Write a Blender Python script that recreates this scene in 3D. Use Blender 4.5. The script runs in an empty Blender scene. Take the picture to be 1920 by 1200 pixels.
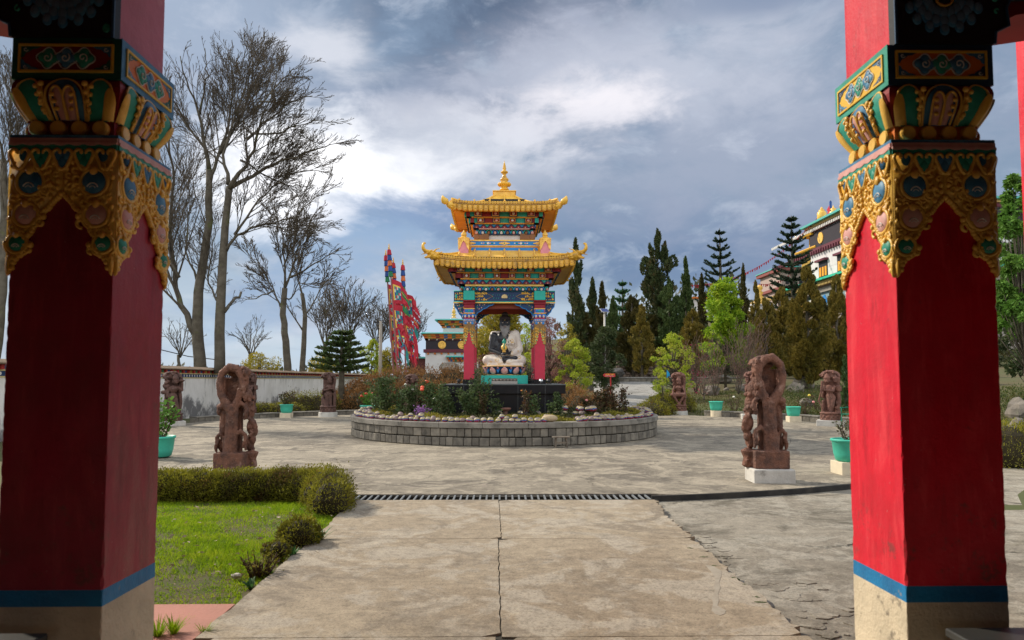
import bpy, math, random
import numpy as np
from mathutils import Matrix, Vector, Euler
from math import sin, cos, pi, radians, sqrt, hypot, atan, atan2, tan, floor

scene = bpy.context.scene
COL = scene.collection

# ------------------------------------------------------------------ camera
F = 1280.0                       # focal length in photo pixels (1920 wide)
PITCH = radians(3.2)
PY0 = 640.4                      # photo row of the optical axis (the lens is shifted up a little)
YAW = atan(20.0 / F)
EYE = 1.6
_fw = Vector((sin(YAW) * cos(PITCH), cos(YAW) * cos(PITCH), sin(PITCH)))
_rt = Vector((cos(YAW), -sin(YAW), 0.0))
_up = _rt.cross(_fw)
cam = bpy.data.cameras.new("camera")
cam.sensor_width = 36.0
cam.lens = 36.0 * F / 1920.0
cam.shift_y = (PY0 - 600.0) / 1920.0
cam.clip_start = 0.05
cam.clip_end = 3000
cam.dof.use_dof = True
cam.dof.focus_distance = 18.0
cam.dof.aperture_fstop = 3.2
camo = bpy.data.objects.new("camera", cam)
m = Matrix((_rt, _up, -_fw)).transposed().to_4x4()
m.translation = Vector((0, 0, EYE))
camo.matrix_world = m
COL.objects.link(camo)
scene.camera = camo


def P(px, py, Y):
    """point seen at photo pixel (px, py) at depth Y"""
    d = _fw * F + _rt * (px - 960) + _up * (PY0 - py)
    return Vector((0, 0, EYE)) + d * (Y / d.y)


def G(px, py, z=0.0):
    d = _fw * F + _rt * (px - 960) + _up * (PY0 - py)
    return Vector((0, 0, EYE)) + d * ((z - EYE) / d.z)


# ------------------------------------------------------------------ world, sun, exposure
SUN_EL = radians(36)
SUN_AZ = radians(-58)            # measured from +Y towards +X : to the left, beyond the pavilion
scene.view_settings.view_transform = 'Standard'
scene.view_settings.look = 'None'
scene.view_settings.exposure = 0.38
scene.view_settings.gamma = 1.0

world = bpy.data.worlds.new("World")
scene.world = world
world.use_nodes = True
nt = world.node_tree
nt.nodes.clear()


class N:
    """tiny node-graph writer"""
    def __init__(s, tree): s.t = tree; s.n = tree.nodes; s.l = tree.links
    def node(s, typ, **kw):
        n = s.n.new(typ)
        for k, v in kw.items(): setattr(n, k, v)
        return n
    def put(s, sock, v):
        if isinstance(v, bpy.types.NodeSocket): s.l.new(v, sock)
        elif v is not None:
            if isinstance(v, (tuple, list)) and len(v) == 3 and sock.type == 'RGBA': v = (*v, 1)
            sock.default_value = v
    def math(s, op, a, b=None, c=None, clamp=False):
        n = s.node('ShaderNodeMath', operation=op, use_clamp=clamp)
        s.put(n.inputs[0], a)
        if b is not None: s.put(n.inputs[1], b)
        if c is not None: s.put(n.inputs[2], c)
        return n.outputs[0]
    def vmath(s, op, a, b=None):
        n = s.node('ShaderNodeVectorMath', operation=op)
        s.put(n.inputs[0], a)
        if b is not None: s.put(n.inputs[1], b)
        return n.outputs[1] if op in ('DOT_PRODUCT', 'LENGTH', 'DISTANCE') else n.outputs[0]
    def sep(s, v):
        n = s.node('ShaderNodeSeparateXYZ'); s.put(n.inputs[0], v); return n.outputs
    def comb(s, x, y, z):
        n = s.node('ShaderNodeCombineXYZ')
        for i, v in enumerate((x, y, z)): s.put(n.inputs[i], v)
        return n.outputs[0]
    def mix(s, f, a, b, blend='MIX'):
        n = s.node('ShaderNodeMix', data_type='RGBA', blend_type=blend)
        s.put(n.inputs[0], f); s.put(n.inputs[6], a); s.put(n.inputs[7], b)
        return n.outputs[2]
    def noise(s, vec, scale, detail=4, rough=0.55, dist=0.0, out=0):
        n = s.node('ShaderNodeTexNoise')
        if vec is not None: s.put(n.inputs['Vector'], vec)
        n.inputs['Scale'].default_value = scale
        n.inputs['Detail'].default_value = detail
        n.inputs['Roughness'].default_value = rough
        n.inputs['Distortion'].default_value = dist
        return n.outputs[out]
    def voro(s, vec, scale, feature='DISTANCE_TO_EDGE', rand=1.0):
        n = s.node('ShaderNodeTexVoronoi', feature=feature)
        if vec is not None: s.put(n.inputs['Vector'], vec)
        n.inputs['Scale'].default_value = scale
        n.inputs['Randomness'].default_value = rand
        return n.outputs[0]
    def ramp(s, f, a, b, lo=0.0, hi=1.0, smooth=True):
        n = s.node('ShaderNodeMapRange', interpolation_type='SMOOTHSTEP' if smooth else 'LINEAR')
        s.put(n.inputs[0], f); s.put(n.inputs[1], a); s.put(n.inputs[2], b)
        s.put(n.inputs[3], lo); s.put(n.inputs[4], hi)
        return n.outputs[0]
    def colramp(s, f, stops, interp='LINEAR'):
        n = s.node('ShaderNodeValToRGB'); s.put(n.inputs[0], f)
        cr = n.color_ramp; cr.interpolation = interp
        while len(cr.elements) < len(stops): cr.elements.new(0.5)
        for e, (p, c) in zip(cr.elements, stops):
            e.position = p; e.color = (*c, 1)
        return n.outputs[0]


def lin(r, g, b):
    def f(c):
        c /= 255.0
        return c / 12.92 if c <= 0.04045 else ((c + 0.055) / 1.055) ** 2.4
    return (f(r), f(g), f(b))


g = N(nt)
co = g.node('ShaderNodeTexCoord').outputs['Generated']
sky = g.node('ShaderNodeTexSky', sky_type='NISHITA')
sky.sun_disc = False
sky.sun_elevation = SUN_EL
sky.sun_rotation = SUN_AZ
sky.air_density = 1.2
sky.dust_density = 1.5
nishita = g.vmath('MULTIPLY', sky.outputs[0], (0.085, 0.085, 0.085))
D = g.vmath('NORMALIZE', co)
dx, dy, dz = g.sep(D)
az = g.math('ARCTAN2', dx, dy)
el = g.math('ARCSINE', dz)
zc = g.math('ADD', g.math('MAXIMUM', dz, 0.0), 0.16)
cu = g.math('DIVIDE', dx, zc)
cv = g.math('DIVIDE', dy, zc)
cpl = g.comb(cu, cv, 0.0)                       # cloud layer overhead
warp = g.noise(cpl, 0.9, 5, 0.55, 0.3, out=1)
wx, wy, wz = g.sep(warp)
azw = g.math('ADD', az, g.math('MULTIPLY', g.math('SUBTRACT', wx, 0.5), 0.22))
elw = g.math('ADD', el, g.math('MULTIPLY', g.math('SUBTRACT', wy, 0.5), 0.16))
n1 = g.noise(g.comb(g.math('ADD', cu, 3.1), cv, 2.0), 0.8, 7, 0.52, 0.2)
n2 = g.noise(g.comb(cu, cv, 7.0), 2.3, 6, 0.55, 0.2)


def skydir(px, py):
    d = (_fw * F + _rt * (px - 960) + _up * (PY0 - py)).normalized()
    return atan2(d.x, d.y), math.asin(d.z)


# general tone by elevation : pale near the horizon, slate blue above
base = g.mix(g.ramp(el, 0.0, 0.30), lin(168, 188, 206), lin(102, 128, 158))
base = g.mix(0.12, base, nishita)
# broken cloud texture in front of the viewer
base = g.mix(g.ramp(n1, 0.44, 0.70), base, lin(162, 172, 188))
base = g.mix(g.ramp(n2, 0.50, 0.85, 0, 0.45), base, lin(84, 102, 130))
blobs = [  # px, py, radius x, radius y (px), colour, strength
    (930, 0, 330, 105, lin(72, 90, 118), 0.9),
    (820, 190, 260, 85, lin(108, 124, 150), 0.8),
    (400, 60, 260, 120, lin(150, 166, 190), 0.7),
    (700, 470, 260, 85, lin(118, 154, 194), 0.7),
    (1270, 460, 400, 85, lin(78, 110, 150), 0.9),
    (790, 410, 170, 45, lin(110, 138, 178), 0.75),
    (1060, 90, 180, 70, lin(160, 166, 186), 0.7),
    (1360, 240, 360, 170, lin(146, 156, 178), 0.75),
    (1250, 130, 280, 75, lin(178, 184, 200), 0.75),
    (1120, 190, 110, 45, lin(226, 222, 228), 0.9),
    (1010, 240, 150, 40, lin(208, 208, 218), 0.85),
    (620, 80, 85, 34, lin(205, 208, 218), 0.75),
    (790, 190, 80, 24, lin(208, 208, 218), 0.6),
    (720, 275, 300, 60, lin(196, 202, 214), 0.8),
    (560, 330, 150, 85, (1.0, 1.0, 1.03), 0.95),
    (680, 315, 150, 50, (0.98, 0.98, 1.0), 0.85),
    (620, 420, 60, 26, lin(226, 228, 236), 0.6),
    (760, 640, 320, 60, lin(160, 188, 218), 0.5),
    (1420, 10, 120, 30, lin(112, 130, 160), 0.8),
]
colr = base
n3 = g.noise(g.comb(g.math('MULTIPLY', az, 1.0), g.math('MULTIPLY', el, 2.1), 1.0), 4.2, 8, 0.60, 0.35)
n4 = g.noise(g.comb(g.math('MULTIPLY', az, 1.0), g.math('MULTIPLY', el, 1.8), 5.0), 11.0, 7, 0.62, 0.3)
pert = g.math('ADD', g.math('MULTIPLY', g.math('SUBTRACT', n3, 0.5), 2.8), g.math('MULTIPLY', g.math('SUBTRACT', n4, 0.5), 1.5))
for (px, py, rx, ry, c, st) in blobs:
    a0, e0 = skydir(px, py)
    ddx = g.math('DIVIDE', g.math('SUBTRACT', azw, a0), rx * 1.15 / F)
    ddy = g.math('DIVIDE', g.math('SUBTRACT', elw, e0), ry * 1.15 / F)
    r2 = g.math('SQRT', g.math('ADD', g.math('MULTIPLY', ddx, ddx), g.math('MULTIPLY', ddy, ddy)))
    r2 = g.math('ADD', r2, pert)
    colr = g.mix(g.ramp(r2, 0.15, 1.45, st, 0.0), colr, c)
# fine cloud structure over everything
colr = g.mix(g.ramp(n4, 0.50, 0.72, 0, 0.30), colr, lin(200, 206, 220))
colr = g.mix(g.ramp(n3, 0.50, 0.30, 0, 0.30), colr, lin(92, 114, 150))
# unseen clouds behind the camera, made brighter to light the pavilion's front
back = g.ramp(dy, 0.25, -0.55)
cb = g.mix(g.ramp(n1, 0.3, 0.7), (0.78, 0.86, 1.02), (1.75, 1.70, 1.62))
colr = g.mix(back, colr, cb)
top = g.ramp(dz, 0.58, 0.90)
colr = g.mix(top, colr, g.mix(g.ramp(n1, 0.35, 0.65), (0.50, 0.58, 0.72), (1.0, 1.0, 1.0)))
# below the horizon
colr = g.mix(g.ramp(dz, -0.02, -0.10), colr, (0.10, 0.09, 0.07))
hs = g.node('ShaderNodeHueSaturation'); hs.inputs['Saturation'].default_value = 0.84; g.put(hs.inputs['Color'], colr); colr = hs.outputs[0]
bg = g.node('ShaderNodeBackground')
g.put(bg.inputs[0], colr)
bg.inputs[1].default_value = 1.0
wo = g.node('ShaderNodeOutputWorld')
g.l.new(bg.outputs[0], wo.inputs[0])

sun = bpy.data.lights.new("sun", 'SUN')
sun.energy = 3.7
sun.angle = radians(2.5)
sun.color = (1.0, 0.90, 0.76)
suno = bpy.data.objects.new("sun", sun)
sd = Vector((sin(SUN_AZ) * cos(SUN_EL), cos(SUN_AZ) * cos(SUN_EL), sin(SUN_EL)))
suno.rotation_euler = sd.to_track_quat('Z', 'Y').to_euler()
COL.objects.link(suno)

# ------------------------------------------------------------------ helpers
MATS = {}


def mat(name, col, rough=0.7, col2=None, nscale=6.0, amt=0.5, bump=0.15, bscale=None, bdist=0.01, metal=0.0,
        island=0.0, transl=0.0, spec=0.35, stain=None, stain_s=1.5, stain_t=(0.55, 0.7), coords='Object', detail=5):
    if name in MATS: return MATS[name]
    m = bpy.data.materials.new(name); m.use_nodes = True
    t = m.node_tree; g = N(t); b = t.nodes['Principled BSDF']
    v = g.node('ShaderNodeTexCoord').outputs[coords]
    c = col if len(col) == 3 else col[:3]
    if col2 is None: col2 = tuple(x * 0.72 for x in c)
    f = g.noise(v, nscale, detail, 0.6)
    out = g.mix(g.ramp(f, 0.35, 0.68, 0, amt), c, col2)
    if stain:
        out = g.mix(g.ramp(g.noise(v, stain_s, 6, 0.65), stain_t[0], stain_t[1], 0, 0.8), out, stain)
    if island:
        geo = g.node('ShaderNodeNewGeometry').outputs['Random Per Island']
        k = g.ramp(geo, 0, 1, 1 - island, 1 + island, smooth=False)
        out = g.vmath('MULTIPLY', out, g.comb(k, k, k))
    g.put(b.inputs['Base Color'], out)
    b.inputs['Roughness'].default_value = rough
    b.inputs['Metallic'].default_value = metal
    b.inputs['Specular IOR Level'].default_value = spec
    if bump:
        bn = g.node('ShaderNodeBump'); bn.inputs['Strength'].default_value = min(1, bump * 2)
        bn.inputs['Distance'].default_value = bdist
        g.put(bn.inputs['Height'], g.noise(v, bscale or nscale * 6, 5, 0.6))
        g.l.new(bn.outputs[0], b.inputs['Normal'])
    if transl:
        tr = g.node('ShaderNodeBsdfTranslucent'); g.put(tr.inputs[0], out)
        mx = g.node('ShaderNodeMixShader'); mx.inputs[0].default_value = transl
        g.l.new(b.outputs[0], mx.inputs[1]); g.l.new(tr.outputs[0], mx.inputs[2])
        g.l.new(mx.outputs[0], t.nodes['Material Output'].inputs[0])
    MATS[name] = m
    return m


def leafmat(name, cols, transl=0.3, rough=0.6, clump=0.6, ns=1.3):
    """foliage: colour varies per leaf and in clumps (leaf pigment)"""
    if name in MATS: return MATS[name]
    m = bpy.data.materials.new(name); m.use_nodes = True
    t = m.node_tree; g = N(t); b = t.nodes['Principled BSDF']
    v = g.node('ShaderNodeTexCoord').outputs['Object']
    geo = g.node('ShaderNodeNewGeometry').outputs['Random Per Island']
    f = g.math('ADD', g.math('MULTIPLY', geo, 1 - clump), g.math('MULTIPLY', g.ramp(g.noise(v, ns, 4, 0.6), 0.3, 0.7), clump))
    n = len(cols)
    out = g.colramp(f, [(i / max(1, n - 1), c) for i, c in enumerate(cols)])
    g.put(b.inputs['Base Color'], out)
    b.inputs['Roughness'].default_value = rough
    b.inputs['Specular IOR Level'].default_value = 0.25
    tr = g.node('ShaderNodeBsdfTranslucent'); g.put(tr.inputs[0], out)
    mx = g.node('ShaderNodeMixShader'); mx.inputs[0].default_value = transl
    g.l.new(b.outputs[0], mx.inputs[1]); g.l.new(tr.outputs[0], mx.inputs[2])
    g.l.new(mx.outputs[0], t.nodes['Material Output'].inputs[0])
    MATS[name] = m
    return m


def tag(o, label=None, cat=None, group=None, kind=None):
    if label: o['label'] = label
    if cat: o['category'] = cat
    if group: o['group'] = group
    if kind: o['kind'] = kind
    return o


def thing(name, label, cat, loc=(0, 0, 0), rz=0.0, group=None):
    o = bpy.data.objects.new(name, None); COL.objects.link(o)
    o.empty_display_size = 0.2
    o.location = loc; o.rotation_euler = (0, 0, rz)
    return tag(o, label, cat, group)


def copy_tree(o, loc=None, rz=None, label=None, parent=None, scale=None):
    c = o.copy(); COL.objects.link(c)
    if parent is not None: c.parent = parent
    if loc is not None: c.location = loc
    if rz is not None: c.rotation_euler = (0, 0, rz)
    if scale is not None: c.scale = scale
    if label: c['label'] = label
    for ch in list(o.children): copy_tree(ch, parent=c)
    return c


class MB:
    def __init__(s):
        s.st = []; s.v = []; s.f = []; s.mi = []; s.M = Matrix.Identity(4); s.i = 0; s.map = None
    def add(s, vs, fs):
        b = len(s.v); s.st.append((b, len(s.f)))
        if s.map is None: s.v.extend([tuple(s.M @ Vector(p)) for p in vs])
        else: s.v.extend([tuple(s.M @ Vector(s.map(p))) for p in vs])
        s.f.extend([tuple(b + k for k in f) for f in fs]); s.mi.extend([s.i] * len(fs))
        return s
    def box(s, x0, x1, y0, y1, z0, z1, tx=0.0, ty=0.0):
        """box; tx/ty shrink the top"""
        vs = [(x0, y0, z0), (x1, y0, z0), (x1, y1, z0), (x0, y1, z0),
              (x0 + tx, y0 + ty, z1), (x1 - tx, y0 + ty, z1), (x1 - tx, y1 - ty, z1), (x0 + tx, y1 - ty, z1)]
        return s.add(vs, [(0, 3, 2, 1), (4, 5, 6, 7), (0, 1, 5, 4), (1, 2, 6, 5), (2, 3, 7, 6), (3, 0, 4, 7)])
    def cbox(s, c, sz, R=None):
        old = s.M
        s.M = s.M @ Matrix.Translation(c) @ (R.to_matrix().to_4x4() if R is not None else Matrix.Identity(4))
        s.box(-sz[0] / 2, sz[0] / 2, -sz[1] / 2, sz[1] / 2, -sz[2] / 2, sz[2] / 2)
        s.M = old
        return s
    def prism(s, poly, w0, w1, fr=lambda u, v, w: (u, w, v)):
        n = len(poly)
        vs = [fr(u, v, w0) for u, v in poly] + [fr(u, v, w1) for u, v in poly]
        fs = [tuple(range(n)), tuple(range(2 * n - 1, n - 1, -1))]
        fs += [(i, i + n, (i + 1) % n + n, (i + 1) % n) for i in range(n)]
        return s.add(vs, fs)
    def tube(s, pts, rad, n=6, closed=False, cap=True, squash=None):
        pts = [Vector(p) for p in pts]; k = len(pts)
        if not hasattr(rad, '__len__'): rad = [rad] * k
        vs = []; fs = []; prev = None
        for i, p in enumerate(pts):
            a = pts[(i - 1) % k] if (closed or i > 0) else p
            b = pts[(i + 1) % k] if (closed or i < k - 1) else p
            d = (b - a)
            if d.length < 1e-9: d = Vector((0, 0, 1))
            d.normalize()
            if prev is None:
                r = Vector((0, 0, 1)) if abs(d.z) < 0.9 else Vector((1, 0, 0))
                u = d.cross(r).normalized()
            else:
                u = (prev - d * prev.dot(d))
                u = u.normalized() if u.length > 1e-6 else d.orthogonal().normalized()
            prev = u
            w = d.cross(u)
            for j in range(n):
                t = 2 * pi * j / n
                q = u * cos(t) + w * sin(t)
                if squash is not None: q = q - squash * q.dot(squash) * 0.5
                vs.append(p + q * rad[i])
        rng = k if closed else k - 1
        for i in range(rng):
            for j in range(n):
                a = i * n + j; b = i * n + (j + 1) % n
                c = ((i + 1) % k) * n + (j + 1) % n; d = ((i + 1) % k) * n + j
                fs.append((a, b, c, d))
        if cap and not closed:
            fs.append(tuple(reversed(range(n)))); fs.append(tuple((k - 1) * n + j for j in range(n)))
        return s.add(vs, fs)
    def lathe(s, prof, n=16, c=(0, 0, 0), lobes=0, la=0.0):
        vs = []; fs = []; k = len(prof)
        for r, z in prof:
            for j in range(n):
                t = 2 * pi * j / n
                q = r * (1 + (la * abs(sin(lobes * t / 2)) if lobes else 0))
                vs.append((c[0] + q * cos(t), c[1] + q * sin(t), c[2] + z))
        for i in range(k - 1):
            for j in range(n):
                fs.append((i * n + j, i * n + (j + 1) % n, (i + 1) * n + (j + 1) % n, (i + 1) * n + j))
        fs.append(tuple(reversed(range(n)))); fs.append(tuple((k - 1) * n + j for j in range(n)))
        return s.add(vs, fs)
    def ell(s, c, r, seg=10, rings=6, R=None, noise=0.0, rng=None):
        if not hasattr(r, '__len__'): r = (r, r, r)
        vs = [(0, 0, -1)]; fs = []
        for i in range(1, rings):
            a = -pi / 2 + pi * i / rings
            for j in range(seg):
                t = 2 * pi * j / seg
                vs.append((cos(a) * cos(t), cos(a) * sin(t), sin(a)))
        vs.append((0, 0, 1))
        for j in range(seg): fs.append((0, 1 + (j + 1) % seg, 1 + j))
        for i in range(rings - 2):
            for j in range(seg):
                a = 1 + i * seg + j; b = 1 + i * seg + (j + 1) % seg
                fs.append((a, b, b + seg, a + seg))
        L = len(vs) - 1; o = 1 + (rings - 2) * seg
        for j in range(seg): fs.append((L, o + j, o + (j + 1) % seg))
        out = []
        C = Vector(c)
        for p in vs:
            k = 1 + (rng.uniform(-noise, noise) if noise else 0)
            q = Vector((p[0] * r[0] * k, p[1] * r[1] * k, p[2] * r[2] * k))
            if R is not None: q = R.to_matrix() @ q
            out.append(q + C)
        return s.add(out, fs)
    def cap(s, a, b, ra, rb, n=10):
        """tapered limb with round ends"""
        a = Vector(a); b = Vector(b); d = b - a; L = max(d.length, 1e-6)
        pts = []; rr = []
        for k in (-0.95, -0.6, 0): pts.append(a + d / L * ra * k); rr.append(ra * sqrt(max(0.02, 1 - k * k)))
        for k in (0, 0.6, 0.95): pts.append(b + d / L * rb * k); rr.append(rb * sqrt(max(0.02, 1 - k * k)))
        return s.tube(pts, rr, n)
    def four(s, fn, ks=(0, 1, 2, 3)):
        old = s.M
        for k in ks:
            s.M = old @ Matrix.Rotation(k * pi / 2, 4, 'Z'); fn(k)
        s.M = old
    def build(s, name, mats, parent=None, smooth=False, bevel=0.0, loc=None, angle=None, bseg=1):
        me = bpy.data.meshes.new(name)
        me.from_pydata(s.v, [], s.f)
        if not isinstance(mats, (list, tuple)): mats = [mats]
        for q in mats: me.materials.append(q)
        if len(mats) > 1: me.polygons.foreach_set('material_index', s.mi)
        if smooth: me.polygons.foreach_set('use_smooth', [True] * len(me.polygons))
        me.update()
        o = bpy.data.objects.new(name, me); COL.objects.link(o)
        if parent is not None: o.parent = parent
        if loc is not None: o.location = loc
        if bevel:
            b = o.modifiers.new('bevel', 'BEVEL'); b.width = bevel; b.segments = bseg; b.limit_method = 'ANGLE'
            b.angle_limit = radians(40)
        return o


def each(mb, name, mats, parent, per=1, **kw):
    """build every `per` collected shapes as a part of its own"""
    out = []; st = mb.st + [(len(mb.v), len(mb.f))]
    for i in range(0, len(mb.st), per):
        (v0, f0), (v1, f1) = st[i], st[min(i + per, len(mb.st))]
        q = MB(); q.v = mb.v[v0:v1]; q.f = [tuple(k - v0 for k in f) for f in mb.f[f0:f1]]; q.mi = mb.mi[f0:f1]
        out.append(q.build(name, mats, parent, **kw))
    return out


def npmesh(name, V, Fq, mat_, parent=None, loc=None):
    """V (n,3) float, Fq (m,k) int, all faces same size"""
    me = bpy.data.meshes.new(name)
    V = np.asarray(V, dtype=np.float32); Fq = np.asarray(Fq, dtype=np.int32)
    me.vertices.add(len(V)); me.vertices.foreach_set('co', V.ravel())
    k = Fq.shape[1]
    me.loops.add(Fq.size); me.loops.foreach_set('vertex_index', Fq.ravel())
    me.polygons.add(len(Fq)); me.polygons.foreach_set('loop_start', np.arange(len(Fq), dtype=np.int32) * k)
    me.materials.append(mat_)
    me.update(calc_edges=True)
    o = bpy.data.objects.new(name, me); COL.objects.link(o)
    if parent is not None: o.parent = parent
    if loc is not None: o.location = loc
    return o


def bake(o, *mods):
    """apply modifiers given as (type, dict)"""
    for i, (t, kw) in enumerate(mods):
        md = o.modifiers.new('m%d' % i, t)
        for k, v in kw.items(): setattr(md, k, v)
    bpy.context.view_layer.update()
    dg = bpy.context.evaluated_depsgraph_get()
    me = bpy.data.meshes.new_from_object(o.evaluated_get(dg))
    o.modifiers.clear(); old = o.data; o.data = me; me.name = old.name
    return o


def carve(mb, name, mat_, voxel, parent=None, noise=0.0, nsize=0.05, smooth_it=2, loc=None):
    """fuse the collected shapes into one continuous carved surface"""
    o = mb.build(name, mat_, parent, loc=loc)
    mods = [('REMESH', dict(mode='VOXEL', voxel_size=voxel, use_smooth_shade=True))]
    if smooth_it: mods.append(('SMOOTH', dict(factor=0.5, iterations=smooth_it)))
    if noise:
        tx = bpy.data.textures.new('carving', 'CLOUDS'); tx.noise_scale = nsize; tx.noise_depth = 2
        mods.append(('DISPLACE', dict(texture=tx, strength=noise, mid_level=0.5, texture_coords='LOCAL')))
    return bake(o, *mods)


def leaves(name, C, Dr, L, W, mat_, parent=None, seed=0, loc=None, curl=0.25):
    """one small pointed blade per centre: C (n,3) centres, Dr (n,3) directions"""
    r = np.random.default_rng(seed)
    n = len(C); C = np.asarray(C, float); Dr = np.asarray(Dr, float)
    Dr /= np.linalg.norm(Dr, axis=1)[:, None] + 1e-9
    S = r.normal(size=(n, 3)); S -= Dr * (S * Dr).sum(1)[:, None]; S /= np.linalg.norm(S, axis=1)[:, None] + 1e-9
    Nn = np.cross(Dr, S)
    k = r.uniform(0.65, 1.35, n)[:, None]
    l = L * k; w = W * k
    V = np.stack([C - Dr * l * .5, C + S * w * .5 + Nn * w * curl, C + Dr * l * .5, C - S * w * .5 + Nn * w * curl], 1).reshape(-1, 3)
    Fq = np.arange(4 * n).reshape(n, 4)
    return npmesh(name, V, Fq, mat_, parent, loc)


def ellpts(n, c, rad, r, shell=0.55):
    """random points in an ellipsoid, biased to its outside; returns points, outward dirs"""
    d = r.normal(size=(n, 3)); d /= np.linalg.norm(d, axis=1)[:, None]
    q = (shell + (1 - shell) * r.random(n)) ** 0.6 * (1 + np.abs(r.normal(size=n)) * 0.11)
    return np.asarray(c) + d * q[:, None] * np.asarray(rad), d


def ss(a, b, x):
    t = min(1, max(0, (x - a) / (b - a))); return t * t * (3 - 2 * t)


RC = (0.1, 21.0)                  # centre of the round courtyard


def T(x, y):
    """terrain height"""
    r = hypot(x - RC[0], y - RC[1])
    w = max(ss(0, 5 + 0.5 * max(0, y - 34), x) * ss(22, 27, y), ss(11.5, 13.5, x) * ss(6, 14, y))
    a = max(0, r - 13.4)
    z = -0.06 + w * (0.10 * min(a, 16) + 0.05 * max(0, a - 16))
    z += 7.0 * ss(60, 110, y) * ss(8, 40, x)
    z -= 0.5 * ss(-14, -17, x)
    if r > 13.5: z += 0.05 * sin(x * 1.3) * cos(y * 0.9)
    return z
# ------------------------------------------------------------------ setting
def struct(o): return tag(o, kind='structure')


def concrete(name, c1, c2, c3, c4, cracks=0.35, seed=0.0, warm=(0.30, 0.25, 0.19), bump=0.35):
    m = bpy.data.materials.new(name); m.use_nodes = True
    t = m.node_tree; g = N(t); b = t.nodes['Principled BSDF']
    v0 = g.node('ShaderNodeTexCoord').outputs['Object']
    v = g.vmath('ADD', v0, (seed, seed * 1.7, 0))
    big = g.noise(v, 0.35, 6, 0.62, 0.4)
    med = g.noise(v, 1.6, 8, 0.68, 0.6)
    fine = g.noise(v, 60, 3, 0.7)
    grit = g.noise(v, 55, 4, 0.8)
    c = g.mix(g.ramp(big, 0.35, 0.65), c1, c2)
    c = g.mix(g.ramp(med, 0.49, 0.56, 0, 0.9), c, c3)
    c = g.mix(g.ramp(g.noise(v, 0.9, 7, 0.7, 1.2), 0.52, 0.62, 0, 0.9), c, c4)
    c = g.mix(g.ramp(g.noise(g.vmath('ADD', v, (9, 4, 0)), 2.6, 8, 0.75, 0.8), 0.60, 0.64, 0, 0.65), c, warm)
    sp_ = g.noise(v, 7.0, 12, 0.88)
    c = g.mix(g.ramp(sp_, 0.495, 0.41, 0, 0.48), c, tuple(x * 0.42 for x in c1))
    c = g.mix(g.ramp(sp_, 0.51, 0.60, 0, 0.38), c, tuple(min(1, x * 1.55) for x in c2))
    # worn trowel streaks
    vs = g.vmath('MULTIPLY', v, (0.6, 4.0, 1)); st = g.noise(vs, 1.1, 7, 0.75, 0.9)
    c = g.mix(g.ramp(st, 0.55, 0.62, 0, 0.25), c, tuple(min(1, x * 1.35) for x in c2))
    c = g.mix(g.ramp(st, 0.42, 0.34, 0, 0.22), c, tuple(x * 0.6 for x in c1))
    c = g.mix(g.ramp(grit, 0.50, 0.60, 0, 0.5), c, tuple(x * 0.45 for x in c1))
    c = g.mix(g.ramp(fine, 0.60, 0.8, 0, 0.5), c, tuple(min(1, x * 1.5) for x in c2))
    wv = g.vmath('ADD', v, g.vmath('MULTIPLY', g.noise(v, 1.5, 5, 0.6, out=1), (0.9, 0.9, 0)))
    e = g.voro(wv, 0.42)
    gate = g.ramp(g.noise(v, 0.5, 2), 0.5, 0.6)
    cr = g.math('MULTIPLY', g.ramp(e, 0.0, 0.010, 1, 0), gate)
    e2 = g.voro(wv, 2.2)
    gate2 = g.ramp(g.noise(v, 0.45, 3), 0.60, 0.66)
    cr2 = g.math('MULTIPLY', g.ramp(e2, 0.0, 0.014, 1, 0), gate2)
    cr = g.math('MULTIPLY', g.math('MAXIMUM', cr, cr2), cracks)
    c = g.mix(cr, c, (0.035, 0.032, 0.022))
    g.put(b.inputs['Base Color'], c)
    b.inputs['Roughness'].default_value = 0.85
    b.inputs['Specular IOR Level'].default_value = 0.25
    bn = g.node('ShaderNodeBump'); bn.inputs['Strength'].default_value = bump; bn.inputs['Distance'].default_value = 0.012
    h = g.math('ADD', g.math('MULTIPLY', fine, 0.35), g.math('SUBTRACT', med, g.math('MULTIPLY', cr, 1.5)))
    g.put(bn.inputs['Height'], g.math('ADD', h, g.math('MULTIPLY', grit, 0.25)))
    g.l.new(bn.outputs[0], b.inputs['Normal'])
    return m


m_court = concrete('courtyard_concrete', (0.175, 0.150, 0.114), (0.30, 0.26, 0.195), (0.37, 0.32, 0.24), (0.125, 0.108, 0.085), 0.5, 3.0, (0.33, 0.27, 0.22))
m_path = concrete('path_concrete', (0.275, 0.218, 0.150), (0.37, 0.305, 0.215), (0.39, 0.34, 0.265), (0.225, 0.185, 0.135), 0.2, 11.0, (0.36, 0.32, 0.26))
m_apron = concrete('apron_concrete', (0.20, 0.175, 0.135), (0.31, 0.275, 0.215), (0.34, 0.31, 0.25), (0.125, 0.11, 0.082), 1.0, 21.0, (0.17, 0.15, 0.10), 0.6)
m_ramp = concrete('ramp_concrete', (0.27, 0.26, 0.24), (0.36, 0.35, 0.32), (0.33, 0.31, 0.28), (0.2, 0.19, 0.17), 0.5, 31.0)
m_soil = mat('soil', (0.085, 0.062, 0.038), 0.95, (0.05, 0.042, 0.025), 1.5, 0.8, 0.5, 30)
m_terrain = mat('garden_ground', (0.075, 0.085, 0.028), 0.95, (0.10, 0.075, 0.035), 0.35, 0.9, 0.5, 20, stain=(0.06, 0.085, 0.018), stain_s=0.8)
m_joint = mat('joint_dark', (0.045, 0.04, 0.03), 0.95, bump=0)
m_redfloor = mat('red_oxide_floor', (0.46, 0.20, 0.145), 0.75, (0.36, 0.17, 0.12), 1.6, 0.7, 0.25, 40, stain=(0.30, 0.19, 0.12), stain_s=0.9)
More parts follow.
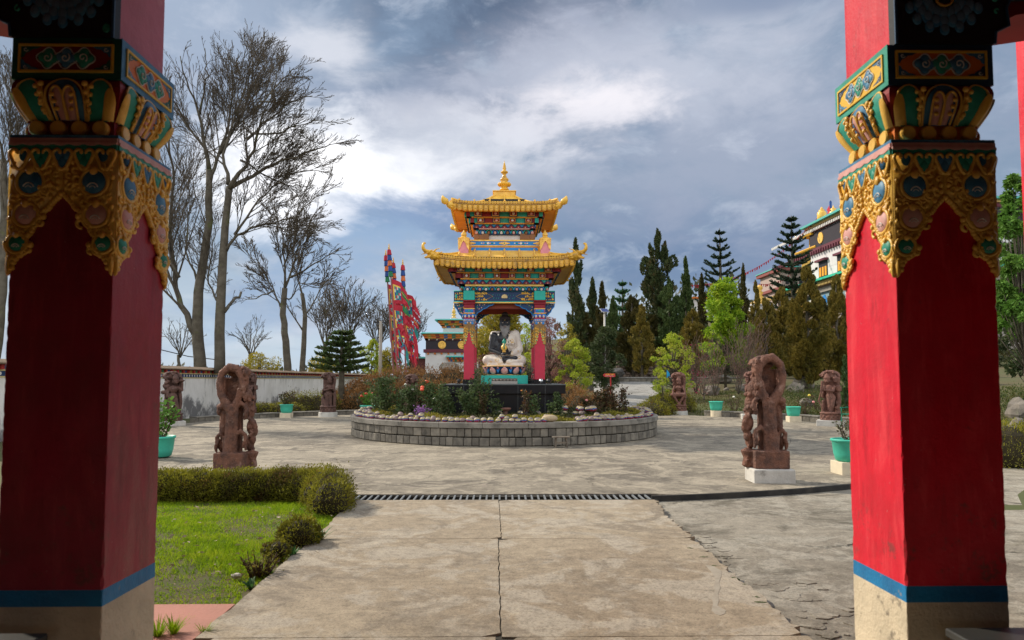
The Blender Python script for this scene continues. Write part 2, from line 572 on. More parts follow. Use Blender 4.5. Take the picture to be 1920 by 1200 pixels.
m_metal = mat('grate_steel', (0.19, 0.20, 0.20), 0.55, bump=0.1)
m_kerbdark = mat('kerb_black', (0.02, 0.02, 0.02), 0.8, (0.06, 0.055, 0.045), 3.0, 0.8, 0.3)

# terrain sheet
xs = sorted(set([-900, -500, -250, -150, -100, -75, -58] + [x * 1.0 for x in range(-48, 60)] + [64, 72, 82, 95, 110, 130, 160, 250, 500, 900]))
ys = sorted(set([-300, -120, -60, -30] + [-16, -8, -2] + [y * 1.0 for y in range(1, 62)] + [64, 68, 72, 78, 84, 90, 98, 108, 120, 150, 220, 400, 800]))
V = [(x, y, T(x, y) - (0.10 if hypot(x - RC[0], y - RC[1]) < 13 else 0.0) - (0.12 if y < 9 else 0)) for y in ys for x in xs]
nx = len(xs)
Fq = [(j * nx + i, j * nx + i + 1, (j + 1) * nx + i + 1, (j + 1) * nx + i) for j in range(len(ys) - 1) for i in range(nx - 1)]
tb = MB(); tb.add(V, Fq); struct(tb.build('ground', m_terrain, smooth=True))

# round courtyard in wedge slabs with open joints
rng = random.Random(5)
YD = 9.45                          # line of the drain
RO = 12.35
cb_ = MB(); n = 240
def arcpt(r, a): return (RC[0] + r * sin(a), RC[1] - r * cos(a))
slabs = MB()
OY = 0.72; NW = 14; off = radians(7.5)
for w in range(NW):
    for (r0, r1) in ((4.3, 8.1), (8.112, RO)):
        a0 = off + w * 2 * pi / NW; a1 = off + (w + 1) * 2 * pi / NW
        gp = 0.004
        k = 16; poly = []
        for i in range(k + 1):
            a = a0 + gp / r1 + (a1 - a0 - 2 * gp / r1) * i / k; q_ = arcpt(r1, a); poly.append((q_[0], q_[1] + (OY if r1 > 12 else 0)))
        for i in range(k, -1, -1):
            a = a0 + gp / r0 + (a1 - a0 - 2 * gp / r0) * i / k; poly.append(arcpt(r0, a))
        poly = [(x, max(y, YD + 0.23)) if abs(x) < 2.1 else (x, y) for x, y in poly]
        slabs.prism(poly, -0.20, 0.0, lambda u, v, w: (u, v, w))
struct(slabs.build('courtyard', m_court))
# dark edge of the raised courtyard on the right and bedding under the joints
k = MB()
for i in range(40):
    a0 = radians(9.2) + i * radians(1.8); a1 = a0 + radians(1.83)
    p = [arcpt(RO + 0.003, a0), arcpt(RO + 0.003, a1), arcpt(RO + 0.04, a1), arcpt(RO + 0.04, a0)]
    k.prism([(a_, b_ + OY) for a_, b_ in p], -0.2, -0.003, lambda u, v, w: (u, v, w))
struct(k.build('courtyard_edge', m_kerbdark))
k = MB(); k.lathe([(12.2, -0.3), (12.2, -0.012)], 96, (RC[0], RC[1] + OY, 0)); struct(k.build('joint_bedding', m_joint))

# drain channel with grating across the walkway
gr = thing('drain_grating', 'long black drain grating with slanting steel bars across the walkway', 'drain', (0, YD, 0))
k = MB(); k.box(-2.0, 2.10, -0.20, 0.21, -0.22, -0.13); k.build('channel', m_kerbdark, gr)
k = MB()
for i in range(46):
    x = -1.97 + i * 0.0885
    k.cbox((x, 0.0, -0.016), (0.024, 0.385, 0.02), Euler((0, 0, 0)))
k.build('grate_bars', m_metal, gr)
k = MB(); k.box(-2.0, 2.10, 0.19, 0.21, -0.1, -0.004); k.box(-2.0, 2.10, -0.215, -0.195, -0.1, -0.004); k.build('grate_frame', m_kerbdark, gr)


def rough_line(p, q, n, amp, rng):
    out = []
    for i in range(n + 1):
        t = i / n
        k_ = amp * (0 if i in (0, n) else 1)
        out.append((p[0] + (q[0] - p[0]) * t + rng.uniform(-k_, k_), p[1] + (q[1] - p[1]) * t + rng.uniform(-k_, k_)))
    return out


# walkway slabs : joints at Y 4.3 and 7.0, crooked centre crack
XL, XR = -1.90, 1.93
YJ = [-6.0, 4.36, 7.0, YD - 0.22]
wk = MB()
centre = {}
for i, (y0, y1) in enumerate(zip(YJ[:-1], YJ[1:])):
    mid = rough_line((0.0, y0), (-0.03, y1), 40, 0.006, rng)
    g_ = 0.0045
    for side in (0, 1):
        if side == 0:
            left = rough_line((XL, y0), (XL, y1), 20, 0.015, rng)
            if i == 2: left = [(x - 0.12 * ss(0.2, 1, t / 20), y) for t, (x, y) in enumerate(left)]
            bot = rough_line((left[0][0], y0 + g_), (mid[0][0] - g_, y0 + g_), 16, 0.003, rng)
            topl = rough_line((mid[-1][0] - g_, y1 - g_), (left[-1][0], y1 - g_), 16, 0.003, rng)
            poly = bot[:-1] + [(x - g_, y) for x, y in mid[1:-1]] + topl[:-1] + list(reversed(left[1:-1]))
        else:
            right = rough_line((XR, y0), (XR, y1), 44, 0.035, rng)
            if i == 2: right = [(x + 0.1 * ss(0.5, 1, t / 44) + 0.03, y) for t, (x, y) in enumerate(right)]
            bot = rough_line((mid[0][0] + g_, y0 + g_), (right[0][0], y0 + g_), 16, 0.003, rng)
            topl = rough_line((right[-1][0], y1 - g_), (mid[-1][0] + g_, y1 - g_), 16, 0.003, rng)
            poly = bot[:-1] + right[1:-1] + topl[:-1] + [(x + g_, y) for x, y in reversed(mid[1:-1])]
        wk.prism(poly, -0.2, -0.001 - 0.004 * side, lambda u, v, w: (u, v, w))
struct(wk.build('walkway', m_path))
k = MB(); k.box(XL + 0.05, XR - 0.05, -6, YD - 0.15, -0.3, -0.016); struct(k.build('walkway_bedding', m_joint))

# right apron, a little lower, breaking up beside the walkway
ap = MB()
rows = 60; colsn = 80
V = []; Fq = []
for j in range(rows + 1):
    for i in range(colsn + 1):
        y = -6 + (22) * j / rows; x = XR - 0.25 + (i / colsn) ** 1.4 * 13
        z = -0.052 - 0.03 * ss(4, 10, y)
        z += 0.010 * sin(x * 5.3 + y * 2) * cos(y * 4.1 - x)* ss(3.2, 1.9, x)
        V.append((x, y, z))
for j in range(rows):
    for i in range(colsn):
        a = j * (colsn + 1) + i; Fq.append((a, a + 1, a + colsn + 2, a + colsn + 1))
ap.add(V, Fq); struct(ap.build('side_pavement', m_apron, smooth=True))
# loose cracked chips of cement and moss by the walkway's broken edge
k = MB()
for i in range(95):
    y = rng.uniform(3.6, 7.6); x = XR + 0.03 + abs(rng.gauss(0, 0.16)) + 0.25 * ss(4.2, 5.6, y) * ss(7, 5.8, y) * rng.random()
    if rng.random() < 0.3: y = rng.gauss(4.9, 0.3); x = rng.uniform(2.1, 2.75)
    r = rng.uniform(0.015, 0.075); nn = rng.randint(5, 7); a0 = rng.random() * 6
    poly = [(x + r * rng.uniform(.6, 1.2) * cos(a0 + 2 * pi * q / nn) * 1.3, y + r * rng.uniform(.6, 1.2) * sin(a0 + 2 * pi * q / nn)) for q in range(nn)]
    k.prism(poly, -0.12, -0.052 - 0.03 * ss(4, 10, y) + rng.uniform(0.001, 0.007), lambda u, v, w: (u, v, w))
o = k.build('cement_rubble', m_apron); tag(o, 'crumbled cement crust along the broken right edge of the walkway', 'rubble', kind='stuff')

# pale spilt cement on the walkway
sp_ = [(1322, 1058), (1338, 1061), (1352, 1069), (1353, 1078), (1348, 1090), (1351, 1101), (1346, 1112), (1348, 1126), (1345, 1134), (1352, 1139), (1361, 1143), (1359, 1150), (1350, 1153), (1341, 1150), (1334, 1144), (1337, 1130), (1334, 1121), (1340, 1108), (1338, 1097), (1342, 1084), (1334, 1072)]
pg_ = [G(a, b) for a, b in sp_]; pg_ = [(q.x, q.y) for q in pg_]
k = MB(); k.prism(pg_[::-1], -.02, -.003, lambda u, v, w: (u, v, w)); struct(k.build('cement_spill', mat('spilt_cement', (0.36, 0.315, 0.245), .85, (0.29, 0.25, 0.19), 14, .9)))
# red oxide floor strip in front of the lawn
k = MB(); k.box(-8, XL - 0.006, 2.2, 5.02, -0.2, -0.004); struct(k.build('red_floor', m_redfloor))
# entrance floor under the gate
k = MB(); k.box(-9, 9, -6, 3.9, -0.4, -0.21); struct(k.build('porch_floor', mat('porch_stone', (0.10, 0.09, 0.08), 0.7)))
# ramp leading away behind the courtyard
V = []; Fq = []
nr = 22
def rampx(y):
    return 4.4 + (y - 32) * 0.13, 8.6 + (y - 32) * 0.20
for j in range(nr + 1):
    y = 32.3 + j * 16.0 / nr
    a, b = rampx(y)
    for i in range(7):
        x = a + (b - a) * i / 6
        z = 0.0 + 0.092 * (y - 32.3)
        V.append((x, y, z))
for j in range(nr):
    for i in range(6):
        a = j * 7 + i; Fq.append((a, a + 1, a + 8, a + 7))
# skirts
k = MB(); k.add(V, Fq)
k.prism([(rampx(32.3)[0], 32.3), (rampx(48.3)[0], 48.3), (rampx(48.3)[1], 48.3), (rampx(32.3)[1], 32.3)], -1, -0.9, lambda u, v, w: (u, v, w))
struct(k.build('ramp_path', m_ramp))
k = MB(); k.box(5.5, 13, 48.3, 52.5, 0.4, 1.47); struct(k.build('upper_path', m_ramp))
# ------------------------------------------------------------------ gate with the two painted pillars
def pillarmat(name, c1, c2, light):
    m = bpy.data.materials.new(name); m.use_nodes = True
    t = m.node_tree; g = N(t); b = t.nodes['Principled BSDF']
    v = g.node('ShaderNodeTexCoord').outputs['Object']; x, y, z = g.sep(v)
    vs = g.vmath('MULTIPLY', v, (1, 1, .22))
    c = g.mix(g.ramp(g.noise(v, 2.2, 6, .65), .38, .64), c1, c2)
    c = g.mix(g.ramp(g.noise(vs, 9, 7, .7, .4), .52, .66, 0, .55), c, light)
    c = g.mix(g.ramp(g.noise(g.vmath('MULTIPLY', v, (1, 1, .06)), 38, 4, .6), .54, .70, 0, .35), c, light)
    c = g.mix(g.ramp(g.noise(vs, 5, 6, .7), .44, .34, 0, .55), c, tuple(q * .45 for q in c1))
    low = g.ramp(z, .64, 1.15, .11, 0.0, smooth=False)
    c = g.mix(g.ramp(g.math('ADD', g.noise(v, 7, 7, .75), low), .62, .74, 0, .7), c, (0.13, 0.05, 0.045))
    c = g.mix(g.ramp(g.noise(v, 42, 4, .7), .70, .73, 0, .9), c, (0.48, 0.36, 0.33))
    g.put(b.inputs['Base Color'], c); g.put(b.inputs['Roughness'], g.ramp(g.noise(vs, 8, 5, .6), .35, .7, .32, .62))
    b.inputs['Specular IOR Level'].default_value = .4
    bn = g.node('ShaderNodeBump'); bn.inputs['Strength'].default_value = .55; bn.inputs['Distance'].default_value = .006
    g.put(bn.inputs['Height'], g.math('ADD', g.noise(v, 14, 6, .65), g.math('MULTIPLY', g.noise(v, 70, 4, .6), .35))); g.l.new(bn.outputs[0], b.inputs['Normal'])
    return m


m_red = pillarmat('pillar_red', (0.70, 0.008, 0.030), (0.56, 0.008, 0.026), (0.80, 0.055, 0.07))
m_redL = pillarmat('pillar_red_shaded', (0.34, 0.024, 0.050), (0.25, 0.026, 0.042), (0.42, 0.05, 0.065))  # left pillar's red, darkened in the colour for its shaded faces
m_blueband = mat('band_blue', (0.010, 0.20, 0.44), 0.5, (0.015, 0.13, 0.30), 5, 0.8, 0.3, 30, stain=(0.26, 0.24, 0.22), stain_s=13, stain_t=(0.63, 0.67), detail=8)
m_cream = mat('cream_plaster', (0.66, 0.56, 0.40), 0.8, (0.50, 0.43, 0.31), 4, 0.9, 0.4, 40, stain=(0.16, 0.135, 0.105), stain_s=7, stain_t=(0.58, 0.66), detail=9)
m_gold = mat('gold_paint', (0.90, 0.56, 0.11), 0.36, (0.62, 0.33, 0.035), 9, 0.8, 0.12, 60, spec=0.5)
m_gold2 = mat('gold_paint_dull', (0.60, 0.33, 0.045), 0.5, (0.45, 0.22, 0.03), 12, 0.8, 0.12, 60)
m_pblue = mat('paint_blue', (0.03, 0.145, 0.30), 0.5, (0.10, 0.30, 0.46), 14, 0.7, 0.05)
m_pblue2 = mat('paint_deep_blue', (0.012, 0.05, 0.12), 0.5, (0.02, 0.08, 0.16), 8, 0.7, 0.05)
m_pgreen = mat('paint_green', (0.02, 0.26, 0.18), 0.5, (0.05, 0.38, 0.28), 14, 0.7, 0.05)
m_pgreend = mat('paint_dark_green', (0.01, 0.10, 0.075), 0.5, (0.02, 0.15, 0.11), 10, 0.7, 0.05)
m_ppink = mat('paint_pink', (0.62, 0.30, 0.27), 0.55, (0.70, 0.45, 0.40), 14, 0.7, 0.05)
m_pwhite = mat('paint_white', (0.72, 0.70, 0.66), 0.55, bump=0.05)
m_porange = mat('paint_orange', (0.72, 0.20, 0.02), 0.5, (0.62, 0.13, 0.02), 6, 0.7, 0.08)
m_pred = mat('paint_dark_red', (0.26, 0.018, 0.02), 0.55, (0.20, 0.012, 0.015), 6, 0.7, 0.08)
m_pyellow = mat('paint_yellow', (0.80, 0.50, 0.05), 0.5, (0.70, 0.40, 0.03), 6, 0.7, 0.08)
m_pdark = mat('paint_dark', (0.012, 0.014, 0.018), 0.6, bump=0.05)
m_pinkshaft = mat('upper_shaft_pink', (0.56, 0.16, 0.22), 0.6, (0.47, 0.13, 0.18), 5, 0.7, 0.2, stain=(0.62, 0.28, 0.30), stain_s=4)
m_gate_in = mat('gate_inside', (0.16, 0.035, 0.03), 0.8, bump=0.1)

H0 = 0.24
Z = dict(base=0.568, band=0.643, tip=2.085, cor0=2.63, cor1=2.751, neck=2.831, lot=3.018, box=3.216, top=4.25)


def spiral(cx, cz, r0, r1, a0, a1, n=14):
    return [(cx + (r0 + (r1 - r0) * i / n) * cos(a0 + (a1 - a0) * i / n), cz + (r0 + (r1 - r0) * i / n) * sin(a0 + (a1 - a0) * i / n)) for i in range(n + 1)]


def rough_shaft(mats, zs, seed, half=H0):
    """square shaft with slightly chipped arrises, painted in bands"""
    b = MB(); r = random.Random(seed)
    n = 5
    zz = []
    for (z0, z1, mi) in zs:
        k = max(1, int((z1 - z0) / 0.022))
        for i in range(k): zz.append((z0 + (z1 - z0) * i / k, mi))
    zz.append((zs[-1][1], zs[-1][2]))
    ring = []
    for z, mi in zz:
        row = []
        chip = [0.0015 + (abs(r.gauss(0, 0.0025)) if r.random() < .5 else 0) for _ in range(4)]
        # big damaged spots near the foot
        for k in range(4):
            f = max(0, 1 - abs(z - 0.80) / 0.09) + max(0, 1 - abs(z - 0.67) / 0.04)
            chip[k] += 0.010 * f * r.uniform(0.6, 1.2)
        for k in range(4):
            c = chip[k]; sx, sy = ((1, -1), (1, 1), (-1, 1), (-1, -1))[k]
            j = 0.0
            if k == 0: row += [(half - c, -half + j), (half + j, -half + c)]
            if k == 1: row += [(half + j, half - c), (half - c, half + j)]
            if k == 2: row += [(-half + c, half + j), (-half + j, half - c)]
            if k == 3: row += [(-half + j, -half + c), (-half + c, -half + j)]
        ring.append([(x, y, z) for x, y in row])
    vs = [p for row in ring for p in row]
    b.add(vs, [])
    for i in range(len(ring) - 1):
        b.i = zz[i][1]
        b.f += [(i * 8 + j, i * 8 + (j + 1) % 8, (i + 1) * 8 + (j + 1) % 8, (i + 1) * 8 + j) for j in range(8)]
        b.mi += [b.i] * 8
    b.i = zz[-1][1]
    b.f.append(tuple((len(ring) - 1) * 8 + j for j in range(8))); b.mi.append(b.i)
    return b


def face_panel(gb, jb, h=H0):
    """gold scroll apron of one face. gb: gold builder, jb: dict of coloured builders"""
    fr = lambda u, w, z: (u, -h - w, z)
    pr = lambda poly, w0, w1, B: B.prism(poly, w0, w1, lambda u, v, w: (u, -h - w, v))
    for s in (-1, 1):
        half = [(0, 2.70), (h + 0.008, 2.70), (h + 0.008, 2.16), (0.238, 2.085), (0.225, 2.11), (0.214, 2.155), (0.180, 2.185), (0.168, 2.22),
                (0.176, 2.255), (0.150, 2.275), (0.132, 2.30), (0.128, 2.34), (0.100, 2.362), (0.083, 2.39), (0.062, 2.402), (0.045, 2.43), (0.022, 2.452), (0.0, 2.475)]
        poly = [(u * s, v) for u, v in half]
        if s < 0: poly.reverse()
        pr(poly, 0.002 if s > 0 else 0.0025, 0.013, gb)
        # beads of foliage along the scalloped arch edge
        for i in range(4, len(half) - 1):
            (u0, v0), (u1, v1) = half[i], half[i + 1]
            for t in (0.25, 0.8):
                gb.ell(fr((u0 + (u1 - u0) * t) * s, 0.010, v0 + (v1 - v0) * t), (0.0145, 0.014, 0.0145), 8, 5)
        # jewels in ring settings, with curled crest above
        for (u, v, r, col) in ((0.148, 2.525, 0.058, 'blue'), (0.163, 2.372, 0.052, 'pink'), (0.198, 2.235, 0.040, 'green')):
            c = fr(u * s, 0.013, v)
            gb.tube([fr(u * s + (r + .006) * cos(a), 0.014, v + (r + .006) * sin(a)) for a in np.linspace(0, 2 * pi, 25)[:-1]], 0.0095, 6, closed=True)
            gb.tube([fr(u * s + (r + .022) * cos(a), 0.011, v + (r + .020) * sin(a)) for a in np.linspace(pi * 0.95, 2.05 * pi, 16)], 0.007, 5)
            jb[col].ell(c, (r, 0.016, r), 16, 8)
            jb['pale'].tube([fr(u * s + r * .45 * cos(a), 0.0280, v - r * .62 + r * .50 * sin(a)) for a in np.linspace(pi * 0.12, .88 * pi, 8)], 0.0032, 4)
            jb['pale'].tube([fr(u * s + r * .25 * cos(a), 0.0285, v - r * .62 + r * .26 * sin(a)) for a in np.linspace(pi * 0.12, .88 * pi, 8)], 0.0018, 4)
            gb.ell(fr(u * s, 0.022, v + r * 0.95), (r * .36, .014, r * .42), 8, 6)
            gb.tube([fr(p[0], 0.016, p[1]) for p in spiral(u * s - s * r * .55, v + r * 1.25, 0.004, r * .42, 0, s * -4.6)], 0.0075, 6)
            gb.tube([fr(p[0], 0.016, p[1]) for p in spiral(u * s + s * r * .62, v + r * 1.2, 0.004, r * .40, pi, pi + s * 4.6)], 0.0065, 6)
            # leaf hooks below toward the arch
            gb.tube([fr(p[0], 0.014, p[1]) for p in spiral(u * s - s * r * 1.35, v - r * .75, 0.005, r * .50, 0.4, s * 4.9)], 0.0085, 6)
            gb.ell(fr(u * s - s * r * 1.6, 0.016, v - r * .2), (0.013, 0.013, 0.016), 8, 6)
        # hanging tip
        gb.ell(fr(s * 0.236, 0.010, 2.135), (0.012, .014, .05), 8, 6)
        gb.ell(fr(s * 0.228, 0.010, 2.165), (0.02, .014, .02), 8, 6)
        # inner scrolls towards the middle
        for (u, v, r, d) in ((0.070, 2.545, 0.030, 1), (0.040, 2.50, 0.022, -1), (0.085, 2.478, 0.026, -1), (0.060, 2.585, 0.020, 1), (0.105, 2.43, 0.020, 1), (0.225, 2.60, 0.016, 1), (0.222, 2.455, 0.017, -1), (0.222, 2.30, 0.015, 1), (0.118, 2.46, 0.014, -1), (0.028, 2.56, 0.014, 1)):
            gb.tube([fr(p[0], 0.015, p[1]) for p in spiral(u * s, v, 0.004, r, 0, s * d * 5.2)], 0.0075, 6)
        for (u, v) in ((0.018, 2.50), (0.018, 2.53), (0.02, 2.59), (0.05, 2.455), (0.09, 2.43), (0.12, 2.40), (0.105, 2.50), (0.045, 2.62), (0.13, 2.60), (0.09, 2.60), (0.20, 2.46), (0.233, 2.55), (0.233, 2.41), (0.20, 2.30), (0.236, 2.35)):
            gb.ell(fr(u * s, 0.013, v), (0.011, 0.012, 0.015), 8, 5)
    # heart scrolls under the cornice
    for i in range(5):
        u = (i - 2) * 0.1; z = 2.652
        B = jb['hg'] if i % 2 else jb['hb']
        if abs(u) < 0.19:
            B.ell(fr(u - .020, 0.013, z), (0.028, 0.013, 0.030), 10, 6); B.ell(fr(u + .020, 0.013, z), (0.028, 0.013, 0.030), 10, 6)
            B.ell(fr(u, 0.013, z - .030), (0.026, 0.013, 0.036), 10, 6)
        for s in (-1, 1):
            if abs(u + s * 0.03) > 0.245: continue
            pts = [(u + s * .012, z + .006)] + spiral(u + s * .021, z + .012, 0.009, 0.026, s * 0 + (pi if s > 0 else 0), (pi - 4.4) if s > 0 else 4.4, 10)[::1]
            pts = spiral(u + s * .022, z + .010, 0.008, 0.024, (pi * 1.15 if s > 0 else -pi * .15), (-0.55 if s > 0 else pi + .55), 12) + [(u + s * .030, z - .034), (u + s * .018, z - .058), (u + s * .002, z - .070)]
            gb.tube([fr(p[0], 0.019, p[1]) for p in pts], 0.0085, 6)
            if abs(u) > .19: B.ell(fr(u - .018 * np.sign(u), 0.012, z), (0.026, 0.012, 0.03), 10, 6)


def wave_strip(B, h, z1, z0, amp, nw, w0, w1, ph=0.0):
    n = nw * 8
    top_ = [(-h + 2 * h * i / n, z1) for i in range(n + 1)]
    bot = [(-h + 2 * h * i / n, z0 - amp * abs(sin(pi * nw * i / n + ph))) for i in range(n + 1)]
    B.prism(top_ + bot[::-1], w0, w1, lambda u, v, w: (u, -H0 - w, v))


def cloud_motif(B1, B2, edge, yq, z, s=1.38):
    """three curling cloud puffs in relief"""
    for (du, col, fl) in ((-0.060, B1, 1), (0.0, B2, 1), (0.060, B1, -1)):
        for (a, b, r) in ((0, 0, .026), (-.020, .004, .016), (.020, -.002, .016), (.002, .018, .017), (0, -.018, .016)):
            col.ell(((du + a) * s, yq, z + b * s), (r * s, .007, r * s), 12, 6)
        edge.tube([(p[0], yq - .0075, p[1]) for p in spiral(du * s, z, 0.004, 0.017 * s, 0, fl * 7.2)], 0.0028, 5)
        pts = []
        for i in range(36):
            a = 2 * pi * i / 36
            r = (0.033 + 0.0045 * cos(4 * a + .4)) * s
            pts.append((du * s + r * 1.08 * cos(a), yq - .001, z + r * sin(a)))
        edge.tube(pts, 0.0030, 5, closed=True)


def make_pillar(x, ypos, name_label, redm, inner, scheme, seed):
    """inner = +1 if the courtyard opening lies towards +x"""
    t = thing('gate_pillar', name_label, 'pillar', (x, ypos, 0), 0, None)
    # parts
    b = rough_shaft([m_cream, m_blueband, redm], [(-0.3, Z['base'], 0), (Z['base'], Z['band'], 1), (Z['band'], 2.70, 2)], seed)
    shaft = b.build('shaft', [m_cream, m_blueband, redm], t)
    gb = MB(); jb = dict(blue=MB(), pink=MB(), green=MB(), pale=MB(), hg=MB(), hb=MB())
    for k in range(4):
        for B in [gb] + list(jb.values()): B.M = Matrix.Rotation(k * pi / 2, 4, 'Z')
        face_panel(gb, jb)
    ap_ = gb.build('gold_apron', m_gold, t, smooth=True)
    each(jb['blue'], 'blue_jewel', m_pblue, ap_, smooth=True); each(jb['pink'], 'pink_jewel', m_ppink, ap_, smooth=True)
    each(jb['green'], 'green_jewel', m_pgreen, ap_, smooth=True); jb['pale'].build('painted_highlights', m_pwhite, ap_, smooth=True)
    jb['hg'].build('green_hearts', m_pgreen, ap_, smooth=True); jb['hb'].build('blue_hearts', m_pblue, ap_, smooth=True)
    # cornice
    cb = MB()
    cb.i = 0; cb.box(-H0 - .012, H0 + .012, -H0 - .012, H0 + .012, 2.735, Z['cor1'])
    def cf(k):
        cb.i = 1; wave_strip(cb, H0 + .010, 2.735, 2.714, .008, 7, 0.003, 0.016)
        cb.i = 1; wave_strip(cb, H0 + .010, 2.714, 2.706, .008, 7, 0.003, 0.0215, 0.5)
        cb.i = 2; wave_strip(cb, H0 + .010, 2.704, 2.688, .009, 7, 0.002, 0.0185, 1.2)
        cb.i = 2; wave_strip(cb, H0 + .008, 2.69, 2.680, .008, 7, 0.001, 0.014, 0.3)
    cb.four(cf)
    cb.build('cornice', [m_pblue, m_ppink, m_pgreen], t)
    nb = MB(); nb.box(-.205, .205, -.205, .205, Z['cor1'], Z['neck'] + .01)
    nb.build('neck', m_pred if scheme == 0 else m_porange, t)
    db = MB()
    def df(k):
        for i in range(4):
            u = -0.15 + i * 0.1
            db.tube([(u, -.200, 2.793), (u, -.228, 2.793), (u, -.234, 2.793)], [0.037, 0.037, 0.031], 16)
    db.four(df); each(db, 'gold_disc', m_gold, t, smooth=False)
    # lotus bracket
    lb = MB(); L = dict(b=MB(), g=MB(), p=MB(), o=MB(), e=MB())
    def hz(tt): return 0.200 + 0.055 * sin(pi / 2 * min(1, tt * 1.25)) - 0.01 * max(0, tt - .85) / .15, Z['neck'] + (Z['lot'] - Z['neck']) * tt
    nt_ = 10
    for i in range(nt_):
        h0, z0 = hz(i / nt_); h1, z1 = hz((i + 1) / nt_)
        lb.add([(-h0, -h0, z0), (h0, -h0, z0), (h0, h0, z0), (-h0, h0, z0), (-h1, -h1, z1), (h1, -h1, z1), (h1, h1, z1), (-h1, h1, z1)],
               [(0, 1, 5, 4), (1, 2, 6, 5), (2, 3, 7, 6), (3, 0, 4, 7)])
    lb.build('bracket_core', m_pred, t, smooth=False)
    def S(u, tt, w):
        hh, zz = hz(tt); return (u / 0.25 * hh, -hh - w, zz)
    def fill(B, uc, hw, tt, w0, lo=0.0):
        n = 14; mrows = 8; vs = []; fs = []
        for i in range(n + 1):
            s_ = -1 + 2 * i / n; topt = lo + (tt - lo) * (1 - abs(s_) ** 2.4) ** 0.5
            for j in range(mrows + 1):
                q = lo + (topt - lo) * j / mrows
                vs.append(S(max(-.2505, min(.2505, uc + hw * s_)), q, w0 * (1 - .75 * abs(s_) ** 3)))
        for i in range(n):
            for j in range(mrows): a = i * (mrows + 1) + j; fs.append((a, a + mrows + 1, a + mrows + 2, a + 1))
        B.add(vs, fs)
    def archline(B, uc, hw, tt, w, r, lo=0.0):
        pts = []
        for i in range(21):
            a = pi * i / 20; s_ = -cos(a)
            pts.append(S(max(-.252, min(.252, uc + hw * s_)), lo + (tt - lo) * (sin(a)) ** 0.5 if 0 < i < 20 else lo, w))
        B.tube(pts, r, 6)
    for k in range(4):
        for B in L.values(): B.M = Matrix.Rotation(k * pi / 2, 4, 'Z')
        for s in (-1, 1):
            fill(L['g'], s * 0.165, 0.062, 0.97, 0.016); archline(L['o'], s * 0.165, 0.062, 0.99, 0.012, 0.0055)
            fill(L['o'], s * 0.215, 0.036, 0.72, 0.024); archline(L['e'], s * 0.215, 0.036, 0.72, 0.020, 0.004)
            for q in range(4):     # acanthus lobes
                L['o'].ell(S(s * (0.100 + 0.006 * q), 0.84 - 0.2 * q, 0.024), (0.016 - .002 * q, .010, .014), 8, 5)
                L['o'].ell(S(s * (0.128 - 0.004 * q), 0.78 - 0.2 * q, 0.020), (0.012, .009, .012), 8, 5)
            L['o'].tube([S(s * (0.112), 0.02 + .1 * q, 0.018) for q in range(9)], 0.006, 6)
            L['o'].tube([S(s * (0.098 + .0), 0.02 + .1 * q, 0.02) for q in range(9)], 0.0035, 6)
        fill(L['b'], 0, 0.093, 0.97, 0.020); archline(L['o'], 0, 0.095, 0.99, 0.016, 0.005)
        for s in (-1, 1):
            fill(L['p'], s * 0.026, 0.030, 0.74, 0.030)
            archline(L['o'], s * 0.029, 0.032, 0.76, 0.030, 0.0055)
            for q in range(3):
                L['o'].ell(S(s * (0.045 - .004 * q), 0.55 - 0.16 * q, 0.038), (0.013, .008, .011), 8, 5)
    each(L['b'], 'blue_petal', m_pblue, t, smooth=True); each(L['g'], 'green_petal', m_pgreen, t, smooth=True)
    each(L['p'], 'pink_petal', m_ppink, t, smooth=True); L['o'].build('gold_leaves', m_gold, t, smooth=True)
    # capital box with clouds
    bb = MB(); hb = 0.2555
    bb.i = 0; bb.box(-hb, hb, -hb, hb, Z['lot'], Z['box'])
    E = MB(); C1 = MB(); C2 = MB()
    zc = (Z['lot'] + Z['box']) / 2
    def bf(k):
        for B in (E, C1, C2): B.M = bb.M
        bb.i = 2; bb.box(-.21, .21, -hb - .003, -hb + .01, zc - .060, zc + .060)
        bb.i = 1
        for (a, b_, c, d) in ((-.222, .222, zc - .068, zc - .058), (-.222, .222, zc + .058, zc + .068)):
            bb.box(a, b_, -hb - .011, -hb + .01, c, d)
        for a in (-.222, .212): bb.box(a, a + .010, -hb - .0108, -hb + .01, zc - .058, zc + .058)
        for su in (-1, 1):
            for sv in (-1, 1):
                bb.i = 3 if su * sv > 0 else 0
                bb.prism([(su * .211, zc + sv * .057), (su * .120, zc + sv * .057), (su * .140, zc + sv * .046), (su * .160, zc + sv * .044), (su * .175, zc + sv * .03), (su * .190, zc + sv * .026), (su * .200, zc + sv * .008), (su * .211, zc + sv * .004)], 0.002, 0.0062, lambda u, v, w: (u, -hb - w, v))
                E.tube([(p[0], -hb - .008, p[1]) for p in spiral(su * .188, zc + sv * .042, 0.002, 0.012, 0, 6)], 0.002, 4)
        cloud_motif(C1, C2, E, -hb - .006, zc)
    bb.four(bf)
    field = m_porange if scheme else m_pred
    bx = bb.build('capital_box', [m_pgreend if scheme == 0 else m_pblue2, m_pyellow, field, m_pblue], t)
    C1.build('cloud_puffs', m_pblue if scheme else m_pgreen, bx, smooth=True)
    C2.build('cloud_centres', m_pgreen if scheme else m_pblue, bx, smooth=True)
    E.build('cloud_outlines', m_pwhite, bx, smooth=True)
    # inner side face of the box has lighter border boards
    k = MB(); sx = inner
    for (y0, y1, z0, z1) in ((-hb - .002, hb, Z['lot'], zc - .068), (-hb - .002, hb, zc + .068, Z['box'] + .001), (-hb - .002, -.222, zc - .068, zc + .068), (.222, hb, zc - .068, zc + .068)):
        if sx > 0: k.box(hb, hb + .004, y0, y1, z0, z1)
        else: k.box(-hb - .004, -hb, y0, y1, z0, z1)
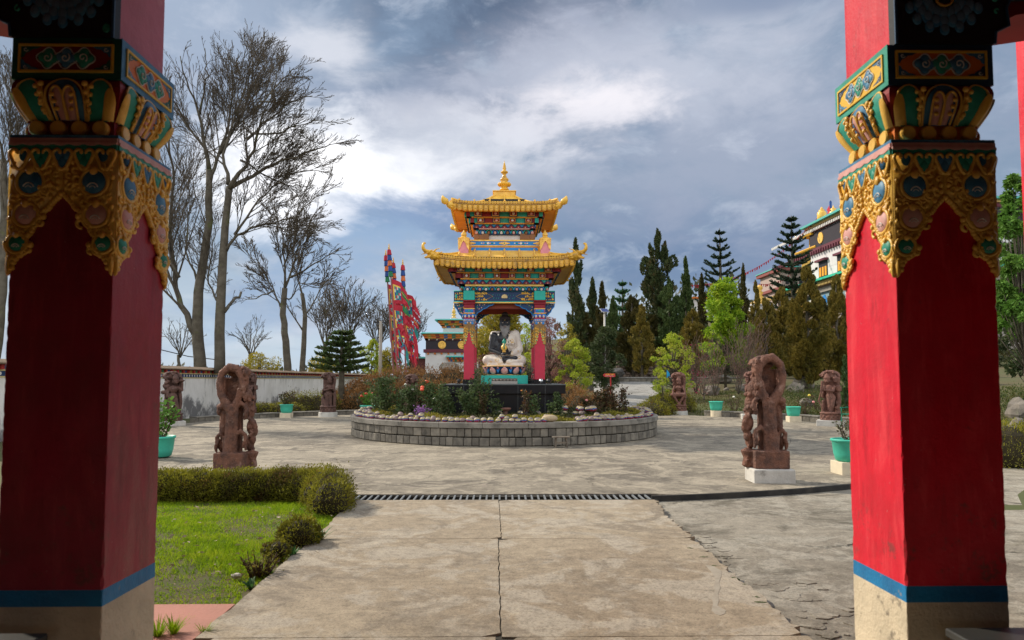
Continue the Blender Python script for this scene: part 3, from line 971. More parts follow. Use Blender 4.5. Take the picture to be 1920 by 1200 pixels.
    k.build('inner_border', m_pblue if scheme == 0 else m_pgreen, bx)
    k = MB()
    k.box(*( (hb + .001, hb + .0045) if sx > 0 else (-hb - .0045, -hb - .001)), -.21, .21, zc - .058, zc + .058)
    k.build('inner_field', m_porange if scheme == 0 else m_pyellow, bx)
    # upper shaft block and the floral board with a stepped outer end
    k = MB(); k.box(-.215, .215, -.213, .215, Z['box'], Z['top'])
    k.build('upper_shaft', m_pinkshaft if scheme == 0 else redm, t)
    o_ = -inner                                     # outwards
    fb = MB()
    poly = [(-inner * -.222, Z['box'] + .002), (-inner * -.222, Z['top']), (o_ * 1.05, Z['top']), (o_ * 1.05, 3.50), (o_ * .40, 3.46), (o_ * .345, 3.44), (o_ * .325, 3.40), (o_ * .335, 3.31), (o_ * .27, 3.28), (o_ * .262, Z['box'] + .002)]
    poly = [(u, v) for u, v in poly]
    fb.i = 0; fb.prism(poly, 0.0, 0.05, lambda u, v, w: (u, -.213 - w, v))
    q = [poly[i] for i in range(4, len(poly))]
    fb.i = 1; fb.tube([(u, -.266, v) for u, v in q], 0.007, 6)
    fb.tube([(inner * .217, -.266, Z['box']), (inner * .217, -.266, Z['top'])], 0.008, 6)
    bd = fb.build('floral_board', [m_pdark, m_pblue2], t)
    pb = MB(); wb = MB(); cg = MB(); gg = MB(); rr_ = random.Random(seed + 9)
    cu_, cz_ = o_ * 0.02, 3.44
    gg.tube([(cu_ + .04 * cos(a), -.270, cz_ + .035 * sin(a)) for a in np.linspace(0, 2 * pi, 20)[:-1]], .006, 6, closed=True)
    for ring_, (R_, cnt, ps) in enumerate(((0.072, 7, .030), (0.115, 9, .030), (0.155, 7, .026))):
        for i in range(cnt):
            a = -pi * (0.02 + 0.96 * (i + .5) / cnt)
            px_, pz_ = cu_ + R_ * 1.12 * cos(a), cz_ + R_ * sin(a) * 0.95
            wb.ell((px_, -.264, pz_ - .003), (ps * .95, .006, ps * 1.15), 10, 6)
            pb.ell((px_, -.267, pz_ + .004), (ps * .72, .006, ps * .9), 10, 6)
    for i in range(46):
        u = o_ * rr_.uniform(-.20, 1.0) if i > 20 else o_ * rr_.uniform(-.2, .3); v = rr_.uniform(3.24, 3.75)
        if abs(u - cu_) < .2 and v > 3.27: continue
        if v < 3.30 and u * o_ > .22: continue
        if v < 3.50 and u * o_ > .30: continue
        d = rr_.choice((-1, 1))
        cg.tube([(p[0], -.264, p[1]) for p in spiral(u, v, 0.003, rr_.uniform(.014, .020), rr_.random() * 6, d * 4.6)], 0.0055, 5)
    wb.build('petal_rims', m_pblue, bd, smooth=True); pb.build('petals', mat('petal_blue_grey', (0.10, 0.19, 0.30), 0.5, bump=0), bd, smooth=True)
    cg.build('green_curls', m_pgreen, bd, smooth=True); gg.build('gold_ring', m_gold2, bd, smooth=True)
    k = MB()                                          # reddish underside moulding behind the board
    k.prism([(o_ * .23, 3.30), (o_ * .23, Z['top']), (o_ * 1.2, Z['top']), (o_ * 1.2, 3.52), (o_ * .42, 3.40)], -.05, .30, lambda u, v, w: (u, w - .15, v))
    k.build('bracket_arm', m_pred, t)
    return t


LP = make_pillar(-1.818 - H0, 3.2 + H0, 'red square gate pillar at the left of the photo with gold scroll capital', m_redL, 1, 0, 3)
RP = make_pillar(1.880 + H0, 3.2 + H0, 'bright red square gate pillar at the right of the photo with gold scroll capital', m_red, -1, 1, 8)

# porch roof over the viewer, its back wall and side walls (the shade on the pillars' fronts)
pt = thing('gate_porch', 'dark red gate porch overhead that shades the front of the pillars', 'gate', (0, 0, 0))
k = MB(); k.box(-7.5, 7.5, -4.5, 3.72, 4.25, 4.55); k.build('roof', m_gate_in, pt)
k = MB(); k.box(-7.5, -.66, -4.5, -4.2, -0.2, 4.25); k.box(.66, 7.5, -4.5, -4.2, -0.2, 4.25); k.box(-.66, .66, -4.5, -4.2, 2.15, 4.25); each(k, 'back_wall', m_gate_in, pt)
k = MB(); k.box(-7.5, -7.2, -4.2, 3.4, -0.2, 4.25); k.box(7.2, 7.5, -4.2, 3.4, -0.2, 4.25); each(k, 'side_wall', m_gate_in, pt)
# outer post glimpsed at the right edge
pp = P(1911, 150, 4.6)
t = thing('outer_post', 'plain red post at the top right corner beyond the right pillar', 'post', (pp.x + .33, 4.72, 0))
k = MB(); k.box(-.16, .16, -.12, .12, -0.2, 4.24); k.build('shaft', m_red, t, bevel=.006)
k = MB(); k.box(-.18, .18, -.14, .14, -0.2, .4); k.build('foot', m_cream, t, bevel=.006)
# low dark seat ledges at the pillar feet
m_ledge = mat('dark_ledge', (0.045, 0.045, 0.04), 0.35, (0.03, 0.03, 0.03), 5, 0.6, 0.05)
for sx, lab in ((-1, 'low dark stone ledge at the foot of the left gate pillar'), (1, 'low dark stone ledge at the foot of the right gate pillar')):
    t = thing('stone_ledge', lab, 'ledge', (sx * 2.75, 2.95, 0), 0)
    k = MB(); k.box(-.75, .75, -.10, .10, -0.3, 0.46); k.build('base', m_ledge, t, bevel=.01)
    k = MB(); k.box(-.78, .78, -.14, .12, 0.462, 0.50); k.build('slab', m_ledge, t, bevel=.006)
# ------------------------------------------------------------------ pavilion in the flower ring
PC = (0.09, 21.0)
def zf(py, half): return P(945, py, PC[1] - half).z
def hf(dpx): return dpx * PC[1] / (1280.0 + dpx)

m_granite = mat('black_granite', (0.007, 0.008, 0.010), 0.28, (0.011, 0.012, 0.014), 9, 0.6, 0, spec=0.4)
m_granite2 = mat('granite_edge', (0.11, 0.12, 0.12), 0.35, bump=0)
m_colred = mat('column_red', (0.48, 0.030, 0.062), 0.5, (0.40, 0.022, 0.05), 4, 0.7, 0.1, 30)
m_colred2 = mat('column_deep_red', (0.26, 0.010, 0.022), 0.5, bump=0.05)
m_teal = mat('paint_teal', (0.02, 0.42, 0.34), 0.55, (0.03, 0.34, 0.28), 5, 0.7, 0.08, stain=(0.12, 0.25, 0.15), stain_s=5, stain_t=(0.62, 0.75))
m_rgold = mat('roof_gold', (0.76, 0.43, 0.04), 0.34, (0.54, 0.27, 0.02), 5, 0.8, 0.1, 40, spec=0.5, stain=(0.30, 0.17, 0.03), stain_s=4, stain_t=(0.52, 0.66))
m_rgoldl = mat('roof_gold_light', (0.84, 0.52, 0.09), 0.35, (0.66, 0.38, 0.05), 5, 0.8, 0.08, 40)
m_soffit = mat('soffit_orange', (0.72, 0.28, 0.02), 0.5, (0.55, 0.20, 0.015), 2.2, 0.8, 0.08, 20)
m_soffitg = mat('soffit_gold', (0.55, 0.31, 0.03), 0.5, (0.42, 0.22, 0.02), 2.2, 0.8, 0.08, 20)
m_brown = mat('rolled_brown', (0.28, 0.13, 0.05), 0.55, bump=0.05)
m_pink = mat('post_pink', (0.66, 0.25, 0.30), 0.6, bump=0.08)
m_bblue = mat('bright_blue', (0.02, 0.22, 0.58), 0.5, bump=0.05)
m_oran = mat('panel_orange', (0.80, 0.34, 0.02), 0.5, bump=0.05)
m_navy = mat('navy', (0.01, 0.04, 0.12), 0.5, bump=0.03)

pv = thing('temple_pavilion', 'two-tiered golden roofed pavilion on four red columns in the middle of the flower ring', 'pavilion', (PC[0], PC[1], 0))
PZ = 1.475
k = MB(); k.box(-1.62, 1.62, -1.62, 1.62, 0.2, PZ - .27); k.box(-1.725, 1.725, -1.725, 1.725, PZ - .27, PZ - .03)
pl = k.build('plinth', m_granite, pv, bevel=.006)
k = MB(); k.box(-1.74, 1.74, -1.74, 1.74, PZ - .03, PZ); k.build('plinth_top', m_granite2, pl, bevel=.004)
k = MB()
def vj(q):
    for x in (-1.15, -.38, .38, 1.15): k.box(x - .004, x + .004, -1.728, -1.722, PZ - .268, PZ - .032); k.box(x - .004, x + .004, -1.623, -1.617, .2, PZ - .272)
k.four(vj); k.build('plinth_joints', m_granite2, pl)

CO = 1.03; CH = 0.148
z_red_top = zf(590, CO); zc0 = zf(645, CO + CH); z_brk = zf(563, CO + CH); z_bt = zf(545, CO + CH)


def column(cx, cy):
    sh = MB(); sh.box(-CH, CH, -CH, CH, PZ + .13, z_brk + .02, 0.0, 0.0); c = sh.build('column', m_colred, pv, loc=(cx, cy, 0), bevel=.008)
    b = MB(); b.box(-CH - .025, CH + .025, -CH - .025, CH + .025, PZ + .001, PZ + .13); b.build('column_foot', m_granite, c, bevel=.006)
    # gold apron : two pendants along the arrises, apex in the middle
    gb = MB(); jb = MB(); tb_ = MB(); w = MB(); dk = MB()
    zt = zf(603, CO + CH); zap = zf(625, CO + CH); ztip = zf(648, CO + CH)
    def fa(q):
        for B in (jb, tb_, w, dk): B.M = gb.M
        for s in (-1, 1):
            pg = [(0, zt), (CH + .006, zt), (CH + .006, ztip), (CH - .035, ztip + .06), (CH - .05, ztip + .16), (.055, ztip + .22), (.03, zap), (0, zap + .03)]
            pg = [(u * s, v) for u, v in pg]
            if s < 0: pg.reverse()
            gb.i = 1; gb.prism(pg, .002, .014, lambda u, v, w_: (u, -CH - w_, v))
            gb.i = 0
            for (u_, v_) in ((.05, zap + .12), (.10, zap + .06), (.05, zap + .05), (.115, zap + .14), (.10, zap - .03), (.12, zap - .10)): gb.tube([(p[0], -CH - .017, p[1]) for p in spiral(s * u_, v_, .004, .030, u_ * 40, s * 5)], .008, 4)
            for (u, dz_, r) in ((.085, .26, .030), (.095, .16, .025), (.12, .075, .018)):
                gb.tube([(s * u + (r + .006) * cos(a), -CH - .016, ztip + dz_ + (r + .006) * sin(a)) for a in np.linspace(0, 2 * pi, 13)[:-1]], .007, 5, closed=True)
                jb.ell((s * u, -CH - .012, ztip + dz_), (r, .012, r), 8, 5)
            for q_ in range(4): jb.ell((s * (.02 + .035 * q_), -CH - .014, zap + .085 - .022 * q_), (.013, .010, .013), 6, 4)
            tb_.ell((s * .10, -CH - .010, zt - .05), (.045, .014, .04), 8, 5); w.ell((s * .045, -CH - .014, zt - .035), (.02, .012, .03), 6, 4)
            for q_ in range(6): gb.ell((s * (.03 + .018 * q_), -CH - .014, zap - .05 * q_ + .02), (.016, .012, .018), 6, 4)
        # blue band with pale beads, petals, framed panel above
        dk.box(-CH - .004, CH + .004, -CH - .010, -CH + .01, zf(603, CO + CH), zf(598, CO + CH))
        for q_ in range(5): w.ell((-.12 + .06 * q_, -CH - .018, zf(600.5, CO + CH)), (.024, .012, .022), 6, 4)
        for q_ in range(3):
            u = -.11 + .11 * q_
            tb_.ell((u, -CH - .02, zf(592, CO + CH)), (.055, .025, .055), 8, 5)
            w.ell((u, -CH - .036, zf(593.5, CO + CH)), (.030, .018, .042), 8, 5)
        gb.box(-CH - .014, CH + .014, -CH - .012, -CH + .01, zf(588, CO + CH), zf(586.3, CO + CH))
        gb.box(-CH - .014, CH + .014, -CH - .012, -CH + .01, zf(579.5, CO + CH), zf(578, CO + CH))
        dk.box(-CH + .02, CH - .02, -CH - .006, -CH + .01, zf(586, CO + CH), zf(580, CO + CH))
        jb.ell((0, -CH - .008, zf(583, CO + CH)), (.05, .010, .03), 8, 5)
        tb_.ell((.09, -CH - .008, zf(583, CO + CH)), (.03, .008, .03), 6, 4); tb_.ell((-.09, -CH - .008, zf(583, CO + CH)), (.03, .008, .03), 6, 4)
    gb.four(fa)
    gb.build('gold_apron', [m_gold, mat('apron_ground', (0.34, 0.17, 0.03), .6, (0.10, 0.08, 0.06), 14, .8, 0)], c); each(jb, 'jewel', m_pgreen, c, smooth=True); each(tb_, 'blue_petal', m_bblue, c, smooth=True)
    each(w, 'pale_petal', mat('petal_cream', (0.70, 0.52, 0.42), 0.6, bump=0), c, smooth=True); dk.build('blue_bands', m_bblue, c)
    # deep red bracket block with steps, teal head
    r = MB(); za, zb = zf(578, CO + CH), zf(563, CO + CH); hh = (zb - za)
    r.box(-CH - .010, CH + .010, -CH - .010, CH + .010, za, za + hh * .5); r.box(-CH - .03, CH + .03, -CH - .03, CH + .03, za + hh * .5, za + hh * .8)
    r.box(-CH - .032, CH + .032, -CH - .075, CH + .075, za + hh * .8, zb)
    r.build('bracket_block', m_colred2, c, bevel=.012)
    r = MB(); r.box(-CH - .014, CH + .014, -CH - .085, CH + .085, zb + .001, zf(545.5, CO + CH)); r.build('teal_head', m_teal, c, bevel=.006)


for cx, cy in ((-CO, -CO), (CO, -CO), (-CO, CO), (CO, CO)): column(cx, cy)

# beams with painted panels on all four sides, beam ends run past the columns
bh = hf(97)
zb0, zb1 = zf(567, CO), zf(546, CO)
gold_r = MB(); blue_r = MB(); cen = MB(); tl = MB()
def beam(q):
    for B in (gold_r, cen, tl): B.M = blue_r.M
    yb = -CO - .10 if q % 2 == 0 else -CO - .098
    if q % 2:
        e_ = CO - CH - .002
        blue_r.box(-e_, e_, yb, -CO + .098, zb0, zb1); gold_r.box(-e_, e_, yb - .018, yb + .01, zb0 - .035, zb0 - .004)
        return
    blue_r.box(-bh, bh, yb, -CO + .098, zb0, zb1)
    tl.box(-bh - .004, bh + .004, yb - .012, yb + .01, zb1 - .022, zb1 + .002); tl.box(-bh - .004, bh + .004, yb - .012, yb + .01, zb0 - .002, zb0 + .02)
    gold_r.box(-bh - .01, bh + .01, yb - .018, yb + .01, zb0 - .035, zb0 - .004)
    zm = (zb0 + zb1) / 2; hb = (zb1 - zb0) / 2 - .03
    r = random.Random(q + 40)
    # gold scroll fields, leaving a pointed dark cartouche in the middle
    for s in (-1, 1):
        for (u0, u1) in ((.40, .86), (1.20, bh - .03)):
            nn = int((u1 - u0) / .05)
            for i in range(nn):
                for j in range(3):
                    u = s * (u0 + (i + .5) * (u1 - u0) / nn); z_ = zm + (j - 1) * hb * .62
                    if u0 < 1 and abs(u) < .58 - .0 and abs(z_ - zm) < (0.62 - abs(u)) * .8: continue
                    d_ = r.choice((-1, 1))
                    gold_r.tube([(p[0], yb - .008, p[1]) for p in spiral(u, z_, .004, .030, r.random() * 6, d_ * 5)], .0125, 4)
            if u0 > 1: tl.ell((s * (bh - .07), yb - .01, zm), (.04, .02, hb * .5), 8, 5)
        gold_r.tube([(s * .62, yb - .004, zb1 - .03), (s * .34, yb - .008, zm), (s * .62, yb - .004, zb0 + .03)], .008, 4)
        for i in range(9):
            u = s * (.12 + .035 * i + r.uniform(-.01, .01))
            if i > 6: continue
            tl.tube([(p[0], yb - .006, p[1]) for p in spiral(u, zm + (-1) ** i * hb * .35, .003, .024, r.random() * 6, 4.4)], .006, 4)
    for a in range(7):
        an = -.25 + a * (pi + .5) / 6
        cen.ell((.058 * cos(an), yb - .010, zm - .02 + .05 * sin(an)), (.026, .016, .036), 8, 5, Euler((0, -(an - pi / 2), 0)))
    cen.ell((0, yb - .016, zm - .03), (.07, .015, .028), 10, 5)
blue_r.four(beam)
bm_ = blue_r.build('beam', m_navy, pv)
gold_r.build('gold_scrolls', m_gold, bm_); tl.build('teal_scrolls', m_teal, bm_, smooth=True); cen.build('lotus_emblem', mat('lotus_cream', (0.78, 0.60, 0.30), 0.5, bump=0), bm_, smooth=True)

# carved bracket boards : arch between the columns, wings outside
def board(B, poly, yb, tk): B.prism(poly, -tk / 2, tk / 2, lambda u, v, w: (u, yb + w, v))
br = MB(); rim = MB(); crl = MB(); crg = MB(); crp = MB()
zt_ = zb0 - .036
def brk(q):
    for B in (rim, crl, crg, crp): B.M = br.M
    yb = -CO - .01 - (.001 * (q % 2)); r = random.Random(q)
    for s in (-1, 1):
        inner_ = [(CO - CH, zt_), (.30, zt_), (.36, zt_ - .05), (.46, zt_ - .075), (.52, zt_ - .13), (.63, zt_ - .165), (.70, zt_ - .23), (.79, zt_ - .27), (.83, zt_ - .36), (CO - CH, zt_ - .42)]
        outer = [(CO + CH, zt_), (bh - .01, zt_), (bh - .02, zt_ - .10), (bh - .09, zt_ - .17), (bh - .12, zt_ - .25), (bh - .20, zt_ - .31), (CO + CH + .03, zt_ - .40), (CO + CH, zt_ - .46)]
        for pg in ((inner_, outer) if q % 2 == 0 else (inner_,)):
            pp_ = [(s * u, v) for u, v in pg]
            if s < 0: pp_ = pp_[::-1]
            board(br, pp_, yb, .06)
            rim.tube([(s * u, yb - .035, v) for u, v in pg[1:]], .012, 5)
            rim.tube([(s * u, yb + .035, v) for u, v in pg[1:]], .012, 5)
            us = [p[0] for p in pg]; 
            for i in range(46):
                u = r.uniform(min(us), max(us)); v = r.uniform(zt_ - .42, zt_)
                t_ = (u - min(us)) / (max(us) - min(us))
                depth_ = .40 * (t_ ** 1.4) if pg is inner_ else .40 * (1 - t_ ** 1.3)
                if v < zt_ - depth_ + .02: continue
                B = r.choice((crl, crg, crp, crl, crg))
                for sd in (-1, 1):
                    if B is crp: B.ell((s * u, yb + sd * .034, v), (.022, .012, .02), 6, 4)
                    else: B.tube([(p[0], yb + sd * .034, p[1]) for p in spiral(s * u, v, .003, .022, r.random() * 6, 4.6)], .007, 4)
br.four(brk)
bb_ = br.build('bracket_board', m_navy, pv)
rim.build('blue_rim', m_bblue, bb_); crl.build('teal_scrolls', m_teal, bb_); crg.build('gold_scrolls', m_gold, bb_); crp.build('pink_blossoms', m_ppink, bb_, smooth=True)
k = MB(); k.box(-CO + CH, CO - CH, -CO + CH, CO - CH, zb0 - .03, zb0 + .02); k.build('ceiling', m_pred, pv)
# inner red band seen above the arch
k = MB(); k.four(lambda q: k.box(-.86, .86, -CO + .12, -CO + .16, zt_ - .13, zt_ + .02)); k.build('inner_fascia', mat('fascia_red', (0.30, 0.06, 0.03), 0.6, bump=0), pv)

ROWM = [m_navy, m_teal, m_pred, m_gold, m_oran, m_pwhite, m_ppink, m_bblue, m_soffit, m_pgreen, m_brown]


def stack_rows(name, spec):
    """spec rows: kind, dpx half, y top, y bottom"""
    B = MB()
    def side(q):
        for kind, dpx, y1, y0 in spec:
            h = hf(dpx); z0, z1 = zf(y0, h), zf(y1, h); zm = (z0 + z1) / 2; dz_ = z1 - z0
            F_ = -h
            if kind == 'box':
                B.i = 0; B.box(-h + .06, h - .06, F_ + .07, F_ + .2, z0, z1)
                n = 9 if h < 1.3 else 13
                pw = 2 * h / n
                for i in range(n):
                    u = -h + (i + .5) * pw
                    if i % 2 == 1:
                        B.i = 0; B.box(u - pw * .46, u + pw * .46, F_, F_ + .16, z0 + dz_ * .04, z1 - dz_ * .04)
                        B.i = 3; B.tube([(u - pw * .36, F_ - .006, z0 + dz_ * .14), (u + pw * .36, F_ - .006, z0 + dz_ * .14), (u + pw * .36, F_ - .006, z1 - dz_ * .14), (u - pw * .36, F_ - .006, z1 - dz_ * .14)], .010, 4, closed=True)
                        B.i = 2; B.box(u - pw * .30, u + pw * .30, F_ - .004, F_, z0 + dz_ * .2, z1 - dz_ * .2)
                        B.i = 5 if i % 4 == 1 else 6; B.ell((u, F_ - .008, zm - dz_ * .05), (pw * .17, .012, dz_ * .2), 6, 4)
                        B.i = 1; B.ell((u, F_ - .006, zm + dz_ * .22), (pw * .12, .01, dz_ * .07), 6, 4)
                    else:
                        B.i = (1, 2, 9)[(i // 2 + (1 if dpx > 90 else 0)) % 3]; B.box(u - pw * .52, u + pw * .52, F_ + .05, F_ + .16, z0 + dz_ * .06, z1 - dz_ * .06)
            elif kind == 'tri':
                B.i = 0; B.box(-h, h, F_ + .02, F_ + .16, z0, z1)
                n = int(2 * h / .2); w_ = 2 * h / n
                for i in range(n):
                    u = -h + (i + .5) * w_
                    B.i = 2; B.prism([(u - w_ * .42, z0 + .008), (u + w_ * .42, z0 + .008), (u, z0 + dz_ * .66)], 0, .022, lambda a, b, c: (a, F_ + .02 - c, b))
                    B.i = 6; B.ell((u, F_, z0 + dz_ * .18), (.022, .014, .02), 6, 4)
                    B.i = 1 if i % 2 else 7
                    B.prism([(u + w_ * .08, z1 - .006), (u + w_ * .92, z1 - .006), (u + w_ * .5, z0 + dz_ * .28)], 0, .016, lambda a, b, c: (min(a, h), F_ + .02 - c, b))
                    B.i = 9; B.ell((u + w_ * .5 if i < n - 1 else u, F_ + .002, z1 - dz_ * .25), (.028, .014, .022), 6, 4)
            elif kind == 'scal':
                B.i = 0; B.box(-h + .02, h - .02, F_ + .06, F_ + .16, z0, z1)
                n = int(2 * h / .17); w_ = 2 * h / n
                for i in range(n + 1):
                    u = -h + i * w_
                    B.i = 7 if i % 2 else 1
                    B.tube([(max(-h, min(h, u + w_ * .46 * cos(a))), F_ + .02, z0 + dz_ * (.2 + .75 * sin(a))) for a in np.linspace(0, pi, 9)], .017, 5)
                    B.i = (6, 5, 10)[i % 3]; B.ell((u, F_ + .015, z0 + dz_ * .36), (w_ * .22, .03, dz_ * .32), 8, 5)
            else:
                B.i = {'gold': 3, 'orange': 4, 'navy': 0, 'teal': 1, 'white': 5, 'brown': 10, 'pink': 6}[kind]
                B.box(-h, h, F_, F_ + .15, z0, z1)
    B.four(side)
    return B.build(name, ROWM, pv)


stack_rows('lower_cornice', [('box', 107, 500.5, 509.3), ('orange', 101, 509.5, 511.0), ('box', 93, 511.2, 521.8), ('orange', 93, 522, 523.8), ('tri', 88.5, 524, 532.3), ('gold', 84, 532.6, 536.6), ('scal', 81.5, 536.8, 545.3)])
k = MB(); k.box(-hf(60), hf(60), -hf(60), hf(60), zf(545, 1.2), zf(470, 1.2)); k.build('lower_core', m_pdark, pv)
stack_rows('upper_cornice', [('box', 76, 393.5, 406), ('orange', 72, 406.2, 407.6), ('box', 68, 407.8, 417.8), ('orange', 65, 418, 419.4), ('tri', 59.5, 419.6, 427.8), ('pink', 58, 428, 429.6), ('scal', 53, 430, 439.6)])
k = MB(); hh = hf(45); k.box(-hh, hh, -hh, hh, zf(452, hh), zf(436, hh)); k.build('upper_wall', m_pwhite, pv)
k = MB(); k.box(-hf(40), hf(40), -hf(40), hf(40), zf(437, .7), zf(372, .7)); k.build('upper_core', m_pdark, pv)
# rolled brown bracket ends
k = MB(); hh = hf(51)
for sx in (-1, 1):
    for sy in (-1, 1):
        z0, z1 = zf(449.3, hh), zf(437.5, hh)
        k.box(sx * hh - (.34 if sx > 0 else 0), sx * hh + (.34 if sx < 0 else 0), sy * hh - (.34 if sy > 0 else 0), sy * hh + (.34 if sy < 0 else 0), z0, z1)
        k.tube([(sx * (hh + .03), sy * (hh - .30), (z0 + z1) / 2 - .01), (sx * (hh + .03), sy * (hh + .01), (z0 + z1) / 2 - .01)], (z1 - z0) * .48, 12)
each(k, 'rolled_bracket', m_brown, pv, 2, bevel=.012)

# attic between the roofs
ha = hf(69)
k = MB(); k.i = 0; k.box(-ha, ha, -ha, ha, zf(478, ha), zf(450.2, ha))
def at(q):
    k.i = 1; k.box(-ha + .02, ha - .02, -ha - .012, -ha + .02, zf(460.3, ha), zf(452.6, ha))
    k.i = 3; k.box(-ha - .005, ha + .005, -ha - .03, -ha + .02, zf(452.4, ha), zf(450, ha)); k.box(-ha - .005, ha + .005, -ha - .03, -ha + .02, zf(462.3, ha), zf(460.6, ha))
    z0, z1 = zf(473.2, ha), zf(464.4, ha); w_ = ha - .09
    k.i = 1; k.prism([(-w_, z0 + .03), (-w_ + .03, z0), (w_ - .03, z0), (w_, z0 + .03), (w_, z1 - .03), (w_ - .03, z1), (-w_ + .03, z1), (-w_, z1 - .03)], 0, .014, lambda a, b, c: (a, -ha - c, b))
    zb_ = zf(456.5, ha)
    for s in (-1, 1):
        for i in range(7): k.i = (4, 2, 5)[i % 3]; k.ell((s * (.30 + i * .062), -ha - .02, zb_), (.026 if i != 3 else .04, .014, .022 if i != 3 else .036), 6, 4)
        for i in range(4): k.i = 3; k.ell((s * (ha - .08 - .04 * i), -ha - .02, zb_), (.03, .012, .05 - .01 * i), 6, 4)
    k.i = 3
    for i in range(-3, 4): k.ell((i * .045, -ha - .02, zb_), (.028, .012, .052 - .01 * abs(i)), 6, 4)
    k.i = 2; k.ell((0, -ha - .03, zb_), (.02, .01, .02), 6, 4)
k.four(at); k.build('attic', [m_oran, m_bblue, m_pgreen, m_gold, m_pwhite, m_ppink], pv)
pc_ = hf(76.8); ph_ = .138
for sx in (-1, 1):
    for sy in (-1, 1):
        k = MB(); k.box(-ph_, ph_, -ph_, ph_, zf(478, pc_ + ph_), zf(449, pc_ + ph_), .012, .012)
        po = k.build('attic_post', m_pink, pv, loc=(sx * pc_, sy * pc_, 0))
        k = MB(); z1 = zf(448, pc_ + ph_); z0 = zf(468, pc_ + ph_)
        def pf(q):
            for s in (-1, 1):
                pg = [(0, z1), (ph_ + .01, z1), (ph_ + .012, z0), (ph_ - .04, z0 + .06), (ph_ - .06, z0 + .12), (ph_ - .09, z0 + .20), (0, z0 + .26)]
                pg = [(s * u, v) for u, v in pg]
                if s < 0: pg.reverse()
                k.prism(pg, 0.0, .02, lambda a, b, c: (a, -ph_ - c, b))
                k.tube([(p[0], -ph_ - .022, p[1]) for p in spiral(s * .07, z1 - .05, .005, .04, 0, s * 4.5)], .01, 5)
                k.tube([(p[0], -ph_ - .022, p[1]) for p in spiral(s * .10, z1 - .14, .005, .028, 0, -s * 4.5)], .009, 5)
        k.four(pf)
        k.box(-ph_ - .03, ph_ + .03, -ph_ - .03, ph_ + .03, z1, z1 + .03)
        k.lathe([(.13, z1 + .03), (.145, z1 + .05), (.08, z1 + .09), (.065, z1 + .10), (.085, z1 + .14), (.075, z1 + .19), (.035, z1 + .235), (.018, z1 + .26), (.001, z1 + .31)], 12)
        k.build('post_cap', m_gold, po, bevel=0)


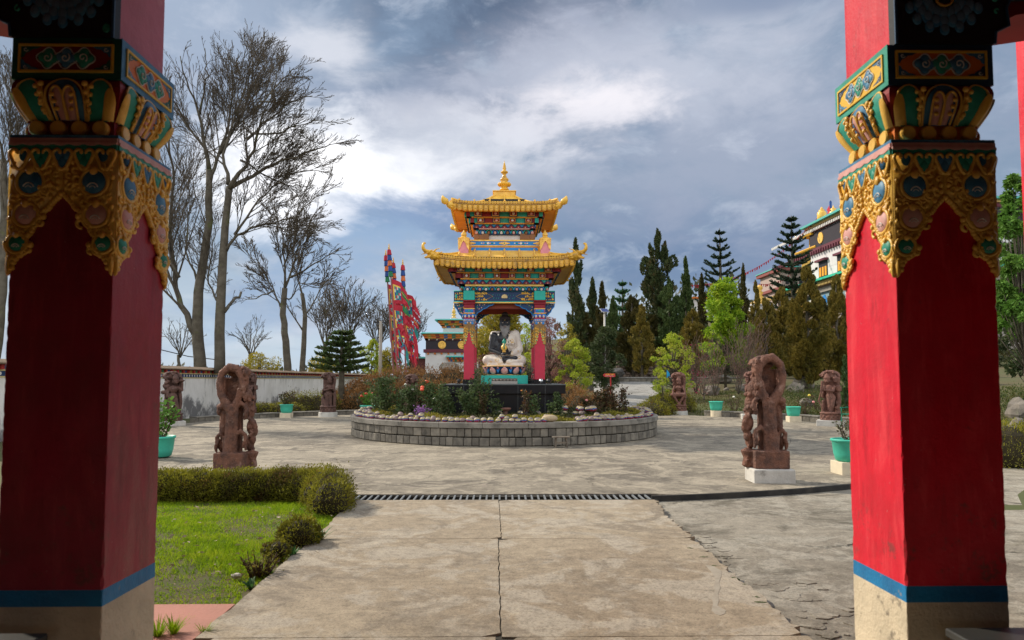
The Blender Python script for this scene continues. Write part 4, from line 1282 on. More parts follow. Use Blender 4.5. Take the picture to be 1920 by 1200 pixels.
# golden roofs
def roof(name, he, z_e, ht, zt, lift, n_t, zdisc, spec):
    """he eave half width, z_e bottom of fringe, zdisc top of the disc row, ht / zt upper edge"""
    def lf(t): return lift * abs(t) ** 3.2
    B = MB(); rib = MB(); fr = MB(); dk_ = MB(); so = MB()
    NU, NV = 16, 10
    fh = zdisc - z_e
    def side(q):
        for X in (rib, fr, dk_, so): X.M = B.M
        vs = []; fs = []
        for j in range(NV + 1):
            s_ = j / NV; h = he + (ht - he) * s_; sag = 0
            for i in range(NU + 1):
                t = -1 + 2 * i / NU
                vs.append((t * h, -h, zdisc - .02 + (zt - zdisc + .02) * s_ ** spec['pw'] + sag + lf(t) * (1 - s_) ** 2))
        for j in range(NV):
            for i in range(NU): a = j * (NU + 1) + i; fs.append((a, a + 1, a + NU + 2, a + NU + 1))
        B.add(vs, fs)
        # standing ribs
        nr_ = spec['ribs']
        for i in range(nr_):
            t = -1 + 2 * (i + .5) / nr_
            pts = []
            for j in range(NV + 1):
                s_ = j / NV; h = he + (ht - he) * s_
                if abs(t * he) > h + .001: break
                pts.append((t * he, -h, zdisc + .01 + (zt - zdisc + .02) * s_ ** spec['pw'] + lf(t * he / h) * (1 - s_) ** 2))
            if len(pts) > 1: rib.tube(pts, .028, 5)
        rib.tube([( -(he + (ht - he) * s_), -(he + (ht - he) * s_), zdisc + .0 + (zt - zdisc) * s_ ** spec['pw'] + lf(1) * (1 - s_) ** 2) for s_ in np.linspace(0, 1, 9)], .035, 6)
        # fringe : backing, tongues, disc row
        N_ = n_t
        for i in range(N_):
            t0 = -1 + 2 * i / N_; t1 = -1 + 2 * (i + 1) / N_; tm = (t0 + t1) / 2
            w_ = he * (t1 - t0); u = tm * he; l0 = z_e + lf(tm)
            fr.prism([(u - w_ * .5, l0 + fh * .24), (u - w_ * .38, l0 + fh * .08), (u - w_ * .2, l0), (u + w_ * .2, l0), (u + w_ * .38, l0 + fh * .08), (u + w_ * .5, l0 + fh * .24), (u + w_ * .5, l0 + fh * .80), (u - w_ * .5, l0 + fh * .80)], 0, .05, lambda a, b, c: (a, -he - c + .03, b))
            fr.tube([(u - w_ * .40, -he - .026, l0 + fh * .56), (u - w_ * .36, -he - .026, l0 + fh * .20), (u - w_ * .16, -he - .026, l0 + fh * .07), (u + w_ * .16, -he - .026, l0 + fh * .07), (u + w_ * .36, -he - .026, l0 + fh * .20), (u + w_ * .40, -he - .026, l0 + fh * .56)], .011, 4)
            fr.box(u - w_ * .2, u + w_ * .2, -he - .036, -he - .018, l0 + fh * .24, l0 + fh * .50)
            for kk in (-1, 1):
                uu = u + kk * w_ * .25
                fr.tube([(uu, -he + .02, l0 + fh * .80), (uu, -he - .055, l0 + fh * .80)], w_ * .235, 10)
                dk_.tube([(uu, -he - .050, l0 + fh * .80), (uu, -he - .0555 - .001, l0 + fh * .80)], w_ * .10, 8)
            so.box(u - w_ * .5, u + w_ * .5, -he - .024, -he + .02, l0 + fh * .56, l0 + fh * .62)  # dark strips stand in for the shade between tongues and discs
            so.box(u + w_ * .5 - .007, u + w_ * .5 + .007, -he - .0235, -he + .02, l0 + fh * .20, l0 + fh * .56)
    B.four(side)
    # soffit
    sb = MB()
    def sof(q):
        hi = spec['hi']; vs = []
        for i in range(NU + 1):
            t = -1 + 2 * i / NU
            vs += [(t * he, -he + .02, z_e + .05 + lf(t)), (t * hi, -hi, z_e + .07)]
        sb.add(vs, [(2 * i, 2 * i + 1, 2 * i + 3, 2 * i + 2) for i in range(NU)])
        sb.tube([(-he + .02 , -he + .03, z_e + .03 + lift), (-hi, -hi, z_e + .05)], .03, 4)
        sb.tube([(-he * .985 , -he * .96, z_e + .04 + lift), (he * .985, -he * .96, z_e + .04 + lift)], .02, 4) if lift < .03 else None
    sb.four(sof)
    r_ = B.build(name, m_rgoldl, pv, smooth=True)
    rib.build('ribs', m_rgoldl, r_); fr.build('fringe', m_rgold, r_); dk_.build('disc_centres', m_soffitg, r_); so.build('fringe_shade_strips', mat('groove_shade', (0.16, 0.075, 0.012), 0.6, bump=0), r_)
    sb.build('soffit', spec['sm'], r_)
    return r_


he1 = hf(132); he2 = hf(100.5)
R1 = roof('lower_roof', he1, zf(503.5, he1), hf(62), zf(474, hf(62)) + .12, .10, 27, zf(480.5, he1), dict(ribs=9, pw=1.5, hi=hf(107), sm=m_soffitg))
R2 = roof('upper_roof', he2, zf(396.3, he2), hf(19), zf(366.5, .33), .06, 20, zf(376.5, he2), dict(ribs=7, pw=2.3, hi=hf(76), sm=m_soffit))
hh = hf(20.5)
k = MB(); k.box(-hh, hh, -hh, hh, zf(367.5, hh), zf(357.5, hh)); k.box(-hh - .03, hh + .03, -hh - .03, hh + .03, zf(359, hh), zf(357, hh)); k.build('roof_crown', m_rgoldl, pv, bevel=.006)
zz = lambda y: P(945, y, 21).z
fp = [(.13, zz(357.5)), (.15, zz(356)), (.13, zz(354)), (.10, zz(352.5)), (.09, zz(350)), (.19, zz(347.5)), (.195, zz(345)), (.12, zz(342.3)), (.08, zz(341)), (.135, zz(338)), (.13, zz(336)), (.08, zz(333)), (.055, zz(329)), (.05, zz(327)), (.10, zz(324)), (.10, zz(322)), (.05, zz(319.5)), (.045, zz(318)), (.062, zz(316)), (.04, zz(314)), (.052, zz(312.5)), (.032, zz(311)), (.042, zz(309.8)), (.022, zz(308)), (.030, zz(307)), (.012, zz(305)), (.004, zz(301))]
k = MB(); k.lathe(fp, 20); 
for i in range(12):
    a = 2 * pi * i / 12; k.ell((.165 * cos(a), .165 * sin(a), zz(346)), (.05, .05, .055), 8, 5)
    k.ell((.085 * cos(a), .085 * sin(a), zz(323)), (.028, .028, .035), 6, 4)
k.build('finial', m_rgold, pv, smooth=True)


def flame_tip(B):
    """teardrop bud leaning outwards along +x"""
    B.tube([(-.10, 0, -.06), (.02, 0, -.02), (.09, 0, .02)], [.085, .09, .05], 10)
    for i in range(7):
        a = 2 * pi * i / 7; B.ell((-.02, .075 * cos(a), -.03 + .075 * sin(a)), (.05, .035, .035), 8, 5)
    B.tube([(.06, 0, .01), (.12, 0, .03), (.17, 0, .055), (.21, 0, .10), (.24, 0, .17), (.245, 0, .20)], [.03, .085, .10, .075, .03, .006], 12)


def makara(B):
    """dragon head with raised curling trunk, facing +x"""
    B.tube([(-.22, 0, -.04), (-.10, 0, -.01), (.02, 0, .02), (.10, 0, .05)], [.10, .125, .12, .085], 10)
    r = random.Random(4)
    for i in range(26):                               # scaly mane
        a = r.random() * 2 * pi; x = r.uniform(-.18, .05)
        B.ell((x, .115 * cos(a), .01 + .115 * sin(a)), (.035, .03, .035), 6, 4)
    B.tube([(.06, 0, .07), (.16, 0, .10), (.24, 0, .12), (.29, 0, .17), (.305, 0, .24), (.30, 0, .31), (.275, 0, .35), (.24, 0, .355)], [.075, .07, .055, .045, .038, .032, .035, .038], 10)
    B.tube([(.06, 0, -.01), (.15, 0, -.055), (.22, 0, -.09), (.245, 0, -.065)], [.06, .045, .035, .02], 8)
    for sy in (-1, 1):
        B.tube([(.18, sy * .04, .06), (.25, sy * .05, .03), (.31, sy * .045, .0), (.345, sy * .03, .02)], [.02, .016, .012, .006], 6)
        B.ell((.12, sy * .065, .13), (.035, .025, .03), 8, 5)
        B.tube([(.02, sy * .06, .13), (-.03, sy * .09, .20), (-.10, sy * .11, .225), (-.14, sy * .11, .27)], [.03, .022, .015, .006], 6)
        B.tube([(-.04, sy * .09, .05), (-.12, sy * .15, .10), (-.18, sy * .15, .16)], [.03, .02, .006], 6)
        for q in range(3): B.tube([(.15 + q * .03, sy * .035, .075), (.155 + q * .03, sy * .04, .045)], [.009, .003], 5)


zl = zf(484, he1) + .05; zu = zf(381, he2) - .04
k = MB(); makara(k); mk = carve(k, 'makara_head', m_rgold, .016, None, smooth_it=0)
k = MB(); flame_tip(k); fl_ = k.build('corner_flame', m_rgoldl, None, smooth=True)
first = True
for i, (sx, sy) in enumerate(((-1, -1), (1, -1), (1, 1), (-1, 1))):
    for src, h, z_ in ((mk, he1, zl), (fl_, he2, zu)):
        o = src if i == 0 else src.copy()
        if i: COL.objects.link(o)
        o.parent = pv
        o.location = (sx * (h + .05), sy * (h + .05), z_); o.rotation_euler = (0, 0, atan2(sy, sx)); o.scale = (1.15, 1.3, .90) if src is mk else (1.1, 1.1, 1.0)

# spotlights standing on the plinth
m_black = mat('black_iron', (0.02, 0.02, 0.022), 0.5, bump=0.03)
for x, y, a, lab in ((-1.32, -1.45, .6, 'small dark floodlight at the left corner of the black plinth'), (1.12, -1.50, -.4, 'pair of shiny floodlights beside the right front column of the pavilion')):
    t = thing('floodlight', lab, 'floodlight', (PC[0] + x, PC[1] + y, PZ), a)
    for j, dx_ in enumerate((0,) if x < 0 else (-.06, .16)):
        k = MB(); k.tube([(dx_, 0, .06), (dx_, -.03, .09), (dx_, -.07, .115)], [.035, .05, .055], 12); k.build('lamp_head', m_black if j or x < 0 else mat('chrome', (0.55, 0.57, 0.6), 0.25, metal=0.8, bump=0), t, smooth=True)
        k = MB(); k.box(dx_ - .06, dx_ + .06, -.04, .04, .001, .015); k.tube([(dx_ - .05, 0, .01), (dx_, 0, .07)], .01, 6); k.tube([(dx_ + .05, 0, .01), (dx_, 0, .07)], .01, 6); k.build('bracket', m_black, t)
# ------------------------------------------------------------------ seated bearded statue
m_skin = mat('black_skin', (0.014, 0.016, 0.022), 0.38, (0.03, 0.034, 0.042), 8, 0.6, 0.06, 40, spec=0.5)
m_beard = mat('grey_beard', (0.30, 0.29, 0.28), 0.6, (0.20, 0.19, 0.185), 10, 0.7, 0.2, 60)
m_hair = mat('dark_hair', (0.05, 0.038, 0.035), 0.6, bump=0.3, bscale=70)


def robemat():
    m = bpy.data.materials.new('robe_cream'); m.use_nodes = True
    t = m.node_tree; g = N(t); b = t.nodes['Principled BSDF']
    v = g.node('ShaderNodeTexCoord').outputs['Object']
    wv = g.vmath('ADD', v, g.vmath('MULTIPLY', g.noise(v, 9, 3, 0.6, out=1), (0.12, 0.12, 0.12)))
    n = g.node('ShaderNodeTexVoronoi', feature='F1'); g.put(n.inputs['Vector'], wv); n.inputs['Scale'].default_value = 4.2; n.inputs['Randomness'].default_value = 0.7
    d = n.outputs['Distance']
    petals = g.ramp(g.math('ABSOLUTE', g.math('SUBTRACT', d, 0.24)), 0.03, 0.10, 1, 0)
    core = g.ramp(d, 0.05, 0.12, 1, 0)
    brk_ = g.ramp(g.noise(v, 26, 3, 0.6), 0.42, 0.52)
    f = g.math('MULTIPLY', g.math('MAXIMUM', petals, core), brk_)
    c = g.mix(g.ramp(g.noise(v, 5, 4), 0.35, 0.7), (0.78, 0.72, 0.64), (0.66, 0.58, 0.50))
    c = g.mix(g.math('MULTIPLY', f, 0.85), c, (0.66, 0.40, 0.09))
    g.put(b.inputs['Base Color'], c); b.inputs['Roughness'].default_value = 0.6
    return m


m_robe = robemat()
DX = P(945.8, 686, 20.5).x; DZ = P(945, 686, 20.5).z
st = thing('seated_statue', 'seated black-skinned bearded statue in a cream and gold robe on a blue lotus throne', 'statue', (DX, 20.75, PZ), 0)
s0 = DZ - PZ
k = MB(); k.M = Matrix.Translation((0, 0, s0))
# head, face, neck, chest, arms, hands, shin : one skin
k.ell((0.015, -.02, 1.30), (.150, .165, .195), 18, 12)
k.ell((0.015, -.075, 1.20), (.115, .11, .12), 14, 8)
k.cap((0.01, .02, 1.12), (0.01, .02, 1.00), .085, .11)
k.ell((0.0, -.02, .82), (.27, .17, .24), 16, 10); k.ell((-.02, -.05, .50), (.225, .18, .26), 16, 10)
k.ell((-.22, .0, .62), (.16, .14, .26), 12, 8); k.ell((-.10, -.10, .83), (.12, .07, .09), 12, 8); k.ell((.09, -.10, .83), (.12, .07, .09), 12, 8)
k.ell((-.02, -.10, .50), (.17, .10, .17), 12, 8)
for (sh, el, wr) in (((-.32, .02, .93), (-.41, -.02, .50), (-.10, -.32, .36)), ((.32, .02, .93), (.42, -.02, .50), (.14, -.32, .37))):
    k.cap(sh, el, .105, .078); k.cap(el, wr, .078, .045); k.ell(sh, (.12, .11, .11), 12, 8)
# hands stacked, palm up, fingers curling towards the centre
k.ell((-.02, -.37, .345), (.085, .055, .026), 12, 6); k.ell((.06, -.37, .375), (.085, .055, .026), 12, 6)
for i in range(4):
    k.cap((-.00, -.40 + .024 * i, .350), (.10 - .01 * abs(i - 1.5), -.405 + .024 * i, .350), .013, .010, 6)
    k.cap((.04, -.40 + .024 * i, .385), (-.055 + .01 * abs(i - 1.5), -.405 + .024 * i, .392), .013, .010, 6)
k.cap((-.03, -.335, .36), (.02, -.36, .385), .014, .011, 6); k.cap((.08, -.335, .39), (.03, -.35, .41), .014, .011, 6)
# shin and foot lying across the lap
k.cap((.33, -.36, .23), (-.02, -.44, .16), .075, .05); k.cap((-.02, -.44, .16), (-.03, -.46, .26), .055, .045); k.ell((.02, -.43, .27), (.16, .06, .035), 10, 6)
# nose, brow, ears, lips
k.tube([(.015, -.175, 1.335), (.015, -.205, 1.27), (.015, -.215, 1.235)], [.016, .022, .026], 8)
for s in (-1, 1):
    k.ell((.015 + s * .02, -.195, 1.232), (.016, .018, .014), 8, 5)
    k.ell((.015 + s * .152, .0, 1.28), (.022, .035, .065), 8, 6); k.ell((.015 + s * .155, .0, 1.215), (.016, .022, .03), 8, 5)
    k.tube([(.015 + s * .02, -.182, 1.345), (.015 + s * .06, -.172, 1.365), (.015 + s * .10, -.145, 1.35)], [.010, .013, .008], 6)
    k.ell((.015 + s * .06, -.155, 1.25), (.04, .03, .035), 8, 6)
carve(k, 'body', m_skin, .014, st, smooth_it=2)
# eyes
k = MB(); k.M = Matrix.Translation((0, 0, s0))
for s in (-1, 1): k.ell((.015 + s * .062, -.166, 1.308), (.031, .013, .013), 12, 6)
each(k, 'eye', mat('eye_white', (0.80, 0.62, 0.50), 0.3, bump=0), st, smooth=True)
k = MB(); k.M = Matrix.Translation((0, 0, s0))
for s in (-1, 1): k.ell((.015 + s * .062, -.177, 1.308), (.011, .006, .011), 8, 5)
each(k, 'pupil', m_pdark, st, smooth=True)
k = MB(); k.M = Matrix.Translation((0, 0, s0)); k.ell((.015, -.186, 1.385), (.010, .006, .014), 8, 5)
k.build('forehead_mark', m_gold, st, smooth=True)
# beard, moustache
k = MB(); k.M = Matrix.Translation((0, 0, s0)); r = random.Random(2)
for i in range(34):
    a = -1.35 + 2.7 * (i % 17) / 16; lay = i // 17
    x0 = .015 + .135 * sin(a); y0 = -.05 - .125 * cos(a) - .01 * lay; L_ = .30 * cos(a * .62) ** 1.6 + .05
    zt0 = 1.19 - .03 * lay + .07 * (1 - cos(a))
    k.tube([(x0, y0, zt0), (x0 * .95, y0 - .03, zt0 - L_ * .35), (x0 * .72 + .012 * sin(i * 2.), y0 - .045, zt0 - L_ * .7), (x0 * .45 + .012 * sin(i * 1.7), y0 - .03 - .01 * lay, zt0 - L_)], [.020, .024, .018, .006], 6)
k.ell((.015, -.12, 1.13), (.11, .07, .09), 12, 8)
for s in (-1, 1): k.tube([(.015, -.200, 1.208), (.015 + s * .05, -.198, 1.198), (.015 + s * .095, -.170, 1.160), (.015 + s * .12, -.14, 1.10)], [.016, .018, .015, .006], 6)
k.build('beard', m_beard, st, smooth=True)
k = MB(); k.M = Matrix.Translation((0, 0, s0)); k.ell((.015, -.206, 1.178), (.03, .01, .008), 8, 5); k.build('lips', mat('lip', (0.35, 0.14, 0.12), 0.5, bump=0), st, smooth=True)
# hair
k = MB(); k.M = Matrix.Translation((0, 0, s0))
k.ell((.015, .02, 1.40), (.168, .17, .155), 18, 10)
for i in range(20):
    a = pi * 2 * i / 20; k.tube([(.015 + .165 * cos(a), .015 + .168 * sin(a), 1.405), (.015 + .15 * cos(a), .015 + .15 * sin(a), 1.475), (.015 + .07 * cos(a), .015 + .07 * sin(a), 1.545)], [.018, .018, .012], 5)
k.lathe([(.08, 1.52), (.10, 1.56), (.095, 1.60), (.06, 1.645), (.01, 1.66)], 14, (.015, .02, 0))
k.build('hair', m_hair, st, smooth=True)
# robe
k = MB(); k.M = Matrix.Translation((0, 0, s0))
for s in (-1, 1):
    k.cap((s * .13, .05, .18), (s * .50, -.20, .17), .20, .165)
    k.cap((s * .50, -.20, .17), (s * .12, -.42, .12), .155, .09)
k.ell((0, .05, .18), (.52, .34, .19), 20, 10)
k.box(-.52, .56, -.46, .30, -.03, .06)
# right-hand side of the torso, shoulder and hanging sleeve
k.cap((.34, .02, .97), (.45, -.02, .50), .135, .12); k.cap((.45, -.02, .50), (.24, -.27, .36), .12, .085)
k.cap((.46, .0, .6), (.40, -.12, .20), .10, .08)
k.ell((.24, .05, .78), (.20, .21, .30), 14, 10); k.ell((.14, .03, .52), (.20, .215, .26), 14, 10)
k.ell((.10, .12, .70), (.28, .15, .40), 14, 10)
k.cap((.10, -.15, .30), (-.18, -.16, .40), .06, .04); 
# left shoulder drape
k.cap((-.15, .09, 1.02), (-.33, .09, .98), .06, .09); k.cap((-.35, .09, .98), (-.43, .09, .80), .09, .05)
for i in range(7):
    k.tube([(.10 + .035 * i, -.10 - .012 * i, 1.0 - .01 * i), (.06 + .045 * i, -.21 + .006 * i, .72), (-.02 + .06 * i, -.215, .42)], [.014, .016, .012], 5)
for i in range(6):
    for s in (-1, 1): k.tube([(s * (.12 + .07 * i), -.40 + .045 * i, .05), (s * (.22 + .06 * i), -.40 + .05 * i, .17), (s * (.28 + .05 * i), -.25 + .04 * i, .30)], [.012, .014, .010], 5)
carve(k, 'robe', m_robe, .016, st, smooth_it=2)
# vase in the hands
k = MB(); k.lathe([(.045, .40), (.06, .42), (.03, .445), (.07, .48), (.092, .53), (.085, .585), (.05, .62), (.035, .64), (.05, .66)], 14, (-.01, -.385, s0)); v_ = k.build('vase', m_gold, st, smooth=True)
k = MB(); k.lathe([(.02, .63), (.04, .66), (.065, .70), (.05, .75), (.02, .79), (.004, .82)], 10, (-.01, -.385, s0)); k.tube([(-.01, -.48, s0 + .68), (-.01, -.485, s0 + .5)], .018, 6); k.build('vase_leaves', mat('jade', (0.02, 0.30, 0.22), 0.4, bump=0), st, smooth=True)
# lotus throne
k = MB(); k.lathe([(.46, -.27), (.50, -.25), (.60, -.12), (.655, -.03), (.66, -.015)], 32, (0, -.03, s0)); k.build('lotus_throne', m_navy, st, smooth=True)
k = MB(); k.lathe([(.50, -.285), (.51, -.265), (.49, -.25)], 32, (0, -.03, s0)); k.lathe([(.665, -.03), (.675, -.015), (.66, .005)], 32, (0, -.03, s0)); each(k, 'gold_rim', mat('rim_gold', (0.70, 0.42, 0.14), 0.5, bump=0), st, smooth=True)
k = MB(); b2 = MB(); b3 = MB()
for i in range(10):
    a = 2 * pi * i / 10 - pi / 2
    R_ = Euler((0, radians(-28), 0)).to_matrix(); Rz = Matrix.Rotation(a, 3, 'Z')
    E_ = (Rz @ Matrix.Rotation(radians(28), 3, 'Y')).to_euler()
    k.ell((.585 * cos(a), -.03 + .585 * sin(a), s0 - .155), (.05, .105, .115), 10, 8, E_)
    k.ell((.63 * cos(a), -.03 + .63 * sin(a), s0 - .075), (.035, .05, .05), 8, 6, E_)
    for d in (-.31, .31):
        aa = a + d
        b3.ell((.635 * cos(aa), -.03 + .635 * sin(aa), s0 - .07), (.03, .055, .045), 8, 5)
        b2.tube([(.60 * cos(aa + q_ * .05), -.03 + .60 * sin(aa + q_ * .05), s0 - .20 + .11 * abs(q_ + .2)) for q_ in (-1, -.6, -.2, .2, .6, 1)], .022, 6)
each(k, 'pink_petal', m_ppink, st, smooth=True); each(b2, 'blue_petal', m_bblue, st, smooth=True); each(b3, 'small_petal', mat('petal_mauve', (0.36, 0.17, 0.20), 0.6, bump=0), st, smooth=True)
k = MB(); k.box(-.69, .69, -.62, .62, .001, s0 - .285)
k.build('teal_base', m_teal, st, bevel=.008)
k = MB(); k.box(-.38, .38, -.74, -.62, .001, .085); kk = k.build('offering_shelf', mat('shelf_grey', (0.33, 0.31, 0.28), 0.7), st, bevel=.004)
rb = MB(); rb.box(-.38, .38, -.624, -.615, .088, .165); rb.build('shelf_niche', mat('niche_dark', (0.16, 0.13, 0.11), 0.8, bump=0), st)
for i in range(7):
    t = thing('offering_bowl', 'small metal water bowl in the row of seven before the statue', 'bowl', (DX - .30 + i * .1, 20.75 - .685, PZ + .086), 0, 'offering bowls in front of the seated statue')
    if i == 0:
        k = MB(); k.lathe([(.015, .0), (.028, .015), (.036, .045), (.033, .045), (.024, .018), (.001, .012)], 12); bowl = k.build('bowl', mat('bowl_metal', (0.30, 0.26, 0.22), 0.4, metal=0.6, bump=0), t, smooth=True)
    else:
        c = bowl.copy(); COL.objects.link(c); c.parent = t

# ------------------------------------------------------------------ carved red stone stelae round the courtyard
m_carv = mat('carved_sandstone', (0.205, 0.092, 0.058), 0.75, (0.085, 0.045, 0.034), 6, 0.95, 0.5, 26, stain=(0.33, 0.20, 0.15), bdist=0.03, stain_s=4, stain_t=(0.55, 0.70))
m_carvd = mat('carved_stone_dark', (0.125, 0.065, 0.05), 0.8, (0.07, 0.04, 0.033), 7, 0.9, 0.5, 50, stain=(0.18, 0.11, 0.09), stain_s=5, stain_t=(0.56, 0.7))
m_carvm = mat('carved_stone_mid', (0.20, 0.092, 0.066), 0.8, (0.11, 0.055, 0.043), 7, 0.9, 0.5, 50, stain=(0.27, 0.16, 0.12), stain_s=5, stain_t=(0.56, 0.7))
m_whitebase = mat('whitewashed_base', (0.56, 0.54, 0.49), 0.85, (0.43, 0.41, 0.37), 4, 0.8, 0.4, 30, stain=(0.26, 0.25, 0.22), stain_s=6, stain_t=(0.58, 0.68))


def head_(k, c, s, yaw=0.0):
    cx, cy, cz = c
    k.ell(c, (.085 * s, .095 * s, .11 * s), 12, 8)
    k.ell((cx, cy - .07 * s, cz - .045 * s), (.05 * s, .045 * s, .045 * s), 8, 6)
    k.tube([(cx, cy - .09 * s, cz + .02 * s), (cx, cy - .115 * s, cz - .02 * s)], [.012 * s, .02 * s], 6)
    for q in (-1, 1):
        k.ell((cx + q * .035 * s, cy - .085 * s, cz + .03 * s), (.022 * s, .015 * s, .01 * s), 6, 4)
        k.ell((cx + q * .09 * s, cy, cz - .02 * s), (.02 * s, .03 * s, .045 * s), 6, 5)
    k.lathe([(.10 * s, .05 * s), (.11 * s, .09 * s), (.08 * s, .14 * s), (.05 * s, .19 * s), (.02 * s, .24 * s)], 10, c)


def figure_stela(name, label, loc, rz, pose, seed, H=1.75, matx=None, wbase=(.40, .34, .16)):
    t = thing(name, label, 'statue', loc, rz, None)
    bw, bd, bhh = wbase
    k = MB()
    if pose in ('drum', 'tray'): k.lathe([(bw * 1.02, -.06), (bw * 1.0, bhh)], 28)
    else: k.box(-bw, bw, -bd, bd, -.06, bhh)
    k.build('whitewashed_base', m_whitebase, t, bevel=.012)
    k = MB(); r = random.Random(seed); k.M = Matrix.Translation((0, 0, bhh)) @ Matrix.Scale((H - bhh) / 1.62, 4)
    # carved foot with a frieze
    k.lathe([(.31, 0), (.325, .02), (.29, .04), (.29, .19), (.33, .21), (.33, .235), (.30, .25)], 26)
    for i in range(26):
        a = 2 * pi * i / 26; k.ell((.295 * cos(a), .295 * sin(a), .075 + .06 * (i % 2)), (.03, .03, .045), 6, 5)
    # back slab with foliage canopy
    k.box(-.20, .24, .10, .26, .2, 1.42)
    k.ell((.0, .16, 1.44), (.30, .15, .16), 12, 8)
    for i in range(40):
        a = r.uniform(-.2, pi + .2); R_ = r.uniform(.16, .29)
        k.ell((R_ * cos(a), .02 + r.uniform(-.06, .14), 1.40 + .17 * sin(a) * r.uniform(.5, 1.1)), (.045, .05, .038), 6, 5)
    for i in range(14):
        s = r.choice((-1, 1)); k.ell((s * r.uniform(.17, .25), r.uniform(-.02, .12), r.uniform(.35, 1.35)), (.05, .06, .07), 6, 5)
    k.tube([(.21, .06, .25), (.26, .05, .6), (.22, .04, 1.0), (.25, .0, 1.35)], [.07, .06, .055, .06], 8)
    # attendant
    k.cap((-.22, .0, .26), (-.21, .0, .50), .06, .05); k.ell((-.21, -.01, .58), (.05, .05, .06), 8, 6)
    # figure
    if pose == 'drum':
        hip = (0, -.02, .62); k.ell(hip, (.15, .12, .10), 12, 8); k.ell((0, -.04, .92), (.125, .095, .13), 12, 8); k.ell((0, -.02, .76), (.09, .08, .12), 10, 8)
        for s in (-1, 1):
            k.cap((s * .10, -.06, .62), (s * .20, -.22, .60), .085, .07); k.cap((s * .20, -.22, .60), (-s * .02 + s * .03, -.20, .30), .062, .04); k.ell((s * .04, -.26, .275), (.04, .08, .03), 8, 5)
            k.ell((s * .065, -.12, .95), (.06, .05, .055), 8, 6)
            k.cap((s * .16, -.03, 1.0), (s * .24, -.10, .80), .05, .04); k.cap((s * .24, -.10, .80), (s * .22, -.22, .70), .04, .03)
        k.cap((-.26, -.20, .66), (.22, -.22, .67), .085, .085, 12)
        for i in range(7): k.tube([(-.24 + .075 * i, -.2 + .09 * cos(a), .665 + .09 * sin(a)) for a in np.linspace(0, 2 * pi, 10)], .010, 4)
        head_(k, (0, -.05, 1.18), 1.0)
    elif pose == 'tray':
        for s in (-1, 1): k.cap((s * .07, -.03, .70), (s * .06 + .04, -.06, .28), .085, .045); k.ell((s * .07 + .03, -.10, .265), (.035, .07, .025), 8, 5)
        k.ell((0.02, -.03, .74), (.14, .10, .12), 12, 8); k.ell((0.02, -.04, .98), (.13, .09, .12), 12, 8); k.ell((.02, -.03, .86), (.095, .075, .1), 10, 8)
        for s in (-1, 1):
            k.ell((.02 + s * .065, -.11, 1.0), (.055, .05, .05), 8, 6)
            k.cap((.02 + s * .16, -.03, 1.05), (.02 + s * .20, -.06, .88), .048, .04); k.cap((.02 + s * .20, -.06, .88), (.10 + s * .05, -.20, .90), .04, .03)
        k.lathe([(.04, 0), (.13, .03), (.13, .045)], 12, (.10, -.20, .90))
        k.cap((-.13, -.06, .28), (-.22, -.05, .55), .12, .06); k.cap((.25, -.05, .3), (.24, -.03, .72), .06, .07)
        head_(k, (.04, -.05, 1.24), .95)
    elif pose == 'flute':
        k.cap((-.05, -.04, .72), (-.05, -.10, .30), .085, .05); k.cap((.06, -.04, .72), (.14, -.14, .52), .085, .06); k.cap((.14, -.14, .52), (-.10, -.16, .36), .058, .04)
        k.ell((0, -.03, .76), (.13, .10, .12), 12, 8); k.ell((.01, -.04, 1.00), (.13, .09, .13), 12, 8); k.ell((0, -.03, .88), (.095, .075, .1), 10, 8)
        k.cap((-.14, -.04, 1.08), (-.22, -.10, .93), .05, .04); k.cap((-.22, -.10, .93), (-.16, -.20, 1.10), .04, .03)
        k.cap((.16, -.04, 1.08), (.20, -.12, .94), .05, .04); k.cap((.20, -.12, .94), (-.04, -.20, 1.12), .04, .03)
        k.tube([(-.36, -.20, 1.06), (.06, -.18, 1.17)], .022, 7)
        for s in (-1, 1): head_(k, (s * .19, .0, 1.24), .72)
        head_(k, (0, -.06, 1.26), 1.0)
        for i in range(8): k.ell((.22 + .03 * cos(i), -.02, .35 + .07 * i), (.06, .05, .05), 6, 5)
    elif pose == 'staff':
        k.cap((-.03, -.04, .72), (-.01, -.12, .27), .085, .048); k.cap((.08, -.04, .72), (.06, -.10, .46), .085, .06); k.cap((.06, -.10, .46), (.02, -.08, .28), .055, .04)
        k.ell((0, -.03, .76), (.13, .10, .12), 12, 8); k.ell((-.03, -.04, 1.00), (.13, .09, .13), 12, 8); k.ell((-.01, -.03, .88), (.095, .075, .1), 10, 8)
        k.cap((-.16, -.04, 1.08), (-.20, -.14, .94), .05, .04); k.cap((-.20, -.14, .94), (-.22, -.22, 1.06), .04, .03)
        k.cap((.12, -.06, 1.06), (.10, -.18, .93), .05, .04); k.cap((.10, -.18, .93), (-.14, -.22, .96), .04, .03)
        k.tube([(-.20, -.20, 1.25), (-.25, -.2, .9), (-.33, -.16, .62), (-.22, -.14, .40), (-.18, -.1, .26)], [.05, .03, .028, .035, .03], 7)
        head_(k, (-.08, -.10, 1.27), .95); head_(k, (.16, -.02, 1.27), .75)
        k.lathe([(.075, 0), (.085, .03), (.08, .15), (.09, .17)], 12, (.26, -.02, .92))
    else:   # raised bowl, turned sideways
        k.cap((-.05, -.03, .70), (-.10, -.08, .28), .10, .06); k.cap((.07, -.03, .70), (.16, -.10, .30), .095, .055)
        k.ell((0, -.02, .78), (.15, .12, .14), 12, 8); k.ell((.02, -.04, 1.02), (.13, .11, .13), 12, 8); k.ell((.07, -.12, 1.04), (.07, .06, .06), 8, 6)
